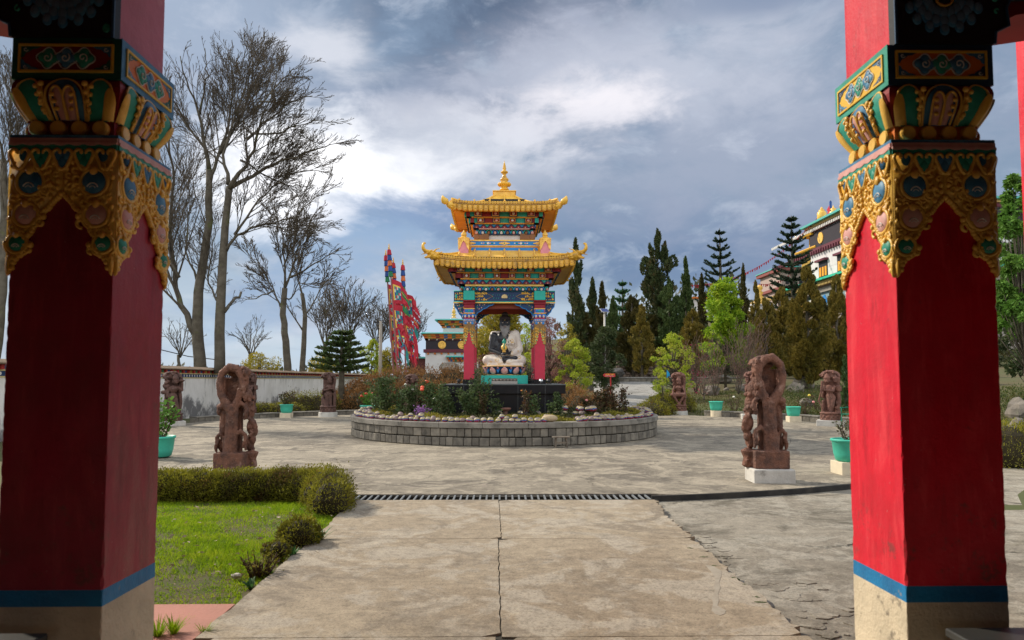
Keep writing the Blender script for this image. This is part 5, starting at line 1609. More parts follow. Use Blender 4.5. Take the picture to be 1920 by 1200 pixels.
        k.cap((.14, -.03, 1.08), (.27, -.06, .98), .05, .042); k.cap((.27, -.06, .98), (.27, -.08, 1.22), .042, .035)
        k.lathe([(.03, 0), (.10, .03), (.11, .07)], 10, (.24, -.08, 1.25))
        k.cap((-.14, -.03, 1.05), (-.16, -.08, .78), .05, .05); k.ell((-.25, .0, .92), (.10, .08, .07), 8, 6)
        head_(k, (.07, -.08, 1.28), 1.0)
        for i in range(10): k.ell((-.17 + .03 * cos(i * 2), .0 + .05 * sin(i * 2), 1.0 + .045 * i), (.07, .06, .05), 6, 5)
    carve(k, 'carved_figure', matx or m_carvm, .016, t, noise=.012, nsize=.03, smooth_it=1)
    return t


def at(px, Y, z=0.0):
    p = P(px, 712, Y); return (p.x, Y, z)


def gy(py):  # depth of a ground point at photo row py
    return G(945, py).y


figure_stela('carved_statue', 'carved brown seated drummer statue on a round white base, right of the flower ring', at(1272, gy(777)), radians(-12), 'drum', 1, 1.98, m_carvm)
figure_stela('carved_statue', 'carved brown statue of a flute player partly hidden behind the looped stela on the right', at(1411, gy(786)), radians(-14), 'flute', 2, 1.98, m_carvm, (.46, .34, .2))
figure_stela('carved_statue', 'carved brown statue of a figure with a staff beside the green bench', at(1556, gy(799)), radians(-30), 'staff', 3, 1.96, m_carvm, (.44, .36, .2))
figure_stela('carved_statue', 'carved brown statue holding a tray, on a white base beside the brown hedge', at(616, gy(781)), radians(15), 'tray', 4, 1.95, m_carvd, (.40, .3, .2))
figure_stela('carved_statue', 'dark carved statue partly hidden behind the looped stela on the left', at(466, gy(783)), radians(25), 'staff', 5, 1.95, m_carvd)
figure_stela('carved_statue', 'dark carved statue raising a bowl, standing behind the potted rose at the left', at(324, gy(797)), radians(35), 'bowl', 6, 1.92, m_carvd)
figure_stela('carved_statue', 'dark carved statue almost hidden by rose bushes left of the black plinth', at(771, 33.2), radians(5), 'bowl', 7, 1.90, m_carvd)


def loop_stela(label, loc, rz, mir, seed, base_white):
    """back of a carved stela: a tree trunk that splits into a loop, figures on the far side"""
    t = thing('looped_stela', label, 'statue', loc, rz, None); t.scale = (.86, .95, 1.04)
    k = MB(); w, d, h = base_white
    k.box(-w, w, -d, d, -.1, h); k.build('whitewashed_base', m_whitebase, t, bevel=.02, bseg=2)
    k = MB(); r = random.Random(seed)
    k.M = Matrix.Translation((0, 0, h)) @ Matrix.Diagonal((mir, 1, 1, 1))
    k.box(-.31, .31, -.17, .17, 0, .265)
    k.lathe([(.09, 0), (.13, .03), (.10, .14), (.13, .21), (.15, .25), (.11, .27)], 12, (.33, .12, 0))
    for i in range(8): k.ell((.37 + .02 * sin(i), .05 + .02 * cos(i * 2), .03 + .035 * i), (.06, .05, .03), 6, 5)
    # trunk
    k.tube([(-.04, -.03, .2), (-.03, -.02, .6), (-.02, -.02, .9), (.0, -.01, 1.06)], [.14, .11, .10, .09], 12)
    k.tube([(.06, -.05, .2), (.07, -.05, .7), (.09, -.06, 1.12), (.12, -.05, 1.32)], [.06, .045, .04, .03], 8)
    # the loop
    lp = [(-.03, -.02, .96), (-.14, -.02, 1.08), (-.24, -.02, 1.24), (-.275, -.01, 1.41), (-.235, 0, 1.57), (-.09, 0, 1.675), (.06, 0, 1.65), (.15, -.01, 1.53), (.175, -.02, 1.38), (.14, -.02, 1.20), (.06, -.02, 1.06)]
    k.tube(lp, [.10, .085, .07, .065, .068, .075, .075, .065, .058, .055, .08], 12)
    # inner wall seen through the loop, nearly closing it
    k.box(-.20, .15, .14, .24, .9, 1.50)
    k.ell((-.03, .17, 1.57), (.15, .09, .055), 10, 6)
    for s_ in (-1, 1):
        k.box(*( (-.24, -.17) if s_ < 0 else (.10, .17)), .02, .22, 1.0, 1.5)
    # scaly strand and crown of leaves on one side
    for i in range(46):
        z = 1.08 + .55 * (i / 46); a = r.uniform(-1.3, 1.5)
        k.ell((.19 + .065 * cos(a), .05 + .085 * sin(a) - .02, z), (.03, .035, .05), 6, 5)
    for i in range(30):
        a = r.uniform(.1, pi * .9); k.ell((-.02 + .24 * cos(a) + .05, .06 + r.uniform(-.05, .1), 1.56 + .13 * sin(a)), (.055, .05, .028), 6, 5)
    # lotus-like ledges and arches
    def ledge(x, y, z, s, drop):
        k.tube([(x - .10 * s, y, z - drop), (x - .09 * s, y, z - .05), (x, y, z + .02), (x + .09 * s, y, z - .04), (x + .11 * s, y, z - drop)], [.022, .035, .045, .04, .025], 8)
        for i in range(6): k.ell((x + .09 * s + .02 * sin(i), y + .01 * cos(i), z - .05 - i * .035), (.04, .045, .035), 6, 5)
    ledge(.17, -.03, 1.06, 1, .20); ledge(.17, -.05, .60, 1.0, .30); ledge(-.235, .0, .56, -.7, .28); 
    k.ell((-.225, .0, 1.02), (.095, .10, .06), 10, 6); k.ell((-.265, .0, .95), (.05, .08, .08), 8, 6)
    k.cap((-.20, .04, .62), (-.17, .04, .92), .075, .08)
    # figures' mass on the far side
    k.box(-.14, .14, .06, .20, .25, 1.02)
    for (x, y, z, rx, ry, rz_) in ((.30, .12, .95, .09, .12, .16), (.33, .14, .68, .10, .12, .14), (.38, .12, .60, .08, .09, .09), (.36, .10, .47, .07, .08, .08), (.30, .13, .40, .09, .1, .12), (.26, .10, 1.2, .08, .12, .12), (-.22, .12, .7, .08, .1, .3), (-.24, .12, .38, .08, .1, .12)):
        k.ell((x, y, z), (rx, ry, rz_), 10, 8)
    for i in range(26):
        z = r.uniform(.3, 1.2); k.ell((.33 + r.uniform(-.03, .05), .08 + r.uniform(-.08, .1), z), (.035, .04, .03), 6, 5)
    k.tube([(.32, .05, .80), (.40, .04, .76), (.43, .05, .68), (.42, .06, .60), (.37, .06, .57), (.35, .05, .62)], [.04, .045, .045, .04, .035, .03], 8)
    carve(k, 'carved_stone', m_carv, .0115, t, noise=.022, nsize=.022, smooth_it=1)
    return t


pL = G(430, 888); loop_stela('tall looped carved stela of reddish brown stone behind the low hedge on the left', (pL.x, pL.y + .1, 0), radians(4), 1, 11, (.38, .27, .07))
pR = G(1452, 909); loop_stela('tall looped carved stela of reddish brown stone on a whitewashed block at the right', (pR.x + .08, pR.y + .38, 0), radians(-3), -1, 12, (.37, .26, .20))
# its loop mirrored on the right stela: small carved guardian at the front corner comes with the base drum
# ------------------------------------------------------------------ flower ring
RR = 4.56
m_block = mat('ring_blocks', (0.20, 0.18, 0.145), 0.9, (0.115, 0.105, 0.088), 5, 0.9, 0.6, 35, island=0.34, stain=(0.07, 0.065, 0.055), stain_s=2.5, stain_t=(0.56, 0.72))
m_coping = mat('ring_coping', (0.25, 0.23, 0.195), 0.85, (0.13, 0.12, 0.10), 2.2, 0.95, 0.4, 30, stain=(0.06, 0.058, 0.05), stain_s=3.5, stain_t=(0.55, 0.68))
rw = thing('ring_wall', 'low round retaining wall of grey stone blocks with a concrete coping', 'wall', (RC[0], RC[1], 0))
k = MB(); k.lathe([(RR - .05, -.05), (RR - .05, .43)], 96); k.build('mortar_core', m_joint, rw)
rng = random.Random(77)
k = MB()
for (z0, z1) in ((.008, .212), (.226, .428)):
    a = rng.random() * .02
    while a < 2 * pi - .02:
        w_ = rng.uniform(.16, .27); da = w_ / RR; a1 = min(a + da, 2 * pi - .001)
        g_ = .007 / RR; ro = RR + rng.uniform(-.008, .008); ri = RR - .12; za, zb_ = z0 + rng.uniform(0, .008), z1 - rng.uniform(0, .010)
        nn = 2
        pts = []
        bq = .012
        vs = []
        A = [a + g_, a + g_ + bq / RR, a1 - g_ - bq / RR, a1 - g_]; Rr = [ro - bq, ro, ro, ro - bq]
        for zz_, ins in ((za, bq), (za + bq, 0), (zb_ - bq, 0), (zb_, bq)):
            for q_ in range(4): vs.append(((Rr[q_] - ins) * cos(A[q_]), (Rr[q_] - ins) * sin(A[q_]), zz_))
        for zz_ in (za, zb_):
            for q_ in (0, 3): vs.append((ri * cos(A[q_]), ri * sin(A[q_]), zz_))
        fs = []
        for j in range(3):
            for i in range(3): b_ = j * 4 + i; fs.append((b_, b_ + 1, b_ + 5, b_ + 4))
        fs += [(12, 13, 14, 15, 19, 18), (3, 2, 1, 0, 16, 17), (0, 4, 8, 12, 18, 16), (15, 11, 7, 3, 17, 19)]
        k.add(vs, fs); a = a1
k.build('stone_courses', m_block, rw)
k = MB()
for i in range(26):
    a0 = 2 * pi * i / 26 + .0006; a1 = 2 * pi * (i + 1) / 26 - .0006
    n_ = 6; po = [((RR + .035) * cos(a0 + (a1 - a0) * j / n_), (RR + .035) * sin(a0 + (a1 - a0) * j / n_)) for j in range(n_ + 1)]
    pi_ = [((RR - .36) * cos(a0 + (a1 - a0) * j / n_), (RR - .36) * sin(a0 + (a1 - a0) * j / n_)) for j in range(n_, -1, -1)]
    k.prism(po + pi_, .432, .565, lambda u, v, w: (u, v, w))
k.build('coping', m_coping, rw, bevel=.010)
k = MB(); k.lathe([(RR - .36, .3), (RR - .36, .50), (3.6, .56), (2.4, .62), (.5, .62)], 60, (RC[0], RC[1], 0)); k.build('ring_soil', m_soil, smooth=True)['kind'] = 'structure'


# painted prayer stones on the coping
def stonemat():
    m = bpy.data.materials.new('painted_stone'); m.use_nodes = True
    t = m.node_tree; g = N(t); b = t.nodes['Principled BSDF']
    v = g.node('ShaderNodeTexCoord').outputs['Object']
    rnd = g.node('ShaderNodeObjectInfo').outputs['Random']
    off = g.comb(g.math('MULTIPLY', rnd, 37.0), g.math('MULTIPLY', rnd, 91.0), g.math('MULTIPLY', rnd, 13.0))
    x, y, z = g.sep(v)
    n1_ = g.noise(g.vmath('ADD', v, off), 22, 4, 0.65)
    zz_ = g.math('ADD', z, g.math('MULTIPLY', g.math('SUBTRACT', n1_, 0.5), 0.05))
    zz_ = g.math('ADD', zz_, g.math('MULTIPLY', g.math('SUBTRACT', rnd, 0.5), 0.02))
    c = g.colramp(g.ramp(zz_, -0.055, 0.055, smooth=False), [(0.0, (0.36, 0.02, 0.03)), (0.26, (0.40, 0.035, 0.045)), (0.32, (0.02, 0.07, 0.26)), (0.48, (0.03, 0.09, 0.26)), (0.52, (0.46, 0.36, 0.14)), (0.80, (0.42, 0.34, 0.17)), (1.0, (0.20, 0.15, 0.12))], 'LINEAR')
    marks = g.ramp(g.noise(g.vmath('ADD', g.vmath('MULTIPLY', v, (1, 1, 1.6)), off), 48, 3, 0.7), 0.55, 0.60)
    c = g.mix(g.math('MULTIPLY', marks, 0.85), c, (0.045, 0.07, 0.17))
    pale = g.ramp(g.noise(g.vmath('ADD', v, off), 30, 2), 0.60, 0.66)
    c = g.mix(g.math('MULTIPLY', pale, 0.7), c, (0.16, 0.27, 0.36))
    grey = g.ramp(g.math('FRACT', g.math('MULTIPLY', rnd, 7.3)), 0.74, 0.80)
    c = g.mix(g.math('MULTIPLY', grey, 0.75), c, g.mix(n1_, (0.20, 0.10, 0.10), (0.12, 0.10, 0.10)))
    g.put(b.inputs['Base Color'], c); b.inputs['Roughness'].default_value = 0.6
    return m


m_pst = stonemat()
shapes = []
for q in range(6):
    k = MB(); rs = random.Random(q); k.ell((0, 0, 0), (.095 * rs.uniform(.8, 1.15), .075, .062 * rs.uniform(.85, 1.15)), 12, 8, noise=.05, rng=rs)
    o = k.build('painted_stone', m_pst, smooth=True); shapes.append(o.data); bpy.data.objects.remove(o)


def painted(x, y, z, s, lab, grp, rz=None, tilt=0.0):
    o = bpy.data.objects.new('painted_stone', rng.choice(shapes)); COL.objects.link(o)
    o.location = (x, y, z); o.scale = (s, s, s * rng.uniform(.85, 1.1)); o.rotation_euler = (rng.uniform(-.2, .2) + tilt, rng.uniform(-.25, .25), rng.random() * 6 if rz is None else rz)
    return tag(o, lab, 'stone', grp)


g1 = 'painted prayer stones lined up on the ring coping'
l1 = 'rounded stone painted in red, blue and cream in the row on the ring coping'
deg = -104.0
while deg < 104:
    step = rng.uniform(1.75, 2.5); deg += step
    gap = 13.5 < deg < 23.0
    if gap: continue
    a = radians(deg); r_ = RR - .17 + rng.uniform(-.03, .03)
    painted(RC[0] + r_ * sin(a), RC[1] - r_ * cos(a), .565 + .052, rng.uniform(.85, 1.12), l1, g1)
    if rng.random() < .55:
        r_ -= .15; painted(RC[0] + r_ * sin(a + .01), RC[1] - r_ * cos(a + .01), .565 + rng.uniform(.06, .10), rng.uniform(.8, 1.05), l1, g1)
    if rng.random() < .22 or abs(deg) > 72 and rng.random() < .5:
        r_ = RR - .24; painted(RC[0] + r_ * sin(a + .02), RC[1] - r_ * cos(a + .02), .565 + .145, rng.uniform(.75, 1.0), l1, g1)
a = radians(14.4); k = MB(); k.ell((0, 0, 0), (.20, .13, .092), 16, 10)
o = k.build('tan_boulder', mat('tan_stone', (0.42, 0.32, 0.20), 0.7, bump=0.2), smooth=True, loc=(RC[0] + (RR - .2) * sin(a), RC[1] - (RR - .2) * cos(a), .655)); tag(o, 'smooth unpainted tan boulder among the painted stones on the coping', 'stone')
for i in range(26):
    x = RC[0] + rng.uniform(-1.3, 2.2); y = RC[1] - 1.95 - rng.random() * .35
    if i > 17: x = RC[0] + rng.uniform(1.5, 2.4); y = RC[1] - 2.4 + rng.random() * .6
    painted(x, y, .68 + (.13 if i > 20 else 0), rng.uniform(.95, 1.3), 'painted stone lying in the flower bed at the foot of the black plinth', 'painted stones at the plinth foot')
t = thing('stone_bowl', 'small carved brown stone bowl on a stem before the black plinth', 'bowl', (P(948, 770, 18.3).x, 18.3, .6), 0)
k = MB(); k.lathe([(.10, 0), (.085, .04), (.06, .08), (.065, .16)], 14); k.build('stem', m_carvd, t, smooth=True)
k = MB(); k.lathe([(.065, .16), (.13, .20), (.145, .235), (.14, .25), (.11, .245), (.02, .235)], 18); k.build('basin', m_carvm, t, smooth=True)

# little wooden stool leaning on the ring
p = G(1051, 838)
t = thing('wooden_stool', 'small weathered wooden stool standing against the ring wall', 'stool', (p.x, p.y - .12, 0), radians(6))
m_wood = mat('weathered_wood', (0.20, 0.165, 0.125), 0.85, (0.11, 0.09, 0.07), 7, 0.9, 0.4, 40)
k = MB(); k.box(-.21, .21, -.10, .10, .235, .262); k.build('seat', m_wood, t, bevel=.003)
for sx in (-1, 1):
    for sy in (-1, 1): k = MB(); k.tube([(sx * .14, sy * .07, 0), (sx * .12, sy * .06, .235)], .018, 4); k.build('leg', m_wood, t)
k = MB(); k.box(-.12, .12, -.075, -.06, .10, .135); k.build('stretcher', m_wood, t)

# ------------------------------------------------------------------ foliage helpers
G_OLIVE = [(0.045, 0.040, 0.010), (0.085, 0.085, 0.016), (0.14, 0.11, 0.02), (0.17, 0.10, 0.03)]
G_DARK = [(0.012, 0.030, 0.010), (0.022, 0.052, 0.016), (0.035, 0.075, 0.02)]
G_ROSE = [(0.035, 0.060, 0.022), (0.055, 0.092, 0.032), (0.09, 0.13, 0.04), (0.15, 0.13, 0.045)]
m_roseleaf = leafmat('rose_leaf', G_ROSE)
m_rosebrown = leafmat('rose_leaf_brown', [(0.05, 0.045, 0.02), (0.07, 0.075, 0.025), (0.12, 0.05, 0.03), (0.04, 0.06, 0.03)])
m_brightleaf = leafmat('bright_leaf', [(0.06, 0.15, 0.02), (0.10, 0.22, 0.03), (0.16, 0.28, 0.05)])
m_hedge = leafmat('hedge_leaf', [(0.22, 0.11, 0.05), (0.10, 0.085, 0.02), (0.17, 0.17, 0.02), (0.32, 0.30, 0.03), (0.20, 0.19, 0.02), (0.33, 0.17, 0.06)], ns=2.4, clump=.75, transl=.35)
m_mossy = leafmat('ground_cover_leaf', [(0.17, 0.12, 0.02), (0.21, 0.19, 0.02), (0.28, 0.26, 0.03), (0.32, 0.14, 0.06)])
m_brownhedge = leafmat('brown_hedge_leaf', [(0.14, 0.070, 0.025), (0.22, 0.11, 0.038), (0.30, 0.15, 0.05), (0.18, 0.13, 0.035)], transl=0.15)
m_stem = mat('green_stem', (0.07, 0.075, 0.03), 0.8, bump=0)
m_stemb = mat('brown_stem', (0.085, 0.05, 0.035), 0.85, bump=0)
m_bark = mat('bark', (0.115, 0.10, 0.075), 0.9, (0.06, 0.05, 0.035), 3, 0.9, 0.6, 18, stain=(0.10, 0.11, 0.035), stain_s=1.2, stain_t=(0.55, 0.7))
m_twig = mat('twigs', (0.085, 0.068, 0.048), 0.9, bump=0)
m_corehedge = mat('hedge_core_wood', (0.035, 0.028, 0.012), 0.95, bump=0.3)  # one even dark brown for the solid hedge cores


def crown(name, clumps, L, W, mt, parent, seed, up=0.4, loc=None, shell=0.5, curl=.25):
    """clumps: (centre, radii, count)"""
    r = np.random.default_rng(seed); Cs = []; Ds = []
    for c, rad, n in clumps:
        p_, d_ = ellpts(n, c, rad, r, shell); Cs.append(p_); Ds.append(d_ + np.array([0, 0, up]) + r.normal(size=d_.shape) * .45)
    return leaves(name, np.concatenate(Cs), np.concatenate(Ds), L, W, mt, parent, seed, loc, curl)


def bush(name, label, cat, loc, w, h, n, L, W, lm, seed, stems=7, d=None, group=None, flowers=(), leafy=1.0, stemm=None, z0=0.15):
    """open shrub : stems with leaves clustered along them. flowers: (count, radius, material)"""
    r = np.random.default_rng(seed); d = d or w
    t = thing(name, label, cat, loc, 0, group)
    k = MB(); C = []; D = []; tips = []
    for s_ in range(stems):
        a = r.random() * 2 * pi; R_ = sqrt(r.random())
        tip = np.array([w / 2 * R_ * cos(a), d / 2 * R_ * sin(a), h * r.uniform(.6, 1.0)])
        b = np.array([tip[0] * .25, tip[1] * .25, -.03]); mid = (b + tip) / 2 + r.normal(size=3) * .05 * h
        pts = [b, b * .6 + mid * .4, mid, mid * .4 + tip * .6 + r.normal(size=3) * .02 * h, tip]
        k.tube(pts, [.010 + h * .004, .009 + h * .003, .007 + h * .002, .005 + h * .001, .003], 4)
        tips.append(tip)
        m_ = max(4, int(n / stems))
        for q in range(m_):
            f = z0 + (1 - z0) * (q / m_) ** .8; seg = min(3.999, f * 4); i = int(seg); u = seg - i
            p_ = pts[i] * (1 - u) + pts[i + 1] * u
            spread = .05 + .09 * h * leafy
            dd = r.normal(size=3); dd[2] = abs(dd[2]) * .3 - .1
            dd /= np.linalg.norm(dd)
            C.append(p_ + dd * spread * r.random() ** .6); D.append(dd + np.array([0, 0, .25]) + r.normal(size=3) * .3)
        for q in range(3):      # side twigs
            i = r.integers(1, 4); p_ = pts[i]; e = p_ + np.array([r.normal() * .10 * h, r.normal() * .10 * h, .14 * h])
            k.tube([p_, (p_ + e) / 2, e], [.005, .004, .002], 3)
            for _ in range(max(2, m_ // 6)):
                C.append(e + r.normal(size=3) * .035 * (1 + h)); D.append(r.normal(size=3) + np.array([0, 0, .3]))
    k.build('stems', stemm or m_stem, t)
    if n: leaves('leaves', C, D, L, W, lm, t, seed)
    for (cnt, rad, fm) in flowers:
        for _ in range(cnt):
            tp = tips[r.integers(0, len(tips))] + r.normal(size=3) * np.array([.08, .08, .04]) * h
            f = MB(); f.ell((0, 0, 0), (rad, rad, rad * .85), 10, 6)
            for i in range(7):
                a = 2 * pi * i / 7; f.ell((rad * .55 * cos(a), rad * .55 * sin(a), -.1 * rad), (rad * .55, rad * .55, rad * .6), 6, 4)
            f.build('flower', fm, t, smooth=True, loc=tp)
    return t


f_red = mat('flower_red', (0.75, 0.03, 0.03), 0.5, bump=0); f_coral = mat('flower_coral', (0.85, 0.12, 0.06), 0.5, bump=0)
f_pink = mat('flower_pink', (0.80, 0.30, 0.28), 0.5, bump=0); f_white = mat('flower_white', (0.80, 0.78, 0.66), 0.5, bump=0)
f_orange = mat('flower_orange', (0.85, 0.30, 0.05), 0.5, bump=0); f_yellow = mat('flower_yellow', (0.85, 0.65, 0.08), 0.5, bump=0)
f_mauve = leafmat('mauve_flower', [(0.30, 0.12, 0.42), (0.42, 0.20, 0.52), (0.5, 0.3, 0.55)])

# roses in the ring
def X(px, Y): return P(px, 712, Y).x
for (px, Y, top, w, n, lm, lab, fl) in (
    (720, 19.6, 700, .62, 620, m_roseleaf, 'tall dark green rose bush at the left end of the flower ring', ()),
    (708, 20.6, 712, .50, 380, m_roseleaf, 'green rose bush with thin stems behind the tall left one in the ring', ()),
    (752, 19.2, 722, .45, 260, m_roseleaf, 'rose bush climbing in front of the half hidden statue', ()),
    (775, 20.4, 715, .60, 420, m_roseleaf, 'bushy rose with white buds in front of the half hidden statue', ((2, .04, f_white),)),
    (808, 19.4, 712, .62, 520, m_roseleaf, 'leafy rose bush with two coral blooms left of the plinth', ((3, .055, f_coral),)),
    (826, 18.6, 727, .55, 420, m_roseleaf, 'rose bush touching the left edge of the black plinth', ((1, .04, f_white),)),
    (843, 18.5, 742, .35, 120, m_roseleaf, 'thin rose shoot before the left part of the black plinth', ()),
    (882, 18.4, 728, .66, 400, m_roseleaf, 'wide dark rose bush growing up in front of the black plinth', ()),
    (896, 18.7, 690, .42, 400, m_roseleaf, 'tall rose bush reaching the left column of the pavilion', ()),
    (909, 18.4, 728, .30, 170, m_rosebrown, 'yellowing rose beside the tall bush at the plinth', ()),
    (931, 18.3, 745, .26, 110, m_roseleaf, 'short rose near the stone bowl', ()),
    (984, 18.3, 724, .30, 100, m_rosebrown, 'lone rose shoot with orange leaves right of the stone bowl', ((2, .022, f_orange),)),
    (1001, 18.4, 738, .30, 110, m_roseleaf, 'short rose shoot in front of the plinth centre right', ()),
    (1033, 18.2, 752, .30, 120, m_roseleaf, 'low rose close to the right corner of the plinth', ()),
    (1050, 18.3, 735, .40, 170, m_roseleaf, 'rose bush at the right corner of the black plinth', ()),
    (1105, 20.0, 742, .70, 260, m_rosebrown, 'sparse rose with a pink bloom right of the plinth', ((1, .045, f_pink),)),
    (1128, 20.2, 728, .60, 220, m_rosebrown, 'half bare rose bush in the right part of the ring', ((1, .03, f_orange),)),
    (1158, 19.8, 718, .66, 260, m_rosebrown, 'dark half bare rose bush against the pale ramp', ((1, .03, f_orange),)),
    (1174, 20.0, 724, .36, 110, m_rosebrown, 'thin rose at the right end of the ring', ()),
    (1116, 19.4, 750, .5, 120, m_rosebrown, 'low twiggy rose in the right part of the ring', ())):
    zt_ = P(px, top, Y).z
    bush('rose_bush', lab, 'rose bush', (X(px, Y), Y, .58), w, zt_ - .58, int(n * 1.25), .075, .042, lm, int(px), stems=max(4, int(n / 60)), flowers=fl, leafy=.9 if n > 200 else .5, stemm=m_stemb if lm is m_rosebrown else None)
r = np.random.default_rng(3)
bush('mauve_flower_plant', 'low plant covered in small mauve flowers below the coral rose', 'plant', (X(792, 18.4), 18.4, .58), .42, .30, 420, .035, .024, f_mauve, 3, stems=14, leafy=.8)
# bushes of white blossom at both ends of the throne
for px, lab in ((893, 'pot of whitish blossom left of the lotus throne'), (994, 'pot of whitish blossom right of the lotus throne')):
    t = bush('blossom_pot', lab, 'potted plant', (X(px, 20.55), 20.55, PZ + .05), .28, .60, 170, .05, .035, leafmat('blossom_leaf', [(0.10, 0.11, 0.06), (0.30, 0.26, 0.22), (0.45, 0.35, 0.32)]), px, stems=9, leafy=.9)
    k = MB(); k.lathe([(.06, -.05), (.08, .06), (.075, .06), (.02, .05)], 12); k.build('pot', m_black, t)
# ground cover in the ring
r = np.random.default_rng(8); nC = 15000
a = r.uniform(-pi * .62, pi * .62, nC); rr_ = r.uniform(3.55, 4.14, nC)
hgt = .10 + .16 * (np.sin(a * 9) * .3 + np.sin(a * 23 + 1) * .25 + .55)
z = .50 + hgt * r.random(nC) ** .6 * (1 - ((rr_ - 3.85) / .35) ** 2 * .5)
C = np.stack([RC[0] + rr_ * np.sin(a), RC[1] - rr_ * np.cos(a), z], 1)
Dv = r.normal(size=C.shape) * .6 + np.array([0, 0, 1.0])
o = leaves('ground_cover', C, Dv, .055, .026, m_mossy, None, 8); tag(o, 'olive yellow low ground cover plants behind the painted stones', 'ground cover', kind='stuff')
r = np.random.default_rng(9); nC = 9000
a = r.uniform(0, 2 * pi, nC); rr_ = np.sqrt(r.uniform(0, 1, nC)) * 3.9
C = np.stack([RC[0] + rr_ * np.sin(a), RC[1] - rr_ * np.cos(a), .60 + .10 * r.random(nC)], 1)
C = C[(np.abs(C[:, 0] - PC[0]) > 1.7) | (np.abs(C[:, 1] - PC[1]) > 1.7)]
o = leaves('weeds', C, r.normal(size=C.shape) * .7 + np.array([0, 0, .8]), .07, .03, leafmat('weed_leaf', [(0.05, 0.045, 0.02), (0.07, 0.075, 0.02), (0.04, 0.06, 0.02)]), None, 9); tag(o, 'low weeds covering the soil inside the ring', 'ground cover', kind='stuff')

# ------------------------------------------------------------------ borders of the courtyard
def arcwall(label, a0, a1, r0, r1, h, seed):
    t = thing('border_wall', label, 'wall', (RC[0], RC[1], 0)); rg = random.Random(seed)
    k = MB(); a = radians(a0)
    while a < radians(a1):
        e = min(radians(a1), a + rg.uniform(.28, .48) / r0)
        q = [(r0 * sin(a + .0012), -r0 * cos(a + .0012)), (r0 * sin(e), -r0 * cos(e)), (r1 * sin(e), -r1 * cos(e)), (r1 * sin(a + .0012), -r1 * cos(a + .0012))]
        k.prism(q, -.1, h - .05 - rg.random() * .006, lambda u, v, w: (u, v, w)); a = e
    k.build('stone_blocks', m_block, t, bevel=.008)
    k = MB(); n_ = max(2, int((a1 - a0) / 3))
    for i in range(n_):
        b0 = radians(a0 + (a1 - a0) * i / n_ + .03); b1 = radians(a0 + (a1 - a0) * (i + 1) / n_)
        q = [((r0 - .02) * sin(b0), -(r0 - .02) * cos(b0)), ((r0 - .02) * sin(b1), -(r0 - .02) * cos(b1)), ((r1 + .02) * sin(b1), -(r1 + .02) * cos(b1)), ((r1 + .02) * sin(b0), -(r1 + .02) * cos(b0))]
        k.prism(q, h - .048, h, lambda u, v, w: (u, v, w))
    k.build('coping', m_coping, t, bevel=.005)
arcwall('low stone border wall curving behind the statues on the right', 62, 136, 12.75, 13.1, .24, 1)
arcwall('low stone border wall curving in front of the brown hedge at the left', 163, 246, 12.75, 13.1, .20, 2)

# boundary wall with painted frieze, running away on the left
WX = -13.6
m_wallw = mat('wall_plaster', (0.60, 0.585, 0.56), 0.9, (0.50, 0.48, 0.45), 0.8, 0.9, 0.3, 12, stain=(0.10, 0.095, 0.095), stain_s=0.55, stain_t=(0.585, 0.70))


def wallmat():
    m = bpy.data.materials.new('stained_plaster'); m.use_nodes = True
    t = m.node_tree; g = N(t); b = t.nodes['Principled BSDF']
    v = g.node('ShaderNodeTexCoord').outputs['Object']; x, y, z = g.sep(v)
    c = g.mix(g.ramp(g.noise(v, .9, 6, .65), .35, .65), (0.84, 0.81, 0.77), (0.72, 0.69, 0.64))
    n_ = g.noise(v, .75, 7, .7); low = g.ramp(z, 0.0, 1.5, .30, 0.0, smooth=False)
    f = g.ramp(g.math('ADD', n_, low), .66, .80)          # rising damp and mould
    c = g.mix(g.math('MULTIPLY', f, .85), c, (0.085, 0.08, 0.085))
    s_ = g.noise(g.vmath('MULTIPLY', v, (1, 2.6, .25)), 1.5, 5, .7); hi = g.ramp(z, .9, 1.7, 0, .12, smooth=False)
    c = g.mix(g.ramp(g.math('ADD', s_, hi), .64, .74, 0, .5), c, (0.22, 0.20, 0.18))
    g.put(b.inputs['Base Color'], c); b.inputs['Roughness'].default_value = .9
    return m


bw = thing('boundary_wall', 'long white boundary wall with black mould stains and a painted frieze under its coping', 'wall', (WX, 14, 0))
WL = 62.0
k = MB(); k.box(-.12, .12, 0, WL, -.8, 1.66)
for i in range(1, 10): k.box(.118, .124, i * 6.2 - .012, i * 6.2 + .012, .0, 1.655)
k.build('wall_body', wallmat(), bw)
k = MB(); k.i = 0; k.box(-.13, .14, 0, WL, 1.66, 1.70); k.box(-.13, .15, 0, WL, 1.84, 1.885)
k.i = 1; k.box(-.13, .13, 0, WL, 1.70, 1.84)
n_ = 250
for i in range(n_):
    y = .12 + i * .248
    k.i = 2; k.prism([(y - .045, 1.77), (y - .03, 1.735), (y, 1.72), (y + .03, 1.735), (y + .045, 1.77), (y + .03, 1.805), (y, 1.82), (y - .03, 1.805)], .13, .138, lambda u, v, w: (w, u, v))
k.build('dotted_frieze', [m_pyellow if False else mat('frieze_cream', (0.62, 0.52, 0.25), 0.7), m_navy, m_pwhite], bw)
k = MB(); k.i = 0; k.box(-.13, .13, 0, WL, 1.885, 2.02)
for i in range(int(WL / .5)):
    y = i * .5
    k.i = 1; k.box(.13, .21, y, y + .13, 1.885, 2.01)
    k.i = 2 + (i * 7 % 3); k.box(.13, .136, y + .15, y + .48, 1.90, 2.0)
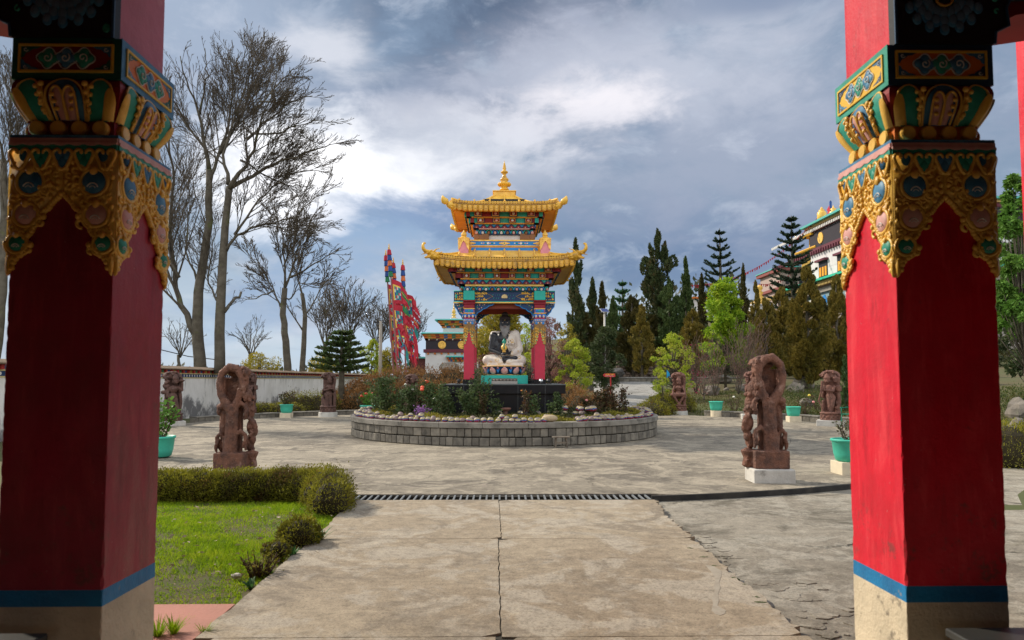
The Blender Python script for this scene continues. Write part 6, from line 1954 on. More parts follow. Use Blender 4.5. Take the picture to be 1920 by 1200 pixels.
k.build('coloured_dentils', [m_pred, mat('dentil_red', (0.40, 0.035, 0.03), 0.6), mat('dentil_blue', (0.03, 0.10, 0.25), 0.6, bump=0), mat('dentil_yellow', (0.45, 0.33, 0.05), 0.6, bump=0), mat('dentil_green', (0.03, 0.22, 0.11), 0.6, bump=0)], bw)
k = MB(); k.prism([(-.26, 2.02), (.30, 2.02), (.30, 2.06), (.0, 2.17), (-.26, 2.06)], 0, WL, lambda u, v, w: (u, w, v)); k.build('coping', mat('mossy_coping', (0.20, 0.135, 0.085), 0.95, (0.12, 0.085, 0.05), 2, 0.9, 0.6, 20), bw)

# pots
m_pot = mat('pot_green', (0.06, 0.48, 0.34), 0.5, (0.05, 0.40, 0.29), 6, 0.7, 0.12, 30, stain=(0.28, 0.22, 0.14), stain_s=7, stain_t=(0.66, 0.72))
m_pbase = mat('pot_base_cream', (0.66, 0.58, 0.42), 0.85, (0.55, 0.48, 0.36), 5, 0.8, 0.3, 40)


def pot(label, x, y, R_, H_, zb, oval=1.0, base='round', seed=1):
    t = thing('flower_pot', label, 'flower pot', (x, y, 0))
    if zb > .03:
        k = MB()
        if base == 'round': k.lathe([(R_ * .82, -.03), (R_ * .82, zb)], 22)
        else: k.box(-R_ * .85, R_ * .85, -R_ * .7, R_ * .7, -.03, zb)
        k.build('base', m_pbase, t, bevel=.006)
    k = MB(); pr = [(R_ * .70, 0), (R_ * .80, .02), (R_ * .90, H_ * .35), (R_ * .97, H_ * .86), (R_ * 1.0, H_ * .88), (R_ * 1.04, H_ * .90), (R_ * 1.05, H_ * .96), (R_ * 1.02, H_), (R_ * .95, H_), (R_ * .93, H_ * .9)]
    k.lathe([(a, b + zb + .002) for a, b in pr], 28); k.build('pot', m_pot, t, smooth=True)
    k = MB(); k.lathe([(.01, zb + H_ * .86), (R_ * .92, zb + H_ * .86), (R_ * .5, zb + H_ * .90)][::1], 20); k.build('soil', m_soil, t)
    return t, zb + H_ * .86


def place_pot(label, px, ypx, R_, H_, zb, plant, base='round'):
    p = G(px, ypx); t, z = pot(label, p.x, p.y, R_, H_, zb, base=base)
    if plant:
        nm, lab, w, h, n, L, W, lm, stems, fl, sm = plant
        q = bush(nm, lab, 'shrub', (p.x, p.y, z), w, h, n, L, W, lm, int(px), stems=stems, flowers=fl, leafy=.7, stemm=sm)
    return p


place_pot('large round green pot standing on the ground beside the left gate pillar', 296, 858, .315, .42, .02, ('potted_rose', 'leggy rose with bright green leaves in the pot by the left gate pillar', .85, .90, 300, .085, .055, m_brightleaf, 9, (), mat('rose_cane', (0.10, 0.03, 0.035), 0.7, bump=0)))
place_pot('oval green pot on a cream base in front of the white boundary wall', 537, 783, .27, .36, .20, ('potted_rose', 'spreading dull green rose in the pot before the boundary wall', .95, .62, 260, .07, .045, m_rosebrown, 9, (), None), 'square')
place_pot('green pot with red roses standing behind the left end of the ring', 690, 783, .34, .40, .12, ('potted_rose', 'green rose with red blooms in the pot behind the ring', .8, .65, 330, .08, .05, m_brightleaf, 8, ((3, .07, f_red),), None))
place_pot('chipped green pot with bare soil on a white base, right of the drummer statue', 1343, 781, .29, .40, .26, None)
place_pot('empty looking green pot on a cream base left of the statue with the staff', 1488, 791, .265, .36, .22, None, 'square')
place_pot('round green pot on a cream block touching the right gate pillar', 1596, 888, .30, .38, .21, ('potted_shrub', 'small shrub with sparse brownish leaves in the pot by the right gate pillar', .55, .42, 210, .045, .026, leafmat('brown_green_leaf', [(0.10, 0.06, 0.04), (0.09, 0.10, 0.04), (0.16, 0.10, 0.07)]), 12, (), m_stemb), 'square')

# benches
m_bench = mat('bench_green', (0.01, 0.17, 0.10), 0.45, bump=0.05)
def bench(label, x, y, rz):
    t = thing('garden_bench', label, 'bench', (x, y, 0), rz)
    k = MB()
    for i in range(4): k.box(-.75, .75, -.22 + i * .12, -.13 + i * .12, .42, .445)
    each(k, 'seat_slat', m_bench, t, bevel=.004)
    k = MB()
    for i in range(4): k.cbox((0, .27 + i * .035, .52 + i * .105), (1.5, .022, .075), Euler((-.3, 0, 0)))
    each(k, 'back_slat', m_bench, t)
    for s in (-1, 1):
        k = MB(); x_ = s * .70
        k.tube([(x_, -.30, 0), (x_, -.22, .12), (x_, -.24, .30), (x_, -.20, .42), (x_, .20, .41), (x_, .27, .50), (x_, .39, .88)], .022, 6)
        k.tube([(x_, .40, 0), (x_, .30, .12), (x_, .24, .30), (x_, .18, .41)], .022, 6)
        k.tube([(x_, .30, .60), (x_, .10, .66), (x_, -.15, .64), (x_, -.27, .66), (x_, -.28, .60)], .02, 6)
        k.tube([(x_, -.20, .42), (x_, -.24, .52), (x_, -.22, .64)], .016, 6)
        k.build('cast_frame', m_bench, t, smooth=True)
p = G(1575, 803); bench('green slatted garden bench half hidden by the right gate pillar', p.x + .95, p.y + .2, radians(-62))
p = G(301, 800); bench('green slatted garden bench half hidden by the left gate pillar', p.x - .72, p.y + .2, radians(62))

# ------------------------------------------------------------------ lawn, low hedge
def ground_blades(name, n, xr, yr, zf_, L, W, mt, seed, mask=None):
    r = np.random.default_rng(seed)
    x = r.uniform(*xr, n); y = r.uniform(*yr, n)
    if mask is not None:
        k_ = mask(x, y, r); x = x[k_]; y = y[k_]
    n = len(x); z = np.full(n, zf_)
    C = np.stack([x, y, z], 1)
    D = r.normal(size=(n, 3)) * np.array([.45, .45, .1]) + np.array([0, 0, 1.0]); D /= np.linalg.norm(D, axis=1)[:, None]
    l = L * r.uniform(.5, 1.4, n) * (.7 + .45 * np.sin(x * 2.3 + 1) * np.cos(y * 2.9)); C[:, 2] += l * .45
    S = np.cross(D, r.normal(size=(n, 3))); S /= np.linalg.norm(S, axis=1)[:, None]
    w = W * r.uniform(.6, 1.3, n)
    bend = r.normal(size=(n, 3)) * .18 * l[:, None]; bend[:, 2] = -abs(bend[:, 2]) * .4
    b0 = C - D * l[:, None] * .5; V_ = np.stack([b0 - S * w[:, None] * .5, b0 + S * w[:, None] * .5, b0 + D * l[:, None] + bend], 1).reshape(-1, 3)
    return npmesh(name, V_, np.arange(3 * n).reshape(n, 3), mt)


m_grass = leafmat('grass_blade', [(0.10, 0.17, 0.008), (0.21, 0.34, 0.010), (0.33, 0.46, 0.014), (0.42, 0.42, 0.05)], transl=.45, clump=.5, ns=3.5)
m_lawn = mat('lawn_soil', (0.07, 0.075, 0.018), 0.95, (0.11, 0.075, 0.04), 3.5, 0.9, 0.4, 40)
LZ = -.045
k = MB(); k.box(-9, XL - .02, 5.05, 9.6, -.3, LZ); k.build('lawn_ground', m_lawn)['kind'] = 'structure'
patch = lambda x, y: (np.sin(x * 3.1 + .7) * np.cos(y * 2.7 + x) + np.sin(x * 7.3 + y * 5.1) * .5 + np.cos(y * 9.7 - x * 4.) * .3)
def lmask(x, y, r): return (r.random(len(x)) < np.clip(.62 + .42 * patch(x, y), .16, 1)) & (x < XL - .04 + .05 * np.sin(y * 9))
o = ground_blades('lawn_grass', 105000, (-5.6, XL), (5.10, 9.3), LZ, .060, .0085, m_grass, 1, lmask); tag(o, 'bright green patchy lawn grass left of the walkway', 'grass', kind='stuff')
o = ground_blades('lawn_tufts', 9000, (-5.2, XL - .1), (5.2, 9.0), LZ, .095, .010, m_grass, 2, lambda x, y, r: (patch(x * 1.3, y * 1.2 + 2) > .55)); tag(o, 'taller tufts of grass standing in the lawn', 'grass', kind='stuff')
# dry leaves and chips of bark on the lawn
r = np.random.default_rng(5); n_ = 150
C = np.stack([r.uniform(-4.8, XL - .1, n_), r.uniform(5.1, 8.8, n_), np.full(n_, LZ + .045)], 1); Dv = r.normal(size=(n_, 3)); Dv[:, 2] *= .15
o = leaves('dry_leaves', C, Dv, .055, .022, leafmat('dry_leaf', [(0.30, 0.20, 0.13), (0.42, 0.32, 0.24), (0.16, 0.09, 0.05)], transl=.1), None, 5); tag(o, 'dry fallen leaves scattered on the lawn', 'leaves', kind='stuff')
p = G(442, 1079); k = MB(); k.ell((0, 0, .02), (.045, .03, .022), 7, 5, noise=.25, rng=random.Random(4)); o = k.build('white_rubble', mat('pale_rubble', (0.5, 0.46, 0.38), .9), loc=(p.x, p.y, LZ + .02)); tag(o, 'small white lump of rubble lying near the front of the lawn', 'stone')


def hedge_run(name, label, pts, n, L, W, lm, seed, cat='hedge', core=True, up=.5, kind=None):
    """pts: (x, y, z, rx, ry, rz)"""
    t = thing(name, label, cat, (pts[0][0], pts[0][1], 0))
    ox, oy = pts[0][0], pts[0][1]
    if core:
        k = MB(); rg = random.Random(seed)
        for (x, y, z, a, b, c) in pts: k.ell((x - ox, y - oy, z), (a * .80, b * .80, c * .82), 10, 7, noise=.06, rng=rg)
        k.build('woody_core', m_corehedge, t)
    tot = sum(a * c + a * b for (_, _, _, a, b, c) in pts)
    cl = [((x - ox, y - oy, z), (a, b, c), max(20, int(n * (a * c + a * b) / tot))) for (x, y, z, a, b, c) in pts]
    crown('foliage', cl, L, W, lm, t, seed, up=up, shell=.72)
    return t


rg = random.Random(6); pts = []
hx0, hx1 = X(240, 9.65), X(600, 9.55)
for i in range(26):
    f = i / 25; x = hx0 + (hx1 - hx0) * f; hh = .20 + .02 * sin(i * 1.3) + .03 * ss(.7, 1, f) + rg.uniform(-.015, .015)
    pts.append((x, 9.52 - .12 * ss(.8, 1, f) + rg.uniform(-.04, .04), LZ + .16, .34, .27, hh + .04))
for (px, Yy, a, b, c) in ((612, 9.2, .30, .32, .36), (628, 8.9, .28, .30, .37), (622, 8.5, .27, .28, .30), (636, 8.7, .20, .26, .27), (596, 8.95, .2, .2, .25)):
    pts.append((X(px, Yy), Yy, LZ + .14, a, b, c))
hedge_run('low_hedge', 'low clipped olive and brown hedge along the back edge of the lawn', pts, 85000, .030, .013, m_hedge, 21)
for (px, py, w, h, n, lm, nm, lab) in ((562, 1026, .20, .20, 3800, m_hedge, 'low_bush', 'small olive bush beside the walkway in front of the low hedge'), (522, 1052, .10, .09, 500, m_hedge, 'low_bush', 'tiny olive bush near the strap leaved plant at the lawn edge')):
    p = G(px, py, LZ); hedge_run(nm, lab, [(p.x, p.y, LZ + .10, w, w, h), (p.x - .1, p.y + .05, LZ + .08, w * .7, w * .7, h * .8)], n, .030, .014, lm, px, 'bush')
p = G(486, 1082, LZ); bush('dry_shrub', 'wispy dry yellow green shrub at the front right of the lawn', 'shrub', (p.x, p.y, LZ), .34, .20, 380, .026, .010, m_mossy, 5, stems=26, leafy=1.2, stemm=m_stemb)


def strap_plant(label, px, py, h, n, mt, seed, spread=.9, wide=.022):
    p = G(px, py, LZ); r = random.Random(seed); k = MB()
    for i in range(n):
        a = r.random() * 2 * pi; L = h * r.uniform(.6, 1.15); s = spread * r.uniform(.3, 1)
        prev = None; vs = []; m_ = 5
        for j in range(m_ + 1):
            f = j / m_; R_ = L * s * f ** 1.3; z = L * (f - .35 * s * f * f); w = wide * (1 - f ** 2) * (.5 + f) * r.uniform(.9, 1.1)
            cx, cy = R_ * cos(a), R_ * sin(a)
            vs += [(cx - w * sin(a), cy + w * cos(a), z), (cx + w * sin(a), cy - w * cos(a), z + .002)]
        k.add(vs, [(2 * j, 2 * j + 1, 2 * j + 3, 2 * j + 2) for j in range(m_)])
    o = k.build('strap_leaved_plant' if wide > .012 else 'grass_tuft', mt, loc=(p.x, p.y, LZ - .005)); return tag(o, label, 'plant')


m_strap = leafmat('strap_leaf', [(0.035, 0.09, 0.03), (0.06, 0.15, 0.04), (0.10, 0.20, 0.06)])
strap_plant('dark green strap leaved plant leaning over the walkway beside the small olive bush', 598, 1020, .20, 14, m_strap, 1)
strap_plant('bright green strap leaved plant at the lawn edge below the small bush', 548, 1048, .13, 22, m_strap, 2, .8, .012 + .004)
strap_plant('leafy weed at the front corner of the lawn', 470, 1105, .10, 20, m_strap, 3, 1.0, .018)
strap_plant('small leafy weed at the lawn edge beside the walkway', 505, 1078, .07, 14, m_strap, 4, 1.0, .016)
p0 = LZ; LZ2 = LZ
for i, (px, py, lab) in enumerate(((325, 1200, 'tuft of tall grass on the red floor at the bottom left'), (296, 1205, 'tuft of tall grass against the foot of the left gate pillar'), (382, 1196, 'thin grass tuft in the joint between red floor and walkway'))):
    strap_plant(lab, px, py, .17 if i < 2 else .12, 70 if i < 2 else 22, m_grass, 10 + i, .75, .005)
# moss cushions along the broken edge
rg = random.Random(31)
for i, (px, py) in enumerate(((1290, 1027), (1313, 1043), (1338, 1060), (1370, 1082), (1385, 1095), (1414, 1118), (1420, 1128))):
    p = G(px, py); k = MB(); k.ell((0, 0, -.02), (.055 + .02 * rg.random(), .022, .03), 8, 5, noise=.2, rng=rg)
    o = k.build('moss_cushion', mat('moss', (0.05, 0.085, 0.015), 0.95, bump=0.5, bscale=120), loc=(p.x + .02, p.y, -.01)); tag(o, 'small cushion of dark green moss in the crack at the walkway edge', 'moss', 'moss along the broken edge of the walkway')

# brown hedge bank behind the ring
pts = []; rg = random.Random(12)
prof = [(602, 765), (622, 745), (645, 728), (670, 712), (700, 700), (735, 692), (780, 690), (830, 689), (870, 686), (905, 700), (930, 720)]
for i in range(len(prof) - 1):
    (xa, ya), (xb_, yb_) = prof[i], prof[i + 1]
    for f in (0, .5):
        px = xa + (xb_ - xa) * f; py = ya + (yb_ - ya) * f; Yy = 36.0
        top = P(px, py, Yy).z
        pts.append((X(px, Yy), Yy + rg.uniform(-.3, .3), top * .35, .75, 1.5, top * .65))
        if top > .9: pts.append((X(px, 34.6), 34.6 + rg.uniform(-.2, .2), top * .22, .7, 1.0, top * .48))
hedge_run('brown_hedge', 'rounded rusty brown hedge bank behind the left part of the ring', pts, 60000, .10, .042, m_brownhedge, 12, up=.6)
for (px, Yy, w, h, lab, mt) in ((515, 31.5, .9, .45, 'low dark olive hedge in front of the boundary wall near the oval pot', m_hedge), (590, 33.5, .8, .9, 'dark green bush between the tray statue and the boundary wall', m_hedge)):
    x0 = X(px, Yy); hedge_run('low_hedge', lab, [(x0 + d_ * .8, Yy + d_ * .3, .1, .6, .5, h) for d_ in (-1.2, -.5, .2, .9)], 7000, .07, .03, mt, px)
# hedge pieces right of the ring, along the ramp
for (pl_, lab, sd) in (([(1118, 26.5, .8), (1090, 27.5, 1.1), (1070, 29, 1.3), (1130, 30, 1.0)], 'rust and olive hedge between the pavilion and the ramp', 3), ([(1222, 31.0, .55), (1238, 31.6, .8), (1256, 32.2, 1.0), (1274, 32.8, 1.0)], 'rounded brown and green hedge at the foot of the ramp near the drummer statue', 4)):
    hedge_run('low_hedge', lab, [(X(a, b), b, .10, .75, .7, h) for a, b, h in pl_], 15000, .075, .032, m_hedge if sd == 4 else m_brownhedge, sd)
# ------------------------------------------------------------------ bare trees
class Segs:
    """collects tapering polylines and turns them into one light mesh"""
    def __init__(s): s.V = []; s.F = []; s.n = 0
    def add(s, pts, rad, n=3):
        k = len(pts); P_ = np.asarray(pts, float); d = P_[-1] - P_[0]; L = np.linalg.norm(d) + 1e-9; d /= L
        ref = np.array([0, 0, 1.]) if abs(d[2]) < .9 else np.array([1., 0, 0])
        u = np.cross(d, ref); u /= np.linalg.norm(u); w = np.cross(d, u)
        a = np.arange(n) * 2 * pi / n
        ring = np.cos(a)[:, None] * u + np.sin(a)[:, None] * w
        s.V.append((P_[:, None, :] + ring[None] * np.asarray(rad)[:, None, None]).reshape(-1, 3))
        i = np.arange(k - 1)[:, None] * n; j = np.arange(n)[None]; jn = (j + 1) % n
        s.F.append(np.stack([i + j, i + jn, i + n + jn, i + n + j], 2).reshape(-1, 4) + s.n); s.n += k * n
    def build(s, name, mt, parent):
        return npmesh(name, np.concatenate(s.V), np.concatenate(s.F), mt, parent)


def branchlets(S, pts, rad, r, lvl, maxl, step, Lk, up, spread, rmin):
    """side branches all along a limb, recursive"""
    pts = np.asarray(pts, float)
    seg = np.linalg.norm(np.diff(pts, axis=0), axis=1); tot = seg.sum(); cum = np.concatenate([[0], np.cumsum(seg)])
    s0 = tot * (.15 if lvl else .12); x = s0 + r.random() * step
    while x < tot:
        i = min(len(seg) - 1, np.searchsorted(cum, x) - 1); f = (x - cum[i]) / (seg[i] + 1e-9)
        p = pts[i] * (1 - f) + pts[i + 1] * f; d = (pts[i + 1] - pts[i]) / (seg[i] + 1e-9); rr = rad[i] * (1 - f) + rad[i + 1] * f
        o = r.normal(size=3); o -= d * o.dot(d); o /= np.linalg.norm(o)
        nd = d * cos(spread) + o * sin(spread); nd[2] += up; nd /= np.linalg.norm(nd)
        L = Lk * tot * r.uniform(.35, .62) * (1.15 - .62 * x / tot); k = 4 if lvl < maxl - 1 else 3
        q = [p]; dd = nd.copy()
        for j in range(k):
            dd = dd + r.normal(size=3) * .06 + np.array([0, 0, up * .35]); dd /= np.linalg.norm(dd); q.append(q[-1] + dd * L / k)
        r0 = max(rmin, min(rr * .5, L * .014)); ra = [r0 * (1 - .75 * j / k) for j in range(k + 1)]; ra = [max(rmin * .7, v) for v in ra]
        S.add(q, ra, 4 if lvl == 0 else 3)
        if lvl + 1 < maxl: branchlets(S, q, ra, r, lvl + 1, maxl, max(step * .66, L / 13), Lk, up, spread, rmin)
        x += step * r.uniform(.6, 1.4)


def bare_tree(label, Y, base, limbs, seed, maxl=4, step=.40, Lk=.95, up=.04, spread=.44, rmin=.0115, group=None, depth=2.0, tw=None):
    """limbs: list of ([(px, py), ...], r0 px, r1 px); the first is the trunk. depth wobble in metres"""
    r = np.random.default_rng(seed); b = P(base[0], base[1], Y)
    t = thing('bare_tree', label, 'tree', (b.x, b.y, b.z)); S = Segs(); TR = MB()
    for li, (pl_, ra, rb) in enumerate(limbs):
        dy = 0.0; slope = 0 if li == 0 else r.uniform(-1, 1) * depth
        pts = []; n_ = len(pl_)
        for i, (px, py) in enumerate(pl_):
            q = P(px, py, Y + slope * (i / (n_ - 1)) ** 1.2); pts.append(np.array([q.x - b.x, q.y - b.y, q.z - b.z]))
        # densify with a little wobble
        D_ = [pts[0]]
        for i in range(len(pts) - 1):
            for f in (.33, .66, 1): D_.append(pts[i] * (1 - f) + pts[i + 1] * f + (r.normal(size=3) * (.05 if li else .015) if f < 1 else 0))
        m_ = len(D_); rad = [(ra + (rb - ra) * (i / (m_ - 1)) ** (.8 if li == 0 else .5)) * (.92 if li == 0 else .62) * Y / F for i in range(m_)]
        TR.tube(D_, rad, 9 if ra > 6 else 6)
        if li > 0 or len(limbs) == 1: branchlets(S, D_, rad, r, 0, maxl, step, Lk, up, spread, rmin)
        else: 
            branchlets(S, D_[len(D_) * 2 // 3:], rad[len(D_) * 2 // 3:], r, 1, maxl, step * 1.6, Lk * 1.3, up, spread, rmin)
    TR.build('trunk', m_bark, t, smooth=True); S.build('crown', tw or m_twig, t)
    return t


bare_tree('tall bare tree with a leaning side trunk, left of the pair behind the boundary wall', 33, (378, 700), [
    ([(376, 700), (370, 613), (372, 549), (383, 480), (393, 413), (392, 318)], 12.5, 6),
    ([(369, 630), (339, 573), (328, 520), (322, 467), (320, 413), (326, 340), (316, 260)], 12, 3),
    ([(392, 322), (380, 252), (370, 205), (350, 150), (338, 105)], 8, 1.2),
    ([(393, 340), (406, 302), (430, 227), (436, 160), (430, 100)], 8, 1.2),
    ([(386, 280), (352, 235), (326, 190), (308, 150)], 4.5, 1.2),
    ([(374, 215), (384, 150), (388, 120), (384, 90)], 4, 1),
    ([(414, 285), (446, 230), (470, 170), (476, 120), (468, 85)], 5, 1.2),
    ([(336, 520), (304, 470), (280, 420), (262, 370)], 5, 1.2),
    ([(370, 530), (348, 470), (352, 420), (366, 370), (364, 320)], 4, 1),
    ([(322, 420), (300, 370), (290, 310), (298, 250)], 4, 1)], 1, depth=2.5, step=.52)
bare_tree('tall bare tree with a broken stub, right of the pair behind the boundary wall', 32, (413, 700), [
    ([(412, 700), (413, 587), (417, 507), (422, 427), (430, 350)], 11, 6.5),
    ([(420, 585), (436, 565), (452, 548)], 6, 4),
    ([(424, 470), (446, 440), (480, 425), (530, 412), (560, 400), (590, 370)], 6, 1.2),
    ([(430, 355), (462, 312), (480, 262), (500, 200), (520, 140)], 9, 1.2),
    ([(434, 350), (497, 315), (550, 296), (590, 280), (620, 270)], 8, 1.2),
    ([(462, 262), (510, 220), (546, 190), (586, 180)], 5, 1.2),
    ([(428, 345), (418, 290), (440, 220), (462, 160), (476, 100)], 7, 1.2),
    ([(476, 205), (520, 160), (548, 130), (566, 122)], 4, 1),
    ([(440, 440), (474, 390), (510, 350), (548, 325), (590, 320)], 5, 1),
    ([(416, 580), (402, 555), (390, 520), (398, 470), (404, 430)], 5, 1.5),
    ([(470, 250), (520, 250), (560, 235), (604, 225)], 4, 1), ([(450, 300), (500, 330), (550, 350), (575, 350)], 4, 1), ([(486, 190), (530, 195), (560, 160)], 3.5, 1)], 2, depth=2.5, step=.34)
bare_tree('bare tree with a broad rounded crown, middle of the trees behind the boundary wall', 47, (540, 705), [
    ([(540, 705), (536, 640), (530, 590), (534, 540)], 8, 5.5),
    ([(534, 545), (534, 490), (528, 430), (510, 390)], 5, 1), ([(530, 590), (512, 540), (486, 500), (462, 470)], 4, 1),
    ([(534, 540), (552, 490), (570, 440), (590, 400)], 4.5, 1), ([(544, 520), (580, 500), (612, 480), (634, 470)], 4, 1),
    ([(530, 560), (545, 560), (560, 530), (600, 540), (620, 520)], 3.5, 1), ([(512, 545), (480, 560), (456, 560)], 3, 1), ([(532, 500), (556, 440), (556, 395)], 3, 1)], 3, step=.42, rmin=.019)
bare_tree('slender bare tree just right of the broad one behind the boundary wall', 50, (566, 705), [
    ([(566, 705), (570, 640), (572, 590), (566, 550)], 6, 4),
    ([(566, 550), (556, 510), (566, 470), (580, 430)], 3.5, 1), ([(572, 590), (592, 560), (612, 520), (632, 500)], 3, 1), ([(568, 620), (548, 590), (530, 560)], 3, 1)], 4, step=.42, rmin=.019)
bare_tree('faint bare tree at the far left edge beyond the left gate pillar', 30, (8, 720), [
    ([(-14, 720), (0, 600), (6, 520), (8, 400), (6, 300)], 10, 6), ([(6, 400), (22, 300), (18, 200), (30, 110)], 5, 1), ([(8, 310), (-14, 200), (-30, 110)], 5, 1), ([(6, 330), (30, 270), (46, 200), (44, 150)], 4, 1), ([(4, 500), (30, 470), (60, 440)], 3, 1)], 5)
rr2 = random.Random(9)
for i, (px, top, Yy, w, lab) in enumerate(((610, 545, 66, 50, 'far bare tree left of the dark cedar behind the wall'), (655, 530, 70, 60, 'far grey bare tree directly behind the dark cedar'), (708, 560, 78, 55, 'far bare tree beside the utility pole'), (742, 555, 82, 50, 'far bare tree behind the prayer banners'), (772, 575, 80, 42, 'far bare tree between the prayer banners and the small temple'), (338, 600, 50, 60, 'small thin bare tree behind the left end of the boundary wall'), (470, 600, 56, 55, 'small bare tree seen between the two tall trunks and the broad tree'))):
    L_ = [([(px, 700), (px + rr2.uniform(-4, 4), 700 - (700 - top) * .35)], 3.5, 2.6)]
    y1 = 700 - (700 - top) * .3
    for q in range(7):
        dx = (q - 3) / 3 * w * .75; L_.append(([(px, y1), (px + dx * .5, y1 - (y1 - top) * .5), (px + dx * .9, top + 22 * abs(q - 3) / 3 + rr2.uniform(0, 12))], 2.4, .7))
    bare_tree(lab, Yy, (px, 700), L_, 20 + i, maxl=4, step=.62, rmin=.023 if i < 5 else .016, depth=3, Lk=.95)


# ------------------------------------------------------------------ evergreens and leafy trees
m_cyp = leafmat('cypress_leaf', [(0.024, 0.040, 0.016), (0.042, 0.066, 0.025), (0.075, 0.088, 0.03), (0.11, 0.07, 0.035)], transl=.15, clump=.5, ns=.8)
m_cypg = leafmat('cypress_green_leaf', [(0.035, 0.060, 0.020), (0.065, 0.105, 0.03), (0.11, 0.14, 0.04)], transl=.15, clump=.5, ns=.8)
m_jun = leafmat('juniper_leaf', [(0.075, 0.070, 0.016), (0.13, 0.11, 0.02), (0.23, 0.165, 0.03), (0.12, 0.12, 0.025)], transl=.2, clump=.6, ns=.9)
m_jund = leafmat('juniper_dark_leaf', [(0.035, 0.035, 0.012), (0.06, 0.055, 0.014), (0.10, 0.075, 0.02)], transl=.2, clump=.6, ns=.9)
m_arau = leafmat('pine_needle', [(0.014, 0.034, 0.018), (0.026, 0.055, 0.028), (0.045, 0.080, 0.035)], transl=.12, clump=.3)
m_araug = leafmat('pine_needle_green', [(0.02, 0.07, 0.022), (0.035, 0.12, 0.035), (0.06, 0.15, 0.05)], transl=.15, clump=.3)
m_lime = leafmat('lime_leaf', [(0.09, 0.19, 0.012), (0.18, 0.32, 0.015), (0.32, 0.44, 0.025), (0.40, 0.45, 0.04)], transl=.4, clump=.5, ns=1.0)
m_limeb = leafmat('lime_shrub_leaf', [(0.20, 0.28, 0.02), (0.32, 0.42, 0.03), (0.44, 0.48, 0.05), (0.36, 0.25, 0.10)], transl=.4, clump=.45, ns=1.2)
m_yellowo = leafmat('yellow_olive_leaf', [(0.10, 0.11, 0.02), (0.24, 0.22, 0.025), (0.42, 0.34, 0.04), (0.34, 0.20, 0.04)], transl=.35, clump=.5)
m_dkbush = leafmat('dark_bush_leaf', [(0.025, 0.045, 0.018), (0.05, 0.075, 0.025), (0.09, 0.10, 0.035)], transl=.2, clump=.5)
m_pinktw = leafmat('pink_bud', [(0.16, 0.075, 0.055), (0.24, 0.11, 0.09), (0.34, 0.16, 0.16), (0.20, 0.13, 0.05)], transl=.3, clump=.4)
m_mag = leafmat('magenta_blossom', [(0.45, 0.02, 0.10), (0.6, 0.05, 0.18)], transl=.3)


def plumes(label, kind, px, py_b, top, wpx, Yy, mt, seed, shape='cone', n=3200, L=.22, W=.06, trunk=True, ragged=.25, name='conifer', lean=0.0, group=None):
    n = int(n * 1.9); L *= 1.15; W *= 1.5; wpx *= 1.12 if shape == 'column' else 1.3
    """conifer crown of ascending sprays. px centre, top row, half width wpx at its widest"""
    r = np.random.default_rng(seed); b = P(px, py_b, Yy); tp = P(px, top, Yy); H_ = (tp.z - b.z) * .965; R_ = wpx / F * Yy
    gz = min(b.z, T(b.x, b.y))
    t = thing(name, label, 'tree', (b.x, b.y, gz), 0, group); dz_ = b.z - gz
    k = MB(); k.tube([(0, 0, -.3), (0, 0, dz_ + H_ * .5), (lean * .5, 0, dz_ + H_ * .97)], [max(.10, R_ * .10), max(.07, R_ * .06), .02], 7)
    Cs = []; Ds = []; ncl = int(46 + H_ * 5)
    for i in range(ncl):
        f = (i + .5) / ncl
        if shape == 'column': prof = (min(1, (1 - f) * 4.0) ** .8) * (min(1, f * 5 + .45)) * (1 + ragged * sin(f * 19 + seed) * cos(f * 7))
        elif shape == 'cone': prof = ((1 - f) ** .85) * min(1, f * 6 + .5) * (1 + ragged * .5 * sin(f * 15 + seed))
        else: prof = ((1 - f) ** .55) * min(1, f * 3.2 + .35) * (1 + ragged * .5 * sin(f * 9 + seed))
        a = r.random() * 2 * pi; q = sqrt(r.uniform(.1, 1)); rr_ = R_ * prof * q * .85 * r.uniform(1 - ragged, 1 + ragged)
        c = np.array([rr_ * cos(a) + lean * f, rr_ * sin(a), dz_ + f * H_])
        out = np.array([cos(a), sin(a), 0.0]); ax = out * (.35 + .45 * (shape == 'flame')) * prof + np.array([0, 0, 1.0]); ax /= np.linalg.norm(ax)
        cl = max(.5, H_ * .16) * r.uniform(.6, 1.2) * (.55 + .45 * (1 - f)); cr_ = R_ * .40 * max(.28, prof) * r.uniform(.7, 1.2)
        m_ = max(12, int(n / ncl)); u = r.random(m_)
        v = r.normal(size=(m_, 3)); v -= (v @ ax)[:, None] * ax; v /= np.linalg.norm(v, axis=1)[:, None]
        rad = cr_ * np.sin(np.clip(u * 1.02 + .06, 0, 1) * pi) ** .6 * (1 - .45 * u)
        Cs.append(c + ax * ((u - .35) * cl)[:, None] + v * (rad * (.65 + .35 * r.random(m_)))[:, None]); Ds.append(v * .55 + ax * 1.0 + r.normal(size=(m_, 3)) * .25)
        if i % 3 == 0: k.tube([(lean * f * .9, 0, max(0, c[2] - cl * .5)), tuple(c)], [max(.02, R_ * .03), .012], 4)
    k.build('trunk', m_bark, t, smooth=True)
    leaves('crown', np.concatenate(Cs), np.concatenate(Ds), L, W, mt, t, seed)
    return t


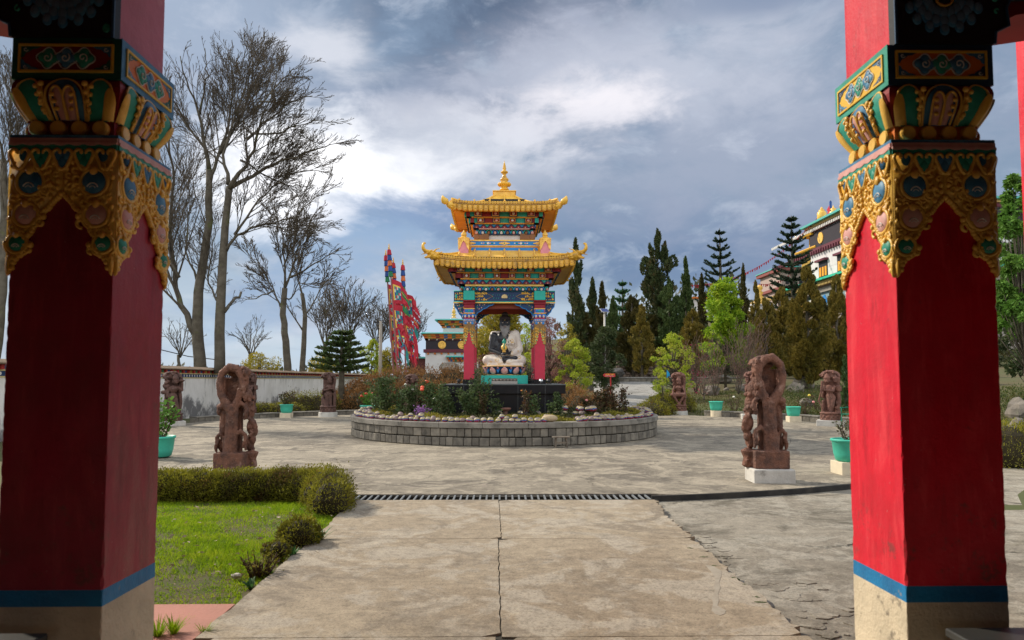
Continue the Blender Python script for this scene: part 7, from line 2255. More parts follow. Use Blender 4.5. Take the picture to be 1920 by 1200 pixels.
def araucaria(label, px, py_b, top, wpx, Yy, mt, seed, tiers=13, upturn=.35, name='norfolk_pine', bare=.0, drop=0.0, n_side=7, thk=1.0):
    r = np.random.default_rng(seed); b = P(px, py_b, Yy); tp = P(px, top, Yy); H_ = tp.z - b.z; R_ = wpx / F * Yy
    gz = min(b.z, T(b.x, b.y)); dz_ = b.z - gz
    t = thing(name, label, 'tree', (b.x, b.y, gz)); k = MB(); k.tube([(0, 0, -.3), (0, 0, dz_ + H_ * .6), (0, 0, dz_ + H_)], [R_ * .07 + .06, R_ * .045 + .03, .03], 8)
    Cs = []; Ds = []
    for i in range(tiers):
        f = bare + (1 - bare) * (i / (tiers - .3)); z = dz_ + f * H_; L_ = R_ * (1 - f) ** .62 * r.uniform(.85, 1.1) + .12
        a0 = r.random() * 6
        for j in range(n_side):
            a = a0 + 2 * pi * j / n_side + r.uniform(-.25, .25); Lb = L_ * r.uniform(.75, 1.1)
            o = np.array([cos(a), sin(a), 0]); m_ = 7; pts = []
            for q in range(m_ + 1):
                s_ = q / m_; pts.append(np.array([0, 0, z]) + o * Lb * s_ + np.array([0, 0, Lb * (upturn * s_ ** 2 - drop * s_ + .02)]))
            k.tube(pts, [R_ * .018 + .012] + [R_ * .012 + .008] * (m_ - 1) + [.006], 4)
            nn = int(34 + Lb * 46)
            for q in range(nn):
                s_ = r.uniform(.12, 1.03); i0 = min(m_ - 1, int(s_ * m_)); fr_ = s_ * m_ - i0
                p_ = pts[i0] + (pts[i0 + 1] - pts[i0]) * fr_; dd = pts[i0 + 1] - pts[i0]; dd /= np.linalg.norm(dd)
                v = r.normal(size=3); v -= dd * v.dot(dd); v /= np.linalg.norm(v); v[2] += .35
                th = thk * (.07 + .055 * R_) * (1.1 - .4 * s_)
                Cs.append(p_ + v * th * r.uniform(.2, 1)); Ds.append(v * .8 + dd * .9)
    k.build('trunk', m_bark, t, smooth=True)
    leaves('crown', Cs, Ds, (.12 + .06 * R_), (.05 + .022 * R_), mt, t, seed)
    return t


def leafy(label, px, py_b, top, wpx, Yy, mt, seed, n=7000, L=.16, W=.07, ncl=38, name='leafy_tree', cat='tree', clr=.36, up=.1, trunk_r=None, low=.15, shell=.4, ragged=.2, dpt=None, twm=None):
    r = np.random.default_rng(seed); b = P(px, py_b, Yy); tp = P(px, top, Yy); H_ = tp.z - b.z; R_ = wpx / F * Yy
    gz = min(b.z, T(b.x, b.y)); dz_ = b.z - gz
    t = thing(name, label, cat, (b.x, b.y, gz)); k = MB(); tr = trunk_r or max(.03, R_ * .06)
    k.tube([(0, 0, -.3), (0.02, 0, dz_ + H_ * .3), (0, 0.03, dz_ + H_ * .7)], [tr, tr * .75, tr * .3], 7)
    cl = []
    for i in range(ncl):
        f = low + (1 - low) * (i + .5) / ncl; prof = sin(pi * min(1, max(.02, f * .80 + .17))) ** .7 * (1 + ragged * sin(f * 13 + seed))
        a = r.random() * 2 * pi; q = r.uniform(.3, 1.0) ** .5; rr_ = R_ * prof * q * .85
        c = (rr_ * cos(a), rr_ * sin(a) * (dpt or 1), dz_ + f * H_ * .94); s_ = R_ * clr * r.uniform(.6, 1.15)
        cl.append((c, (s_, s_, s_ * .72), max(8, int(n / ncl))))
        k.tube([(0, 0, dz_ + H_ * f * .45), (c[0] * .6, c[1] * .6, dz_ + f * H_ * .72), c], [tr * .4, tr * .22, .006], 4)
    k.build('trunk', twm or m_bark, t, smooth=True)
    crown('crown', cl, L, W, mt, t, seed, up=up, shell=shell)
    return t


# right-hand wood, from the pavilion to the right gate pillar
plumes('tall thin dark cypress behind the right edge of the pavilion roof', 'c', 1080, 690, 452, 24, 50, m_cyp, 1, 'cone', 4200, .26, .07, ragged=.45)
plumes('dark conifer just right of the pavilion, shorter than its neighbour', 'c', 1112, 690, 522, 22, 62, m_cyp, 2, 'cone', 3200, .28, .08, ragged=.4)
plumes('dark ragged conifer left of the flat topped bright green pine', 'c', 1130, 690, 528, 20, 60, m_jund, 22, 'cone', 2800, .28, .08, ragged=.4)
araucaria('small bright green Norfolk pine with a flat top behind the solar lamp', 1168, 660, 524, 36, 72, m_araug, 3, 9, .5)
plumes('olive green bushy juniper behind the solar lamp', 'j', 1186, 695, 556, 34, 52, m_jund, 4, 'flame', 5200, .24, .07)
plumes('olive juniper left of the tallest cypress with pointed tips', 'j', 1204, 695, 572, 24, 49, m_jun, 41, 'flame', 3200, .22, .06)
plumes('dark narrow conifer between the solar lamp and the olive juniper', 'j', 1150, 695, 560, 24, 56, m_cypg, 42, 'cone', 3000, .25, .07)
plumes('tallest dark cypress with a ragged column shape on the slope', 'c', 1236, 690, 434, 26, 58, m_cyp, 5, 'column', 7000, .28, .09, ragged=.38, name='cypress')
plumes('dull green cypress leaning against the tallest one', 'c', 1256, 690, 524, 20, 56, m_cypg, 6, 'column', 3600, .25, .08, name='cypress')
plumes('smooth pointed green cypress right of the tallest one', 'c', 1288, 690, 484, 22, 60, m_cypg, 7, 'cone', 5200, .25, .08, ragged=.12, name='cypress')
plumes('dark pointed juniper between the green cypress and the lime green tree', 'j', 1318, 690, 514, 18, 62, m_jund, 8, 'cone', 3000, .24, .07)
araucaria('tall open Norfolk pine standing above the lime green tree', 1353, 640, 428, 54, 74, m_arau, 9, 14, .34, thk=.55, n_side=6)
plumes('brown green pointed juniper right of the lime green tree top', 'j', 1397, 690, 498, 18, 62, m_jund, 10, 'cone', 3000, .24, .07)
plumes('second pointed juniper right of the lime green tree', 'j', 1420, 690, 528, 20, 60, m_jun, 11, 'cone', 3000, .24, .07)
araucaria('largest Norfolk pine standing in front of the monastery', 1489, 640, 404, 60, 68, m_arau, 12, 17, .32, thk=.6, n_side=6)
plumes('tall olive brown juniper directly below the largest Norfolk pine', 'j', 1466, 700, 540, 36, 50, m_jun, 13, 'flame', 7000, .22, .06)
plumes('olive brown juniper with many pointed tips left of the monastery foot', 'j', 1438, 700, 560, 28, 47, m_jun, 14, 'flame', 5000, .20, .055)
plumes('broad olive brown juniper with visible dark trunks behind the staff statue', 'j', 1516, 712, 500, 42, 38, m_jun, 15, 'flame', 12000, .17, .05)
plumes('olive brown juniper touching the right gate pillar', 'j', 1572, 710, 516, 34, 42, m_jun, 16, 'flame', 8000, .18, .05)
plumes('dark juniper filling the gap between the broad juniper and the right pillar', 'j', 1548, 715, 560, 30, 46, m_jund, 17, 'flame', 5000, .2, .06)
plumes('broad dark olive juniper filling the wood behind the small orange sign', 'j', 1222, 700, 590, 34, 57, m_jund, 43, 'flame', 4200, .24, .07)
plumes('dark juniper between the pavilion and the solar lamp', 'j', 1098, 700, 588, 30, 50, m_jund, 44, 'flame', 3600, .24, .07)
plumes('dull olive juniper behind the leafless magenta shrub', 'j', 1300, 705, 582, 36, 52, m_jun, 45, 'flame', 4400, .22, .06)
leafy('bright lime green leafy tree in the middle of the right slope', 1360, 715, 520, 48, 42, m_lime, 18, 13000, .19, .085, 44, clr=.34, ragged=.12, up=-.1)
leafy('lime yellow shrub behind the drummer statue', 1262, 735, 622, 42, 37, m_limeb, 19, 4600, .11, .05, 40, name='lime_shrub', cat='shrub', clr=.24, low=.05)
leafy('small lime green sapling at the left side of the drummer statue', 1243, 765, 690, 16, 31.5, m_limeb, 20, 700, .09, .045, 14, name='lime_shrub', cat='shrub', clr=.3, low=.1)
leafy('dark green leafy bush between the solar lamp and the ramp', 1132, 725, 610, 36, 40, m_dkbush, 21, 8000, .13, .06, 34, name='dark_shrub', cat='shrub', low=0)
leafy('yellow green bush right of the pavilion, behind the ring', 1078, 745, 632, 36, 30, m_limeb, 23, 5600, .09, .045, 40, name='lime_shrub', cat='shrub', clr=.26, low=0)
leafy('pinkish brown budding shrub beside the right column of the pavilion', 1030, 745, 588, 40, 31, m_pinktw, 24, 7500, .07, .03, 44, name='budding_shrub', cat='shrub', clr=.30, low=0, twm=m_stemb)
leafy('brown green budding shrub between the pink one and the yellow green bush', 1062, 730, 600, 30, 34, m_yellowo, 25, 3600, .08, .035, 30, name='budding_shrub', cat='shrub', clr=.3, low=0)
leafy('yellow olive tree seen through the pavilion behind the seated statue', 938, 720, 560, 60, 40, m_yellowo, 26, 12000, .16, .08, 52, clr=.36, low=.15)
leafy('yellow leaved bush seen low through the pavilion at the right column', 985, 720, 600, 24, 36, m_limeb, 27, 1800, .10, .05, 22, name='lime_shrub', cat='shrub')
leafy('brown low shrub seen through the pavilion below the yellow olive tree', 925, 735, 660, 36, 38, m_pinktw, 28, 2600, .09, .04, 24, name='budding_shrub', cat='shrub')
for px, Yy, w, top, lab, mt in ((1305, 40, 34, 628, 'leafless greyish shrub with magenta blossom between the two lime green plants', m_mag), (1340, 38, 30, 640, 'leafless mauve brown shrub below the lime green tree', m_pinktw), (1385, 38, 36, 610, 'leafless reddish brown shrub right of the lime green tree', m_pinktw), (1415, 39, 26, 600, 'tall leafless shrub behind the flute player statue', m_pinktw), (1320, 34.5, 24, 690, 'small vase shaped bare shrub in front of the pale rock', m_pinktw)):
    b_ = P(px, 745, Yy); r = random.Random(px); L_ = [([(px, 750), (px, 738)], 1.8, 1.5)]
    for q in range(9):
        dx = (q - 4) / 4 * w; L_.append(([(px, 742), (px + dx * .45, 742 - (742 - top) * .5), (px + dx, top + 26 * abs(q - 4) / 4 + r.uniform(0, 14))], 1.6, .4))
    tt = bare_tree(lab, Yy, (px, 750), L_, px, maxl=3, step=.32, rmin=.008, depth=1.0, Lk=.7, tw=mat('mauve_twig', (0.17, 0.105, 0.085), 0.9, bump=0)); tt['category'] = 'shrub'; tt.name = 'bare_shrub'
    rn = np.random.default_rng(px); n_ = 160 if mt is m_mag else 240; h_ = (745 - top) / F * Yy; R_ = w / F * Yy
    u = rn.random(n_); C = np.stack([rn.normal(size=n_) * R_ * .5 * (.3 + u), rn.normal(size=n_) * R_ * .4, .2 + u * h_ * .85], 1)
    leaves('buds', C, rn.normal(size=C.shape), .09 if mt is m_mag else .06, .05 if mt is m_mag else .03, mt, tt, px)
# left-hand evergreens
araucaria('dark layered cedar standing before the end of the boundary wall', 640, 738, 618, 72, 34, m_cypg, 30, 7, .16, name='cedar', bare=.36, n_side=9, thk=.5)
leafy('rounded olive bush behind the boundary wall', 488, 705, 664, 36, 44, m_yellowo, 31, 2600, .13, .05, 22, name='olive_bush', cat='bush', low=0)
leafy('yellow green bamboo like tree behind the utility pole', 696, 700, 634, 20, 58, m_limeb, 32, 2600, .2, .06, 26, low=0)
leafy('dull green tree behind the dark cedar, left side', 604, 702, 668, 30, 58, m_yellowo, 33, 1800, .2, .08, 20, low=0)
leafy('dull olive tree between the dark cedar and the prayer banners', 730, 700, 655, 26, 60, m_yellowo, 34, 2200, .2, .08, 20, low=0)
leafy('dark green round bush left of the small temple', 776, 700, 664, 22, 56, m_dkbush, 35, 2400, .18, .08, 20, name='dark_shrub', cat='bush', low=0)
# right edge beyond the gate pillar
leafy('glossy green leafy tree at the right edge beyond the right gate pillar', 1925, 760, 305, 62, 15, m_brightleaf, 36, 7000, .15, .055, 60, clr=.22, low=.32, up=-.3, ragged=.1)
leafy('dark underplanting tree behind the glossy one at the right edge', 1930, 760, 400, 60, 17.5, m_dkbush, 37, 4500, .15, .06, 40, clr=.3, low=.1)
plumes('slim young conifer with a pale crooked stem beside the right gate pillar', 'c', 1586, 775, 668, 15, 29, m_cypg, 38, 'cone', 650, .16, .04, ragged=.3)
hedge_run('low_hedge', 'dark green hedge at the right edge beyond the right gate pillar', [(X(1925, 13) + d, 13.2, .25, .5, .5, .55) for d in (-.3, .3, .9)], 6000, .05, .022, m_hedge, 39)
# far wood closing the horizon
r = np.random.default_rng(90); cl = []
for i in range(90):
    x = -150 + i * 4.2 + r.uniform(-2, 2); y = 150 + r.uniform(-12, 12) - .25 * max(0, x); 
    cl.append(((x, y, T(x, y) + 1.5), (4.5, 3.5, r.uniform(2.5, 5) + (4 if x > 10 else 0)), 110))
o = crown('far_wood', cl, 1.3, .8, leafmat('far_leaf', [(0.05, 0.06, 0.035), (0.07, 0.08, 0.045), (0.10, 0.09, 0.06)]), None, 90); tag(o, 'distant hazy wood along the horizon behind the garden', 'wood', kind='stuff')
# undergrowth on the right slope
r = np.random.default_rng(91); cl = []
for i in range(330):
    x = r.uniform(3, 46); y = r.uniform(53, 74)
    cl.append(((x, y, T(x, y) + .8), (1.7, 1.4, r.uniform(1.0, 3.2)), 95))
o = crown('undergrowth', cl, .45, .2, leafmat('under_leaf', [(0.022, 0.03, 0.012), (0.04, 0.05, 0.015), (0.07, 0.06, 0.02)]), None, 91); tag(o, 'dark undergrowth beneath the conifers on the right slope', 'undergrowth', kind='stuff')
r = np.random.default_rng(92); cl = []
for i in range(150):
    a = r.uniform(radians(95), radians(137)); q = r.uniform(13.6, 21); x = RC[0] + q * sin(a) * 1.1; y = RC[1] - q * cos(a)
    cl.append(((x, y, T(x, y) + .1), (.5, .5, r.uniform(.25, .8) if q > 15.5 else .12), 90))
o = crown('garden_cover', cl, .09, .04, leafmat('garden_cover_leaf', [(0.03, 0.05, 0.014), (0.055, 0.08, 0.018), (0.09, 0.075, 0.022)]), None, 92, up=.8); tag(o, 'low green planting in the rock garden behind the right border wall', 'ground cover', kind='stuff')
mk_ = lambda x, y, r: ((np.hypot(x - RC[0], y - RC[1]) > 13.2) & ((x > 9.0 + (y - 32) * .1) | (y < 31)))
r = np.random.default_rng(93); n_ = 26000; x = r.uniform(7, 24, n_); y = r.uniform(18, 40, n_); k_ = mk_(x, y, r); x = x[k_]; y = y[k_]
z = np.array([T(a, b) for a, b in zip(x, y)]) + .04; C = np.stack([x, y, z], 1); Dv = r.normal(size=C.shape) * .4 + np.array([0, 0, 1.])
o = leaves('garden_grass', C, Dv, .12, .03, leafmat('garden_grass_blade', [(0.045, 0.065, 0.012), (0.08, 0.11, 0.016), (0.12, 0.11, 0.03), (0.11, 0.075, 0.03)], ns=.8, clump=.7), None, 93); tag(o, 'grass in the rock garden behind the right border wall', 'grass', kind='stuff')

# rocks in the garden
m_rock = mat('garden_rock', (0.20, 0.175, 0.145), 0.9, (0.10, 0.09, 0.075), 2.5, 0.9, 0.6, 14, stain=(0.09, 0.10, 0.06), stain_s=2, stain_t=(0.58, 0.7))
m_rockd = mat('dark_rock', (0.055, 0.052, 0.05), 0.85, (0.12, 0.11, 0.10), 3, 0.6, 0.5, 14)
def hit(px, py, Y0=14.0):
    Y = Y0
    while Y < 80:
        p = P(px, py, Y)
        if p.z <= T(p.x, p.y): return p
        Y += .1
    return P(px, py, 40)


def rock(label, px, py, w, h, Yy, mt, seed, group=None):
    p = P(px, py, Yy)
    if seed not in (8, 11):
        q_ = hit(px, py + h * .55 / Yy * F, Yy * .8); s_ = q_.y / Yy; w *= s_; h *= s_; p = Vector((q_.x, q_.y, q_.z + h * .45))
    rg = random.Random(seed); k = MB(); k.ell((0, 0, 0), (w * .8, w * .65, h * .85), 9, 7, noise=.20, rng=rg)
    o = k.build('garden_rock', mt, loc=(p.x, p.y, p.z), bevel=.03); o.rotation_euler = (0, rg.uniform(-.2, .2), rg.random() * 3); return tag(o, label, 'rock', group)
rock('large pale weathered rock right of the drummer statue', 1334, 733, .62, .36, 34, m_rock, 1)
rock('long grey rock higher up behind the pale one', 1352, 712, .95, .34, 41, m_rock, 2)
rock('small brown stone between the two grey rocks', 1362, 730, .20, .14, 37, m_rock, 3)
rock('sandy coloured rock left of the flute player statue', 1391, 728, .45, .30, 34, m_rock, 4)
rock('grey rock under the broad juniper', 1512, 755, .40, .28, 29.5, m_rock, 5)
rock('upright grey rock behind the broad juniper trunks', 1508, 718, .75, .60, 36, m_rock, 6)
rock('slanting rock at the left of the juniper trunks', 1494, 728, .6, .40, 35, m_rock, 7)
rock('big black boulder at the left end of the rough stone wall', 1158, 699, .85, .38, 47.5, m_rockd, 8)
rock('pale boulder at the right edge beyond the right gate pillar', 1912, 768, .36, .30, 13.5, m_rock, 9)
rock('darker mossy boulder below the pale one at the right edge', 1916, 798, .30, .20, 12.8, m_rock, 10)
rock('grey domed rock on the brown hedge bank before the small temple', 843, 692, .95, .42, 38.5, m_rock, 11)
# sparse roses in the rock garden
for i, (px, Yy, lab, fm) in enumerate(((1294, 33.0, 'thin garden rose right of the drummer statue with a red bloom', f_red), (1376, 31.8, 'garden rose with a white bloom left of the flute player statue', f_white), (1455, 30.5, 'garden rose with white blooms behind the right looped stela', f_white), (1532, 30.0, 'garden rose with a yellow bloom beside the staff statue', f_yellow), (1506, 28.5, 'low twiggy garden rose above the pot left of the staff statue', f_pink))):
    x = X(px, Yy); bush('garden_rose', lab, 'rose bush', (x, Yy, T(x, Yy)), .8, .95, 70, .07, .04, m_rosebrown, 60 + i, stems=9, flowers=((1, .06, fm),), leafy=.7, stemm=m_stemb)
# ------------------------------------------------------------------ kerb, stone wall and signs above the ramp
y0 = 48.0
t = thing('ramp_kerb_wall', 'low stone faced kerb wall crossing the top of the ramp', 'wall', (9, y0 + .25, 1.36))
k = MB(); k.box(-3.6, 8, -.02, .3, -.5, .36); k.build('stone_face', m_block, t)
k = MB()
for i in range(28): k.box(-3.55 + i * .40, -3.20 + i * .40, -.045, 0, -.2, .25)
k.build('facing_stones', m_block, t, bevel=.02)
k = MB(); k.box(-3.65, 8.05, -.08, 2.6, .361, .43); k.build('coping', m_ramp, t)
t = thing('rubble_wall', 'rough wall of rounded stones behind the ramp, left of the lime shrub', 'wall', (10.2, 52, 1.8)); rg = random.Random(3); k = MB()
for i in range(90):
    k.ell((-1.2 + (i % 15) * .34 + rg.uniform(-.1, .1), rg.uniform(-.05, .1), .05 + (i // 15) * .24 + rg.uniform(-.05, .05)), (rg.uniform(.15, .24), .2, rg.uniform(.12, .18)), 8, 6, noise=.08, rng=rg)
k.box(-1.3, 4.1, .05, .8, -.5, 1.4)
k.build('boulders', mat('wall_rock', (0.20, 0.15, 0.115), 0.9, (0.11, 0.085, 0.065), 1.5, 0.9, 0.5, 12, island=.3), t, smooth=True)
t = thing('garden_steps', 'stone steps beside the rough stone wall above the ramp', 'steps', (8.15, 50.6, 1.8)); k = MB()
for i in range(4): k.box(-.8, .8, i * .35, 2.0, i * .17 - .3, i * .17 + .17)
each(k, 'step', m_block, t)

def signboard(label, px, py, Yy, w, h, board, rows, arrow, hpost, rz=0.0):
    p = P(px, py, Yy); t = thing('arrow_sign' if arrow else 'direction_sign', label, 'sign', (p.x, p.y, p.z - hpost), rz)
    mb_ = mat('sign_%s' % board[0], board[1], .5, bump=0)
    k = MB(); k.tube([(0.05, .03, -.6), (0.05, .03, hpost + h * .4)], .035, 8); k.build('post', mat('sign_post_red', (0.42, 0.02, 0.025), .5, bump=0), t)
    k = MB(); pl_ = [(-w / 2, hpost - h / 2), (w / 2, hpost - h / 2), (w / 2, hpost + h / 2), (-w / 2, hpost + h / 2)] + ([(-w / 2 - h * .5, hpost)] if arrow else [])
    k.prism(pl_, -.02, .0, lambda u, v, q: (u, q, v)); k.build('board', mb_, t)
    r = random.Random(2)
    for (zr, cm, hh, n_) in rows:      # lettering too small to read : rows of short strokes
        k = MB(); x_ = -w * .42
        for i in range(n_):
            ww = w * .84 / n_; k.box(x_ + ww * .12, x_ + ww * .30, -.026, -.0201, hpost + zr * h - hh * h / 2, hpost + zr * h + hh * h / 2); k.box(x_ + ww * .12, x_ + ww * .82, -.0262, -.0201, hpost + zr * h + (hh * h * .5 if r.random() < .6 else 0) - .012, hpost + zr * h + (hh * h * .5 if r.random() < .6 else 0) + .006); x_ += ww
        k.build('lettering', cm, t)
    return t
m_ly = mat('lettering_yellow', (0.85, 0.55, 0.05), .5, bump=0); m_lw = mat('lettering_white', (0.8, 0.72, 0.6), .5, bump=0)
signboard('red arrow shaped sign with yellow and white lettering pointing left beside the ramp', 1143.5, 703.5, 38, .60, .19, ('red', (0.48, 0.03, 0.03)), ((.22, m_ly, .3, 11), (-.22, m_lw, .16, 16)), True, .42, radians(4))
signboard('small orange sign on a post above the rough stone wall', 1191, 668.5, 55, .42, .17, ('orange', (0.72, 0.16, 0.03)), ((.0, m_ly, .2, 9),), False, .55)
# small lamp stake by the orange sign, litter bin with a white notice in the wood
p = P(1186, 690, 54.5); t = thing('path_lamp', 'slim grey path lamp beside the small orange sign', 'lamp', (p.x, p.y, p.z - .2)); k = MB(); k.tube([(0, 0, -.3), (0, 0, .75)], .03, 8); k.build('pole', mat('lamp_grey', (0.25, 0.28, 0.28), .5, bump=0), t)
k = MB(); k.lathe([(.03, .75), (.09, .80), (.10, .95), (.12, .98), (.02, 1.04)], 10); k.build('lamp_head', m_black, t)
p = P(1154, 668, 56); t = thing('notice_post', 'dark post carrying a small white notice in the shade of the conifers', 'sign', (p.x, p.y, p.z - .8)); k = MB()
for s in (-.1, .14): k.box(s - .04, s + .04, 0, .06, -.5, .95)
each(k, 'post', m_pdark, t); k = MB(); k.box(-.06, .06, -.02, 0, .65, .87); k.build('notice', m_pwhite, t)
# solar lamp
p = P(1134, 640, 40); gz = T(p.x, p.y); tz = P(1134, 583, 40).z
t = thing('solar_lamp', 'grey pole with a tilted solar panel on top, right of the pavilion', 'lamp', (p.x, p.y, gz)); k = MB(); k.tube([(0, 0, -.3), (0, 0, tz - gz)], .055, 10); k.build('pole', mat('galvanised', (0.42, 0.41, 0.38), .45, bump=0, metal=.3), t, smooth=True)
k = MB(); k.cbox((0, 0, tz - gz + .03), (.50, .36, .03), Euler((radians(38), 0, radians(20)))); pn = k.build('panel_frame', mat('panel_frame', (0.55, 0.55, 0.55), .4, bump=0), t)
k = MB(); E_ = Euler((radians(38), 0, radians(20))); k.cbox(Vector((0, 0, tz - gz + .03)) + E_.to_matrix() @ Vector((0, 0, .018)), (.46, .32, .012), E_); k.build('solar_cells', mat('solar_cells', (0.02, 0.04, 0.16), .25, (0.05, 0.08, 0.25), 14, .5, bump=0), t)
k = MB(); k.tube([(0, 0, tz - gz - .2), (-.12, -.1, tz - gz - .12), (-.22, -.15, tz - gz - .10)], .02, 6); k.box(-.32, -.18, -.20, -.10, tz - gz - .14, tz - gz - .10); k.build('lamp_arm', m_black, t)
# little blue pennant
p = P(1251, 735, 33); t = thing('small_pennant', 'small blue pennant on a thin dark stick beside the drummer statue', 'flag', (p.x, p.y, T(p.x, p.y))); h_ = P(1247, 693, 33).z - T(p.x, p.y)
k = MB(); k.tube([(0, 0, -.1), (-.02, 0, h_)], .014, 6); k.build('stick', m_black, t)
k = MB(); k.prism([(-.01, h_), (-.02, h_ - .42), (.10, h_ - .30), (.16, h_ - .34), (.12, h_ - .16)], -.004, .004, lambda u, v, w: (u, w + .03 * sin(u * 20), v)); k.build('cloth', mat('cloth_blue', (0.02, 0.30, 0.55), .7, bump=0), t)

# utility pole
p = P(713, 700, 50); tz = P(713, 602, 50).z; t = thing('utility_pole', 'concrete utility pole with a crossarm left of the prayer banners', 'pole', (p.x, p.y, -.5)); H_ = tz + .5
k = MB(); k.tube([(0, 0, -.3), (0, 0, H_)], [.15, .11], 10); k.build('pole', mat('pole_concrete', (0.32, 0.28, 0.23), .85, (0.22, 0.2, .17), 3), t, smooth=True)
k = MB(); k.box(-.52, .52, -.05, .05, H_ - .14, H_ - .06); k.tube([(-.42, 0, H_ - .1), (-.1, 0, H_ - .62)], .025, 5); k.tube([(.42, 0, H_ - .1), (.1, 0, H_ - .62)], .025, 5); k.build('crossarm', m_black, t)
k = MB()
for x in (-.46, -.02, .46): k.lathe([(.03, 0), (.045, .05), (.03, .08), (.045, .11), (.02, .15)], 8, (x, 0, H_ - .06))
each(k, 'insulator', m_black, t)

# tall prayer banners on poles
m_flagred = mat('banner_red', (0.50, 0.03, 0.05), .8, (0.36, 0.02, 0.04), 2.5, .8, bump=.05)
FM = [m_flagred, mat('banner_yellow', (0.75, 0.55, 0.10), .8, bump=0), mat('banner_teal', (0.03, 0.26, 0.25), .8, bump=0), mat('banner_blue', (0.03, 0.08, 0.28), .8, bump=0), mat('banner_white', (0.62, 0.60, 0.55), .8, bump=0), mat('banner_orange', (0.62, 0.16, 0.05), .8, bump=0), mat('banner_green', (0.03, 0.20, 0.08), .8, bump=0)]
YB = 37.0
def banner(label, x_t, y_t, x_b, Yy, wid, seed, y_end):
    r = random.Random(seed); b = P(x_b, 700, Yy); tp = P(x_t, y_t, Yy); gz = T(b.x, b.y)
    t = thing('prayer_banner', label, 'banner', (b.x, b.y, gz)); top = Vector((tp.x - b.x, 0, tp.z - gz)); bot = Vector((0, 0, -.3)); ax = (top - bot).normalized(); L_ = (top - bot).length
    k = MB(); k.tube([bot, top], [.055, .035], 8); k.build('pole', mat('banner_pole', (0.30, 0.13, 0.12), .7, (0.2, .09, .09), 4), t)
    k = MB(); zt_ = .0
    cols = (0, 3, 5, 3, 6)
    for i, c in enumerate(cols):
        k.i = c; a_ = top - ax * (.16 + i * .30); b_ = top - ax * (.16 + (i + 1) * .30 - .02)
        k.tube([a_, b_], [.10, .135], 10)
    k.build('cloth_rings', FM, t)
    k = MB(); k.M = Matrix.Translation(top - ax * .12); k.lathe([(.05, 0), (.06, .05), (.03, .08), (.045, .13), (.025, .16), (.035, .2), (.01, .3)], 10); k.build('finial', m_gold, t)
    # cloth : a long vertical strip with separate streaming tongues
    kz0 = 1.75; zend = L_ - (P(x_t, y_end, Yy).z * 0 + (tp.z - P(x_t, y_end, Yy).z)) ; Lc = L_ - zend - kz0
    k = MB(); nseg = int(Lc / .09); W0 = wid
    def pt(u, s):      # u across 0..1.., s distance down
        sway = .10 * sin(s * 2.1 + u * 1.5 + seed) * (.3 + u)
        droop = .38 * u * u * W0
        return tuple(top - ax * (kz0 + s) + Vector((u * W0, sway, -droop * .6 - .10 * sin(s * 3 + seed) * u)))
    nu = 8
    wd = [W0] * (nseg + 1)
    for j in range(nseg):
        s0_, s1_ = j * Lc / nseg, (j + 1) * Lc / nseg; f = s0_ / Lc
        per = (s0_ % 1.45) / 1.45
        for i in range(nu):
            u0, u1 = i / nu, (i + 1) / nu
            if f > .50 and r.random() < .14 + .4 * u0 * (f - .4): continue
            if per > .92 and i > 1: continue
            inner_ = .14 < per < .80 and 1 <= i <= 6
            edge = inner_ and (per < .19 or per > .76 or i == 1)
            k.i = 1 if edge else ((2, 2, 0, 4, 2, 3)[(i + int(s0_ / .17) * 2 + seed) % 6] if inner_ else 0)
            k.add([pt(u0, s0_), pt(u1, s0_), pt(u1, s1_ + .004), pt(u0, s1_ + .004)], [(0, 1, 2, 3)])
    k.build('cloth', FM, t)
    k = MB(); n_ = 9 if wid > .5 else 7
    for i in range(n_):
        s_ = (i + .6) * Lc / n_; P0 = Vector(pt(.95, s_)); ln = r.uniform(.45, .9) * (1.0 if s_ < Lc * .5 else 1.3)
        dx_ = r.uniform(.35, .75) if s_ < Lc * .55 else r.uniform(.05, .35); k.i = r.choice((0, 0, 0, 0, 2, 6, 0))
        mid_ = P0 + Vector((dx_ * ln * .5, r.uniform(-.15, .15), -ln * .40)); e_ = P0 + Vector((dx_ * ln, r.uniform(-.2, .2), -ln * .95))
        w_ = .16
        k.add([P0 + Vector((0, 0, w_)), P0 - Vector((0, 0, w_)), mid_ - Vector((w_ * .5, 0, w_ * .5)), mid_ + Vector((w_ * .5, 0, w_ * .4)), e_], [(0, 1, 2, 3), (3, 2, 4)])
        if i % 2: 
            k.i = 1; q_ = Vector((.012, -.012, 0)); k.add([P0 + Vector((.02, -.012, w_ * .4)), P0 + Vector((.02, -.012, w_ * .1)), e_ + Vector((0, -.012, .12))], [(0, 1, 2)])
    k.build('tongues', FM, t)
    # tattered lower streamers
    k = MB()
    for i in range(15):
        x0 = r.uniform(0, .9) * wid; s_ = Lc * r.uniform(.6, 1.0); p0 = Vector(pt(x0 / wid, s_)); ln = r.uniform(.5, 1.1); k.i = r.choice((0, 0, 0, 0, 0, 2)); w_ = r.uniform(.04, .10)
        p1 = p0 + Vector((r.uniform(-.05, .2), r.uniform(-.1, .1), -ln * .5)); p2 = p0 + Vector((r.uniform(-.05, .4), r.uniform(-.15, .15), -ln))
        k.add([p0 - Vector((w_, 0, 0)), p0 + Vector((w_, 0, 0)), p1 + Vector((w_ * .8, 0, 0)), p1 - Vector((w_ * .6, 0, 0)), p2], [(0, 1, 2, 3), (3, 2, 4)])
    k.build('streamers', FM, t)
banner('tall red prayer banner with the highest finial, nearest of the group', 729, 463, 752, YB, .56, 1, 655)
banner('red prayer banner on the leftmost leaning pole of the group', 723, 474, 744, YB + .8, .34, 2, 660)
banner('red prayer banner on the right hand pole of the group', 755, 492, 764, YB + .4, .52, 3, 665)
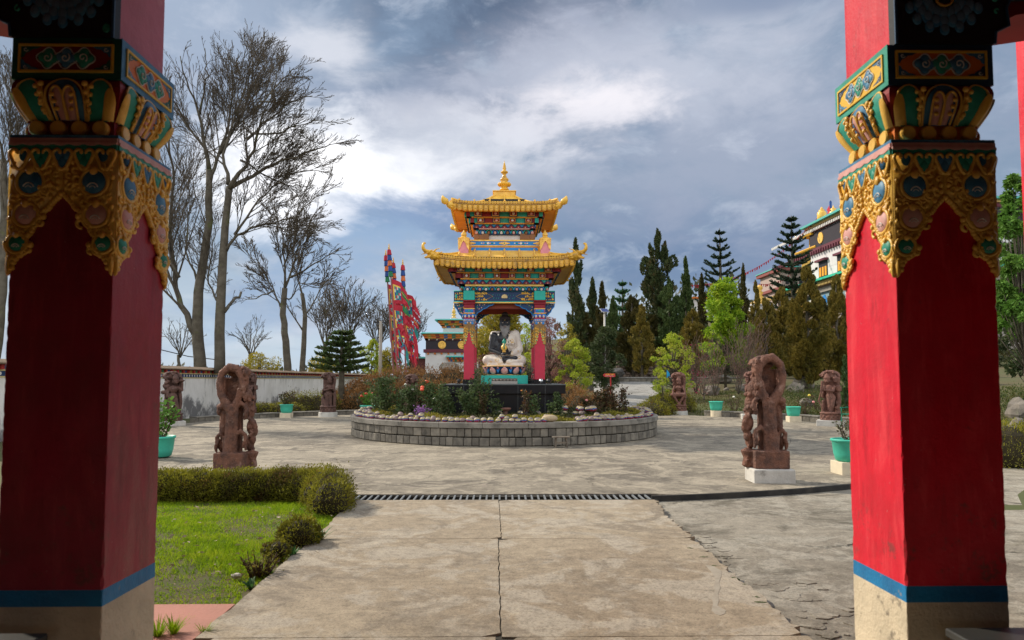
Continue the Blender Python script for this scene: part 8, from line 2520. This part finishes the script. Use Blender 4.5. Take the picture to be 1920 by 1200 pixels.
banner('red prayer banner in the middle of the group, mostly hidden by the others', 737, 488, 757, YB + 1.2, .42, 4, 650)

# ------------------------------------------------------------------ small temple behind the brown hedge
YT = 52.0
def tx(px): return P(px, 712, YT).x
c0 = tx(847)
def tz_(py, dy=0): return P(847, py, YT + dy).z
t = thing('small_temple', 'small white temple with teal roof edges and gold medallions behind the brown hedge', 'temple', (c0, YT + 2.0, 0))
HB = (847 - 797.5) / F * YT
m_tw = mat('temple_white', (0.62, 0.61, 0.60), .85, (0.54, .53, .52), 1, .6, bump=.1); m_dkb = mat('temple_charcoal', (0.035, 0.03, 0.038), .8, bump=.1); m_mar = mat('temple_maroon', (0.13, 0.03, 0.045), .7, bump=0); m_troof = mat('temple_teal', (0.06, 0.40, 0.36), .6, (0.15, .30, .26), 2, .7, bump=.05)
k = MB(); k.box(-HB, HB, -HB, HB, -.5, tz_(661)); k.build('white_wall', m_tw, t)
k = MB(); k.box(-HB * .99, HB * .99, -HB * .99, HB * .99, tz_(655), tz_(638.5)); k.build('dark_band', m_dkb, t)
k = MB(); k.box(-HB - .14, HB + .14, -HB - .14, HB + .14, tz_(661), tz_(655)); k.build('maroon_ledge', m_mar, t)
k = MB()
for q in range(4):
    k.M = Matrix.Rotation(q * pi / 2, 4, 'Z')
    for x in (-1.08, .42 + .0): k.tube([(x + .33, -HB * .99, tz_(646.6)), (x + .33, -HB * .99 - .06, tz_(646.6))], .30, 24)
    for x in (-1.08, .42): k.tube([(x + .33 + .2 * cos(a), -HB * .99 - .065, tz_(646.6) + .2 * sin(a)) for a in np.linspace(0, 2 * pi, 14)[:-1]], .035, 5, closed=True)
each(k, 'gold_medallion', m_gold, t, 1)
def corn(name, rows, mats_):
    k = MB()
    def sd(q):
        for (h, y1, y0_, kind) in rows:
            z0_, z1_ = tz_(y0_), tz_(y1)
            if kind == 'sq':
                n_ = int(2 * h / .30)
                for i in range(n_):
                    u = -h + (i + .5) * 2 * h / n_
                    k.i = 0 if i % 2 == 0 else 1 + (i // 2 * 7 + int(y1)) % 4
                    k.box(u - h / n_ * (.95 if i % 2 else 1.05), u + h / n_ * (.95 if i % 2 else 1.05), -h - (.03 if i % 2 == 0 else 0), -h + .2, z0_, z1_)
            else:
                k.i = {'line': 5, 'dark': 6, 'teal': 7, 'dot': 8}[kind]
                k.box(-h - .02, h + .02, -h - .02, -h + .2, z0_, z1_)
                if kind == 'dot':
                    k.i = 9
                    for i in range(int(2 * h / .6)): k.cbox((-h + .3 + i * .6, -h - .03, (z0_ + z1_) / 2), (.07, .04, .08))
    k.four(sd); return k.build(name, mats_, t)
CM = [mat('sq_orange', (0.55, 0.15, 0.02), .7, bump=0), mat('sq_green', (0.03, 0.16, 0.10), .7, bump=0), mat('sq_blue', (0.03, 0.10, 0.28), .7, bump=0), mat('sq_maroon', (0.22, 0.02, 0.03), .7, bump=0), mat('sq_yellow', (0.40, 0.26, 0.04), .7, bump=0), mat('line_gold', (0.48, 0.30, 0.06), .7, bump=0), m_dkb, m_troof, mat('sq_dark', (0.06, 0.02, 0.02), .7, bump=0), m_pwhite]
h1 = HB
corn('lower_cornice', ((h1 + .02, 635.6, 638.4, 'dot'), (h1 + .04, 634.4, 635.5, 'line'), (h1 + .10, 631.2, 634.3, 'sq'), (h1 + .12, 630.4, 631.1, 'line'), (h1 + .18, 627.2, 630.3, 'sq'), (h1 + .24, 625.8, 627.1, 'line')), CM)
k = MB(); k.box(-h1 - .38, h1 + .38, -h1 - .38, h1 + .38, tz_(625.7), tz_(623.6), .12, .12); k.build('lower_roof', m_troof, t)
h2 = 19 * YT / F * 1.02
k = MB(); k.box(-h2, h2, -h2, h2, tz_(624), tz_(611)); k.build('upper_wall', m_tw, t)
corn('upper_cornice', ((h2 + .06, 609.6, 612.5, 'sq'), (h2 + .09, 608.6, 609.5, 'dot'), (h2 + .12, 607.6, 608.5, 'line'), (h2 + .20, 604.4, 607.5, 'sq'), (h2 + .24, 603.6, 604.3, 'line'), (h2 + .34, 599.6, 603.5, 'sq'), (h2 + .40, 598.6, 599.5, 'line')), CM)
k = MB(); k.box(-h2 - .62, h2 + .62, -h2 - .62, h2 + .62, tz_(598.5), tz_(596.2), .1, .1); k.build('upper_roof', m_troof, t)
k = MB(); k.lathe([(.32, tz_(596)), (.30, tz_(592)), (.1, tz_(592))], 14); k.build('finial_base', m_tw, t)
k = MB(); k.lathe([(.22, tz_(592)), (.14, tz_(589)), (.05, tz_(588)), (.20, tz_(586.5)), (.20, tz_(585)), (.06, tz_(583.5)), (.16, tz_(582)), (.11, tz_(576)), (.04, tz_(574)), (.11, tz_(573)), (.05, tz_(572)), (.05, tz_(568)), (.02, tz_(563))], 14); k.build('finial', m_gold, t, smooth=True)
k = MB(); w_ = 18.5 / F * YT; xw = (854.5 - 847) / F * YT
k.box(xw - w_, xw + w_, -HB - .45, -HB, tz_(670), tz_(667.2), .04, .04); wc_ = k.build('window_canopy', m_troof, t)
k = MB()
for j, (y1, y0_) in enumerate(((670.2, 673.8), (674.2, 678))):
    for i in range(9 - 2 * j):
        k.i = 0 if i % 2 == 0 else 1 + i % 3; u = xw - w_ * (.9 - .14 * j) + i * .165; k.box(u, u + .16, -HB - .28 + .1 * j, -HB, tz_(y0_), tz_(y1))
k.build('canopy_brackets', CM, t)
k = MB()
for i in range(8): u = -HB + .22 + i * (2 * HB - .44) / 7; k.box(u - .07, u + .07, -HB - .10, -HB, tz_(664.5), tz_(661.3))
each(k, 'beam_end', CM[0], t)
k = MB(); k.box(-HB - 1.6, -HB + .0, -.9, 1.5, tz_(671), tz_(668)); k.box(HB, HB + 2.2, -.9, 1.5, tz_(671), tz_(668)); each(k, 'side_roof', m_troof, t)
k = MB(); k.box(-HB - 1.3, -HB, -.6, 1.3, -.5, tz_(671)); k.box(HB, HB + 2.0, -.6, 1.3, -.5, tz_(671)); each(k, 'side_wing', mat('wing_dark', (0.12, 0.04, 0.035), .8, bump=0), t)

# ------------------------------------------------------------------ monastery on the hill
XM = 39.0
def my(px): return XM * F / (px - 940.0)       # depth of a point of the west wall seen at column px
def mz(px, py):
    q = P(px, py, my(px)); return q.z
yA, yB = my(1592), my(1529)                     # near / far end of the upper block
t = thing('monastery', 'large white monastery with a black parapet band and gold roofs on the hill', 'monastery', (XM, yA, 0))
yn = 71.0
def wall(k, z0_, z1_, a, b, out=0.0, wdt=24):
    k.box(-out, wdt, a - yA - (out if out else 0), b - yA + out, z0_, z1_)
ztop = mz(1537, 421)
k = MB(); wall(k, ztop - 5.9, ztop - 1.0, yn, yB); k.build('upper_walls', m_tw, t)
k = MB(); wall(k, ztop - 3.1, ztop - 1.05, yn, yB, .05); k.build('black_band', m_dkb, t)
k = MB(); wall(k, ztop - 3.45, ztop - 3.1, yn, yB, .25)
for i in range(40): k.box(-.45, .0, yn - yA + .3 + i * .62, yn - yA + .55 + i * .62, ztop - 3.85, ztop - 3.45)
k.build('maroon_ledge', m_mar, t)
k = MB(); wall(k, ztop - .55, ztop - .25, yn, yB, .5); k.i = 1; wall(k, ztop - 1.0, ztop - .55, yn, yB, .3)
for i in range(60): k.i = 2; k.box(-.45, -.3, yn - yA + i * .42, yn - yA + .2 + i * .42, ztop - .95, ztop - .6)
k.build('parapet_cornice', [mat('cornice_gold', (0.52, 0.34, 0.12), .7, bump=0), m_mar, m_pwhite], t)
k = MB(); wall(k, ztop - .25, ztop, yn, yB, .9); k.build('parapet_roof', m_troof, t)
k = MB()
for i in range(4):
    yy = my(1550) - i * 5.6; k.tube([(-.05, yy - yA, ztop - 2.05), (-.14, yy - yA, ztop - 2.05)], .68, 24)
each(k, 'gold_medallion', m_gold, t)
for i in range(5):
    yy = my(1553) - i * 4.6
    fr_ = MB(); fr_.box(-.10, .1, yy - 1.05 - yA, yy + 1.05 - yA, ztop - 6.9, ztop - 5.0); w_ = fr_.build('window', m_pdark, t)
    k = MB()
    for j in range(3): k.box(-.14, -.06, yy - 1.0 + j * .7 - yA, yy - .55 + j * .7 - yA, ztop - 6.8, ztop - 5.7)
    k.build('frame', m_oran, w_)
    k = MB(); k.box(-.5, .1, yy - 1.3 - yA, yy + 1.3 - yA, ztop - 5.0, ztop - 4.75); k.build('window_cornice', m_mar, w_)
k = MB(); wall(k, ztop - 7.4, ztop - 5.88, yn, yB, .0); k.build('lower_white_wall', m_tw, t)
k = MB(); wall(k, ztop - 7.55, ztop - 7.3, yn, my(1488), 1.4); k.build('teal_roof', mat('bright_teal_roof', (0.02, 0.45, 0.28), .6, bump=0), t)
k = MB(); k.i = 0; wall(k, ztop - 8.2, ztop - 7.56, yn, my(1490), .7); k.i = 1; wall(k, ztop - 8.8, ztop - 8.2, yn, my(1492), .4); k.i = 2
for i in range(110): k.box(-1.0, -.6, yn - yA + i * .36, yn - yA + .18 + i * .36, ztop - 8.1, ztop - 7.6)
k.build('bracket_rows', [mat('bracket_brown', (0.16, 0.10, 0.07), .7, bump=0), mat('bracket_grey', (0.28, 0.26, 0.22), .7, bump=0), mat('bracket_gold', (0.50, 0.36, 0.12), .7, bump=0)], t)
k = MB(); k.i = 0; wall(k, ztop - 10.4, ztop - 8.8, yn, my(1495), .1)
for i in range(12): k.i = 1 + i % 3; k.prism([(yn - yA + i * 3 + .3, ztop - 10.1), (yn - yA + i * 3 + 1.6, ztop - 10.1), (yn - yA + i * 3 + 2.2, ztop - 9.5), (yn - yA + i * 3 + 1.0, ztop - 9.1)], -.16, -.10, lambda u, v, w: (w, u, v))
k.build('painted_frieze', [mat('frieze_grey_blue', (0.20, 0.30, 0.33), .7, bump=0), m_bblue, m_pwhite, m_oran], t)
k = MB(); wall(k, ztop - 24, ztop - 10.4, yn, my(1497), -.8); k.build('lower_walls', mat('monastery_lower_wall', (0.30, 0.27, 0.24), .85), t)  # lower walls in one even tone, greyer than the upper ones
k = MB()
for i in range(9): k.box(-.5, .1, yn - yA + 1 + i * 3.4, yn - yA + 1.6 + i * 3.4, ztop - 22, ztop - 10.4)
each(k, 'column', mat('monastery_column', (0.42, 0.26, 0.17), .7, bump=0), t)
# gold cylinders, finials
for px, dz1, lab, rd in ((1543, 388, 0, .55), (1565, 385, 1, .45)):
    yy = my(px); zt2 = mz(px, dz1); zb2 = ztop
    k = MB(); H_ = zt2 - zb2
    pr = [(rd, 0), (rd, H_ * .62), (rd * .8, H_ * .70), (rd * .5, H_ * .74), (rd * .7, H_ * .80), (rd * .2, H_ * .86), (rd * .35, H_ * .9), (.03, H_)] if rd > .5 else [(rd * 1.4, 0), (rd * 1.6, H_ * .12), (rd * .7, H_ * .25), (rd * 1.1, H_ * .45), (rd * .4, H_ * .55), (rd * .8, H_ * .7), (rd * .25, H_ * .8), (.03, H_)]
    k.lathe([(a, b + zb2) for a, b in pr], 16, (.6, yy - yA, 0)); k.build('roof_finial', m_gold, t, smooth=True)
# gilded roofs showing past the far end
for (px0, px1, y_e, y_r, dd) in ((1508, 1536, 450, 432, 1.0), (1500, 1540, 478, 462, 2.0), (1488, 1515, 487, 478, 3.0)):
    ya_, yb2 = my(px1), my(px0); zA = P(px0, y_e, yb2).z; zR = P(px1, y_r, ya_).z
    k = MB(); x0, x1 = -.3 + dd * .2, 9
    vs = []
    for j in range(7):
        f = j / 6; zz2 = zA + (zR - zA) * f ** 1.7; ins = f * (yb2 - ya_) * .6
        vs += [(x0 + ins * .3, ya_ - yA, zz2), (x0 + ins * .3, yb2 - ins - yA + (.5 if j == 0 else 0), zz2 + (.35 if j == 0 else 0)), (x1, yb2 - ins - yA, zz2), (x1, ya_ - yA, zz2)]
    k.add(vs, [(4 * j + a, 4 * j + (a + 1) % 4, 4 * j + 4 + (a + 1) % 4, 4 * j + 4 + a) for j in range(6) for a in range(4)])
    k.tube([(x0 - .1, ya_ - yA, zA + .0), (x0 - .1, yb2 - yA, zA + .1), (x0 - .2, yb2 - yA + .7, zA + .8)], [.18, .16, .06], 6)
    k.build('gilded_roof', m_rgold, t)
    k = MB(); k.box(x0 + .8, x1, ya_ - yA, yb2 - yA - 1.2, zA - 1.5, zA); k.build('roof_tier', CM[5], t)
# flags beside the finials
p = Vector((XM + .8, my(1557), ztop)); t2 = thing('roof_flag', 'narrow red and blue victory flag on the monastery roof', 'flag', p); hh = P(1557, 376, p.y).z - ztop
k = MB(); k.tube([(0, 0, 0), (0, 0, hh)], .05, 6); k.build('pole', m_black, t2)
k = MB(); k.i = 0; k.prism([(0, hh * .85), (0, hh * .35), (-1.1, hh * .25), (-.7, hh * .5), (-1.0, hh * .6)], -.02, .02, lambda u, v, w: (w, -u, v)); k.i = 3; k.tube([(0, 0, hh * .6), (0, 0, hh * .95)], .14, 8); k.build('cloth', FM, t2)

# pink white lodge lower on the hill and the tip of a small stupa
yl = 100; t = thing('hillside_lodge', 'pale pink lodge with red eaves partly hidden by trees below the monastery', 'house', (P(1474, 560, yl).x, yl, P(1462, 600, yl).z - 6))
z_ = lambda py: P(1462, py, yl).z - (P(1462, 600, yl).z - 6)
wl = 19 / F * yl
k = MB(); k.box(-wl, wl * 1.6, -2, 6, 0, z_(512)); k.build('walls', mat('lodge_pink', (0.40, 0.31, 0.27), .8), t)
k = MB(); k.box(-wl - .5, wl * 1.6 + .5, -2.5, 6.4, z_(512), z_(506)); k.box(-wl - .4, wl * 1.6 + .4, -2.4, 6, z_(546), z_(541)); each(k, 'red_eaves', mat('lodge_red', (0.24, 0.07, 0.06), .7, bump=0), t)
k = MB(); k.box(-wl - .6, wl * 1.6 + .6, -2.6, 6.5, z_(506), z_(504)); k.box(-wl - .3, wl * 1.6, -3.2, -2.0, z_(563), z_(560)); each(k, 'teal_roof', m_troof, t)
for i in range(5):
    for j, (a, b) in enumerate(((522, 536), (548, 558))):
        k = MB(); x = -wl + .6 + i * 1.0; k.box(x, x + .5, -2.06, -1.9, z_(b), z_(a)); k.build('window', m_pdark, t)
p = P(1425, 600, 80); t = thing('small_stupa', 'top of a small white and gold stupa rising between the junipers', 'stupa', (p.x, p.y, p.z - 4)); z_ = lambda py: P(1425, py, 80).z - (p.z - 4)
k = MB(); k.box(-1.3, 1.3, -1.3, 1.3, 0, z_(575)); k.box(-1.5, 1.5, -1.5, 1.5, z_(575), z_(572)); k.build('base', m_tw, t)
k = MB(); k.lathe([(1.0, z_(572)), (.95, z_(567)), (.35, z_(562)), (.5, z_(558)), (.25, z_(553)), (.45, z_(549)), (.2, z_(545)), (.4, z_(541)), (.35, z_(537)), (.05, z_(534))], 14); k.build('spire', m_gold, t, smooth=True)
# lodge roofs glimpsed between trees
for px, py, Yy, lab in ((1312, 560, 92, 'building with an orange edged roof glimpsed between the conifers and the lime tree'),):
    p = P(px, py + 30, Yy); t = thing('hidden_house', lab, 'house', (p.x, p.y, p.z - 8)); q = lambda y: P(px, y, Yy).z - (p.z - 8)
    k = MB(); k.box(-1.2, .8, -1, 1, 0, q(562)); k.build('walls', m_tw, t); k = MB(); k.box(-1.5, 1.1, -1.4, 1.4, q(562), q(559)); k.build('roof', CM[0], t)

# strings of prayer flags from the monastery roof
def flagline(label, a, b, sag, n_, seed, fs):
    t = thing('prayer_flag_line', label, 'prayer flags', a); r = random.Random(seed); A = Vector((0, 0, 0)); B = Vector(b) - Vector(a)
    pt = lambda f: A + (B - A) * f + Vector((0, 0, -sag * 4 * f * (1 - f)))
    k = MB(); k.tube([pt(i / 24) for i in range(25)], .025, 4); k.build('cord', m_flagred, t)
    for i in range(n_):
        f = (i + .5) / n_; c = pt(f); w_ = fs * r.uniform(.7, 1.1); h = fs * r.uniform(.8, 1.3); d = (pt(f + .01) - c).normalized()
        k = MB(); k.add([c, c + d * w_, c + d * w_ * .9 + Vector((0, .1, -h)), c + d * w_ * .1 + Vector((r.uniform(-.1, .1), .05, -h * .9))], [(0, 1, 2, 3)]); k.build('flag', m_flagred, t)
flagline('upper string of red prayer flags rising from the trees to the monastery roof', P(1295, 535, 76), P(1540, 400, 84), 2.2, 58, 1, .27)
flagline('lower string of red prayer flags ending at the hillside lodge', P(1412, 530, 86), P(1505, 492, 92), 1.2, 24, 2, .30)
flagline('faint string of prayer flags above the left end of the boundary wall', P(280, 682, 45), P(352, 688, 45), .3, 12, 3, .28)
t = thing('overhead_wire', 'thin dark overhead wire beside the left gate pillar', 'wire', P(286, 652, 46)); k = MB(); A = P(286, 652, 46); B = P(420, 676, 46); k.tube([(A * 0), (B - A) * .5 + Vector((0, 0, -.15)), (B - A)], .03, 4); k.build('wire', m_black, t)
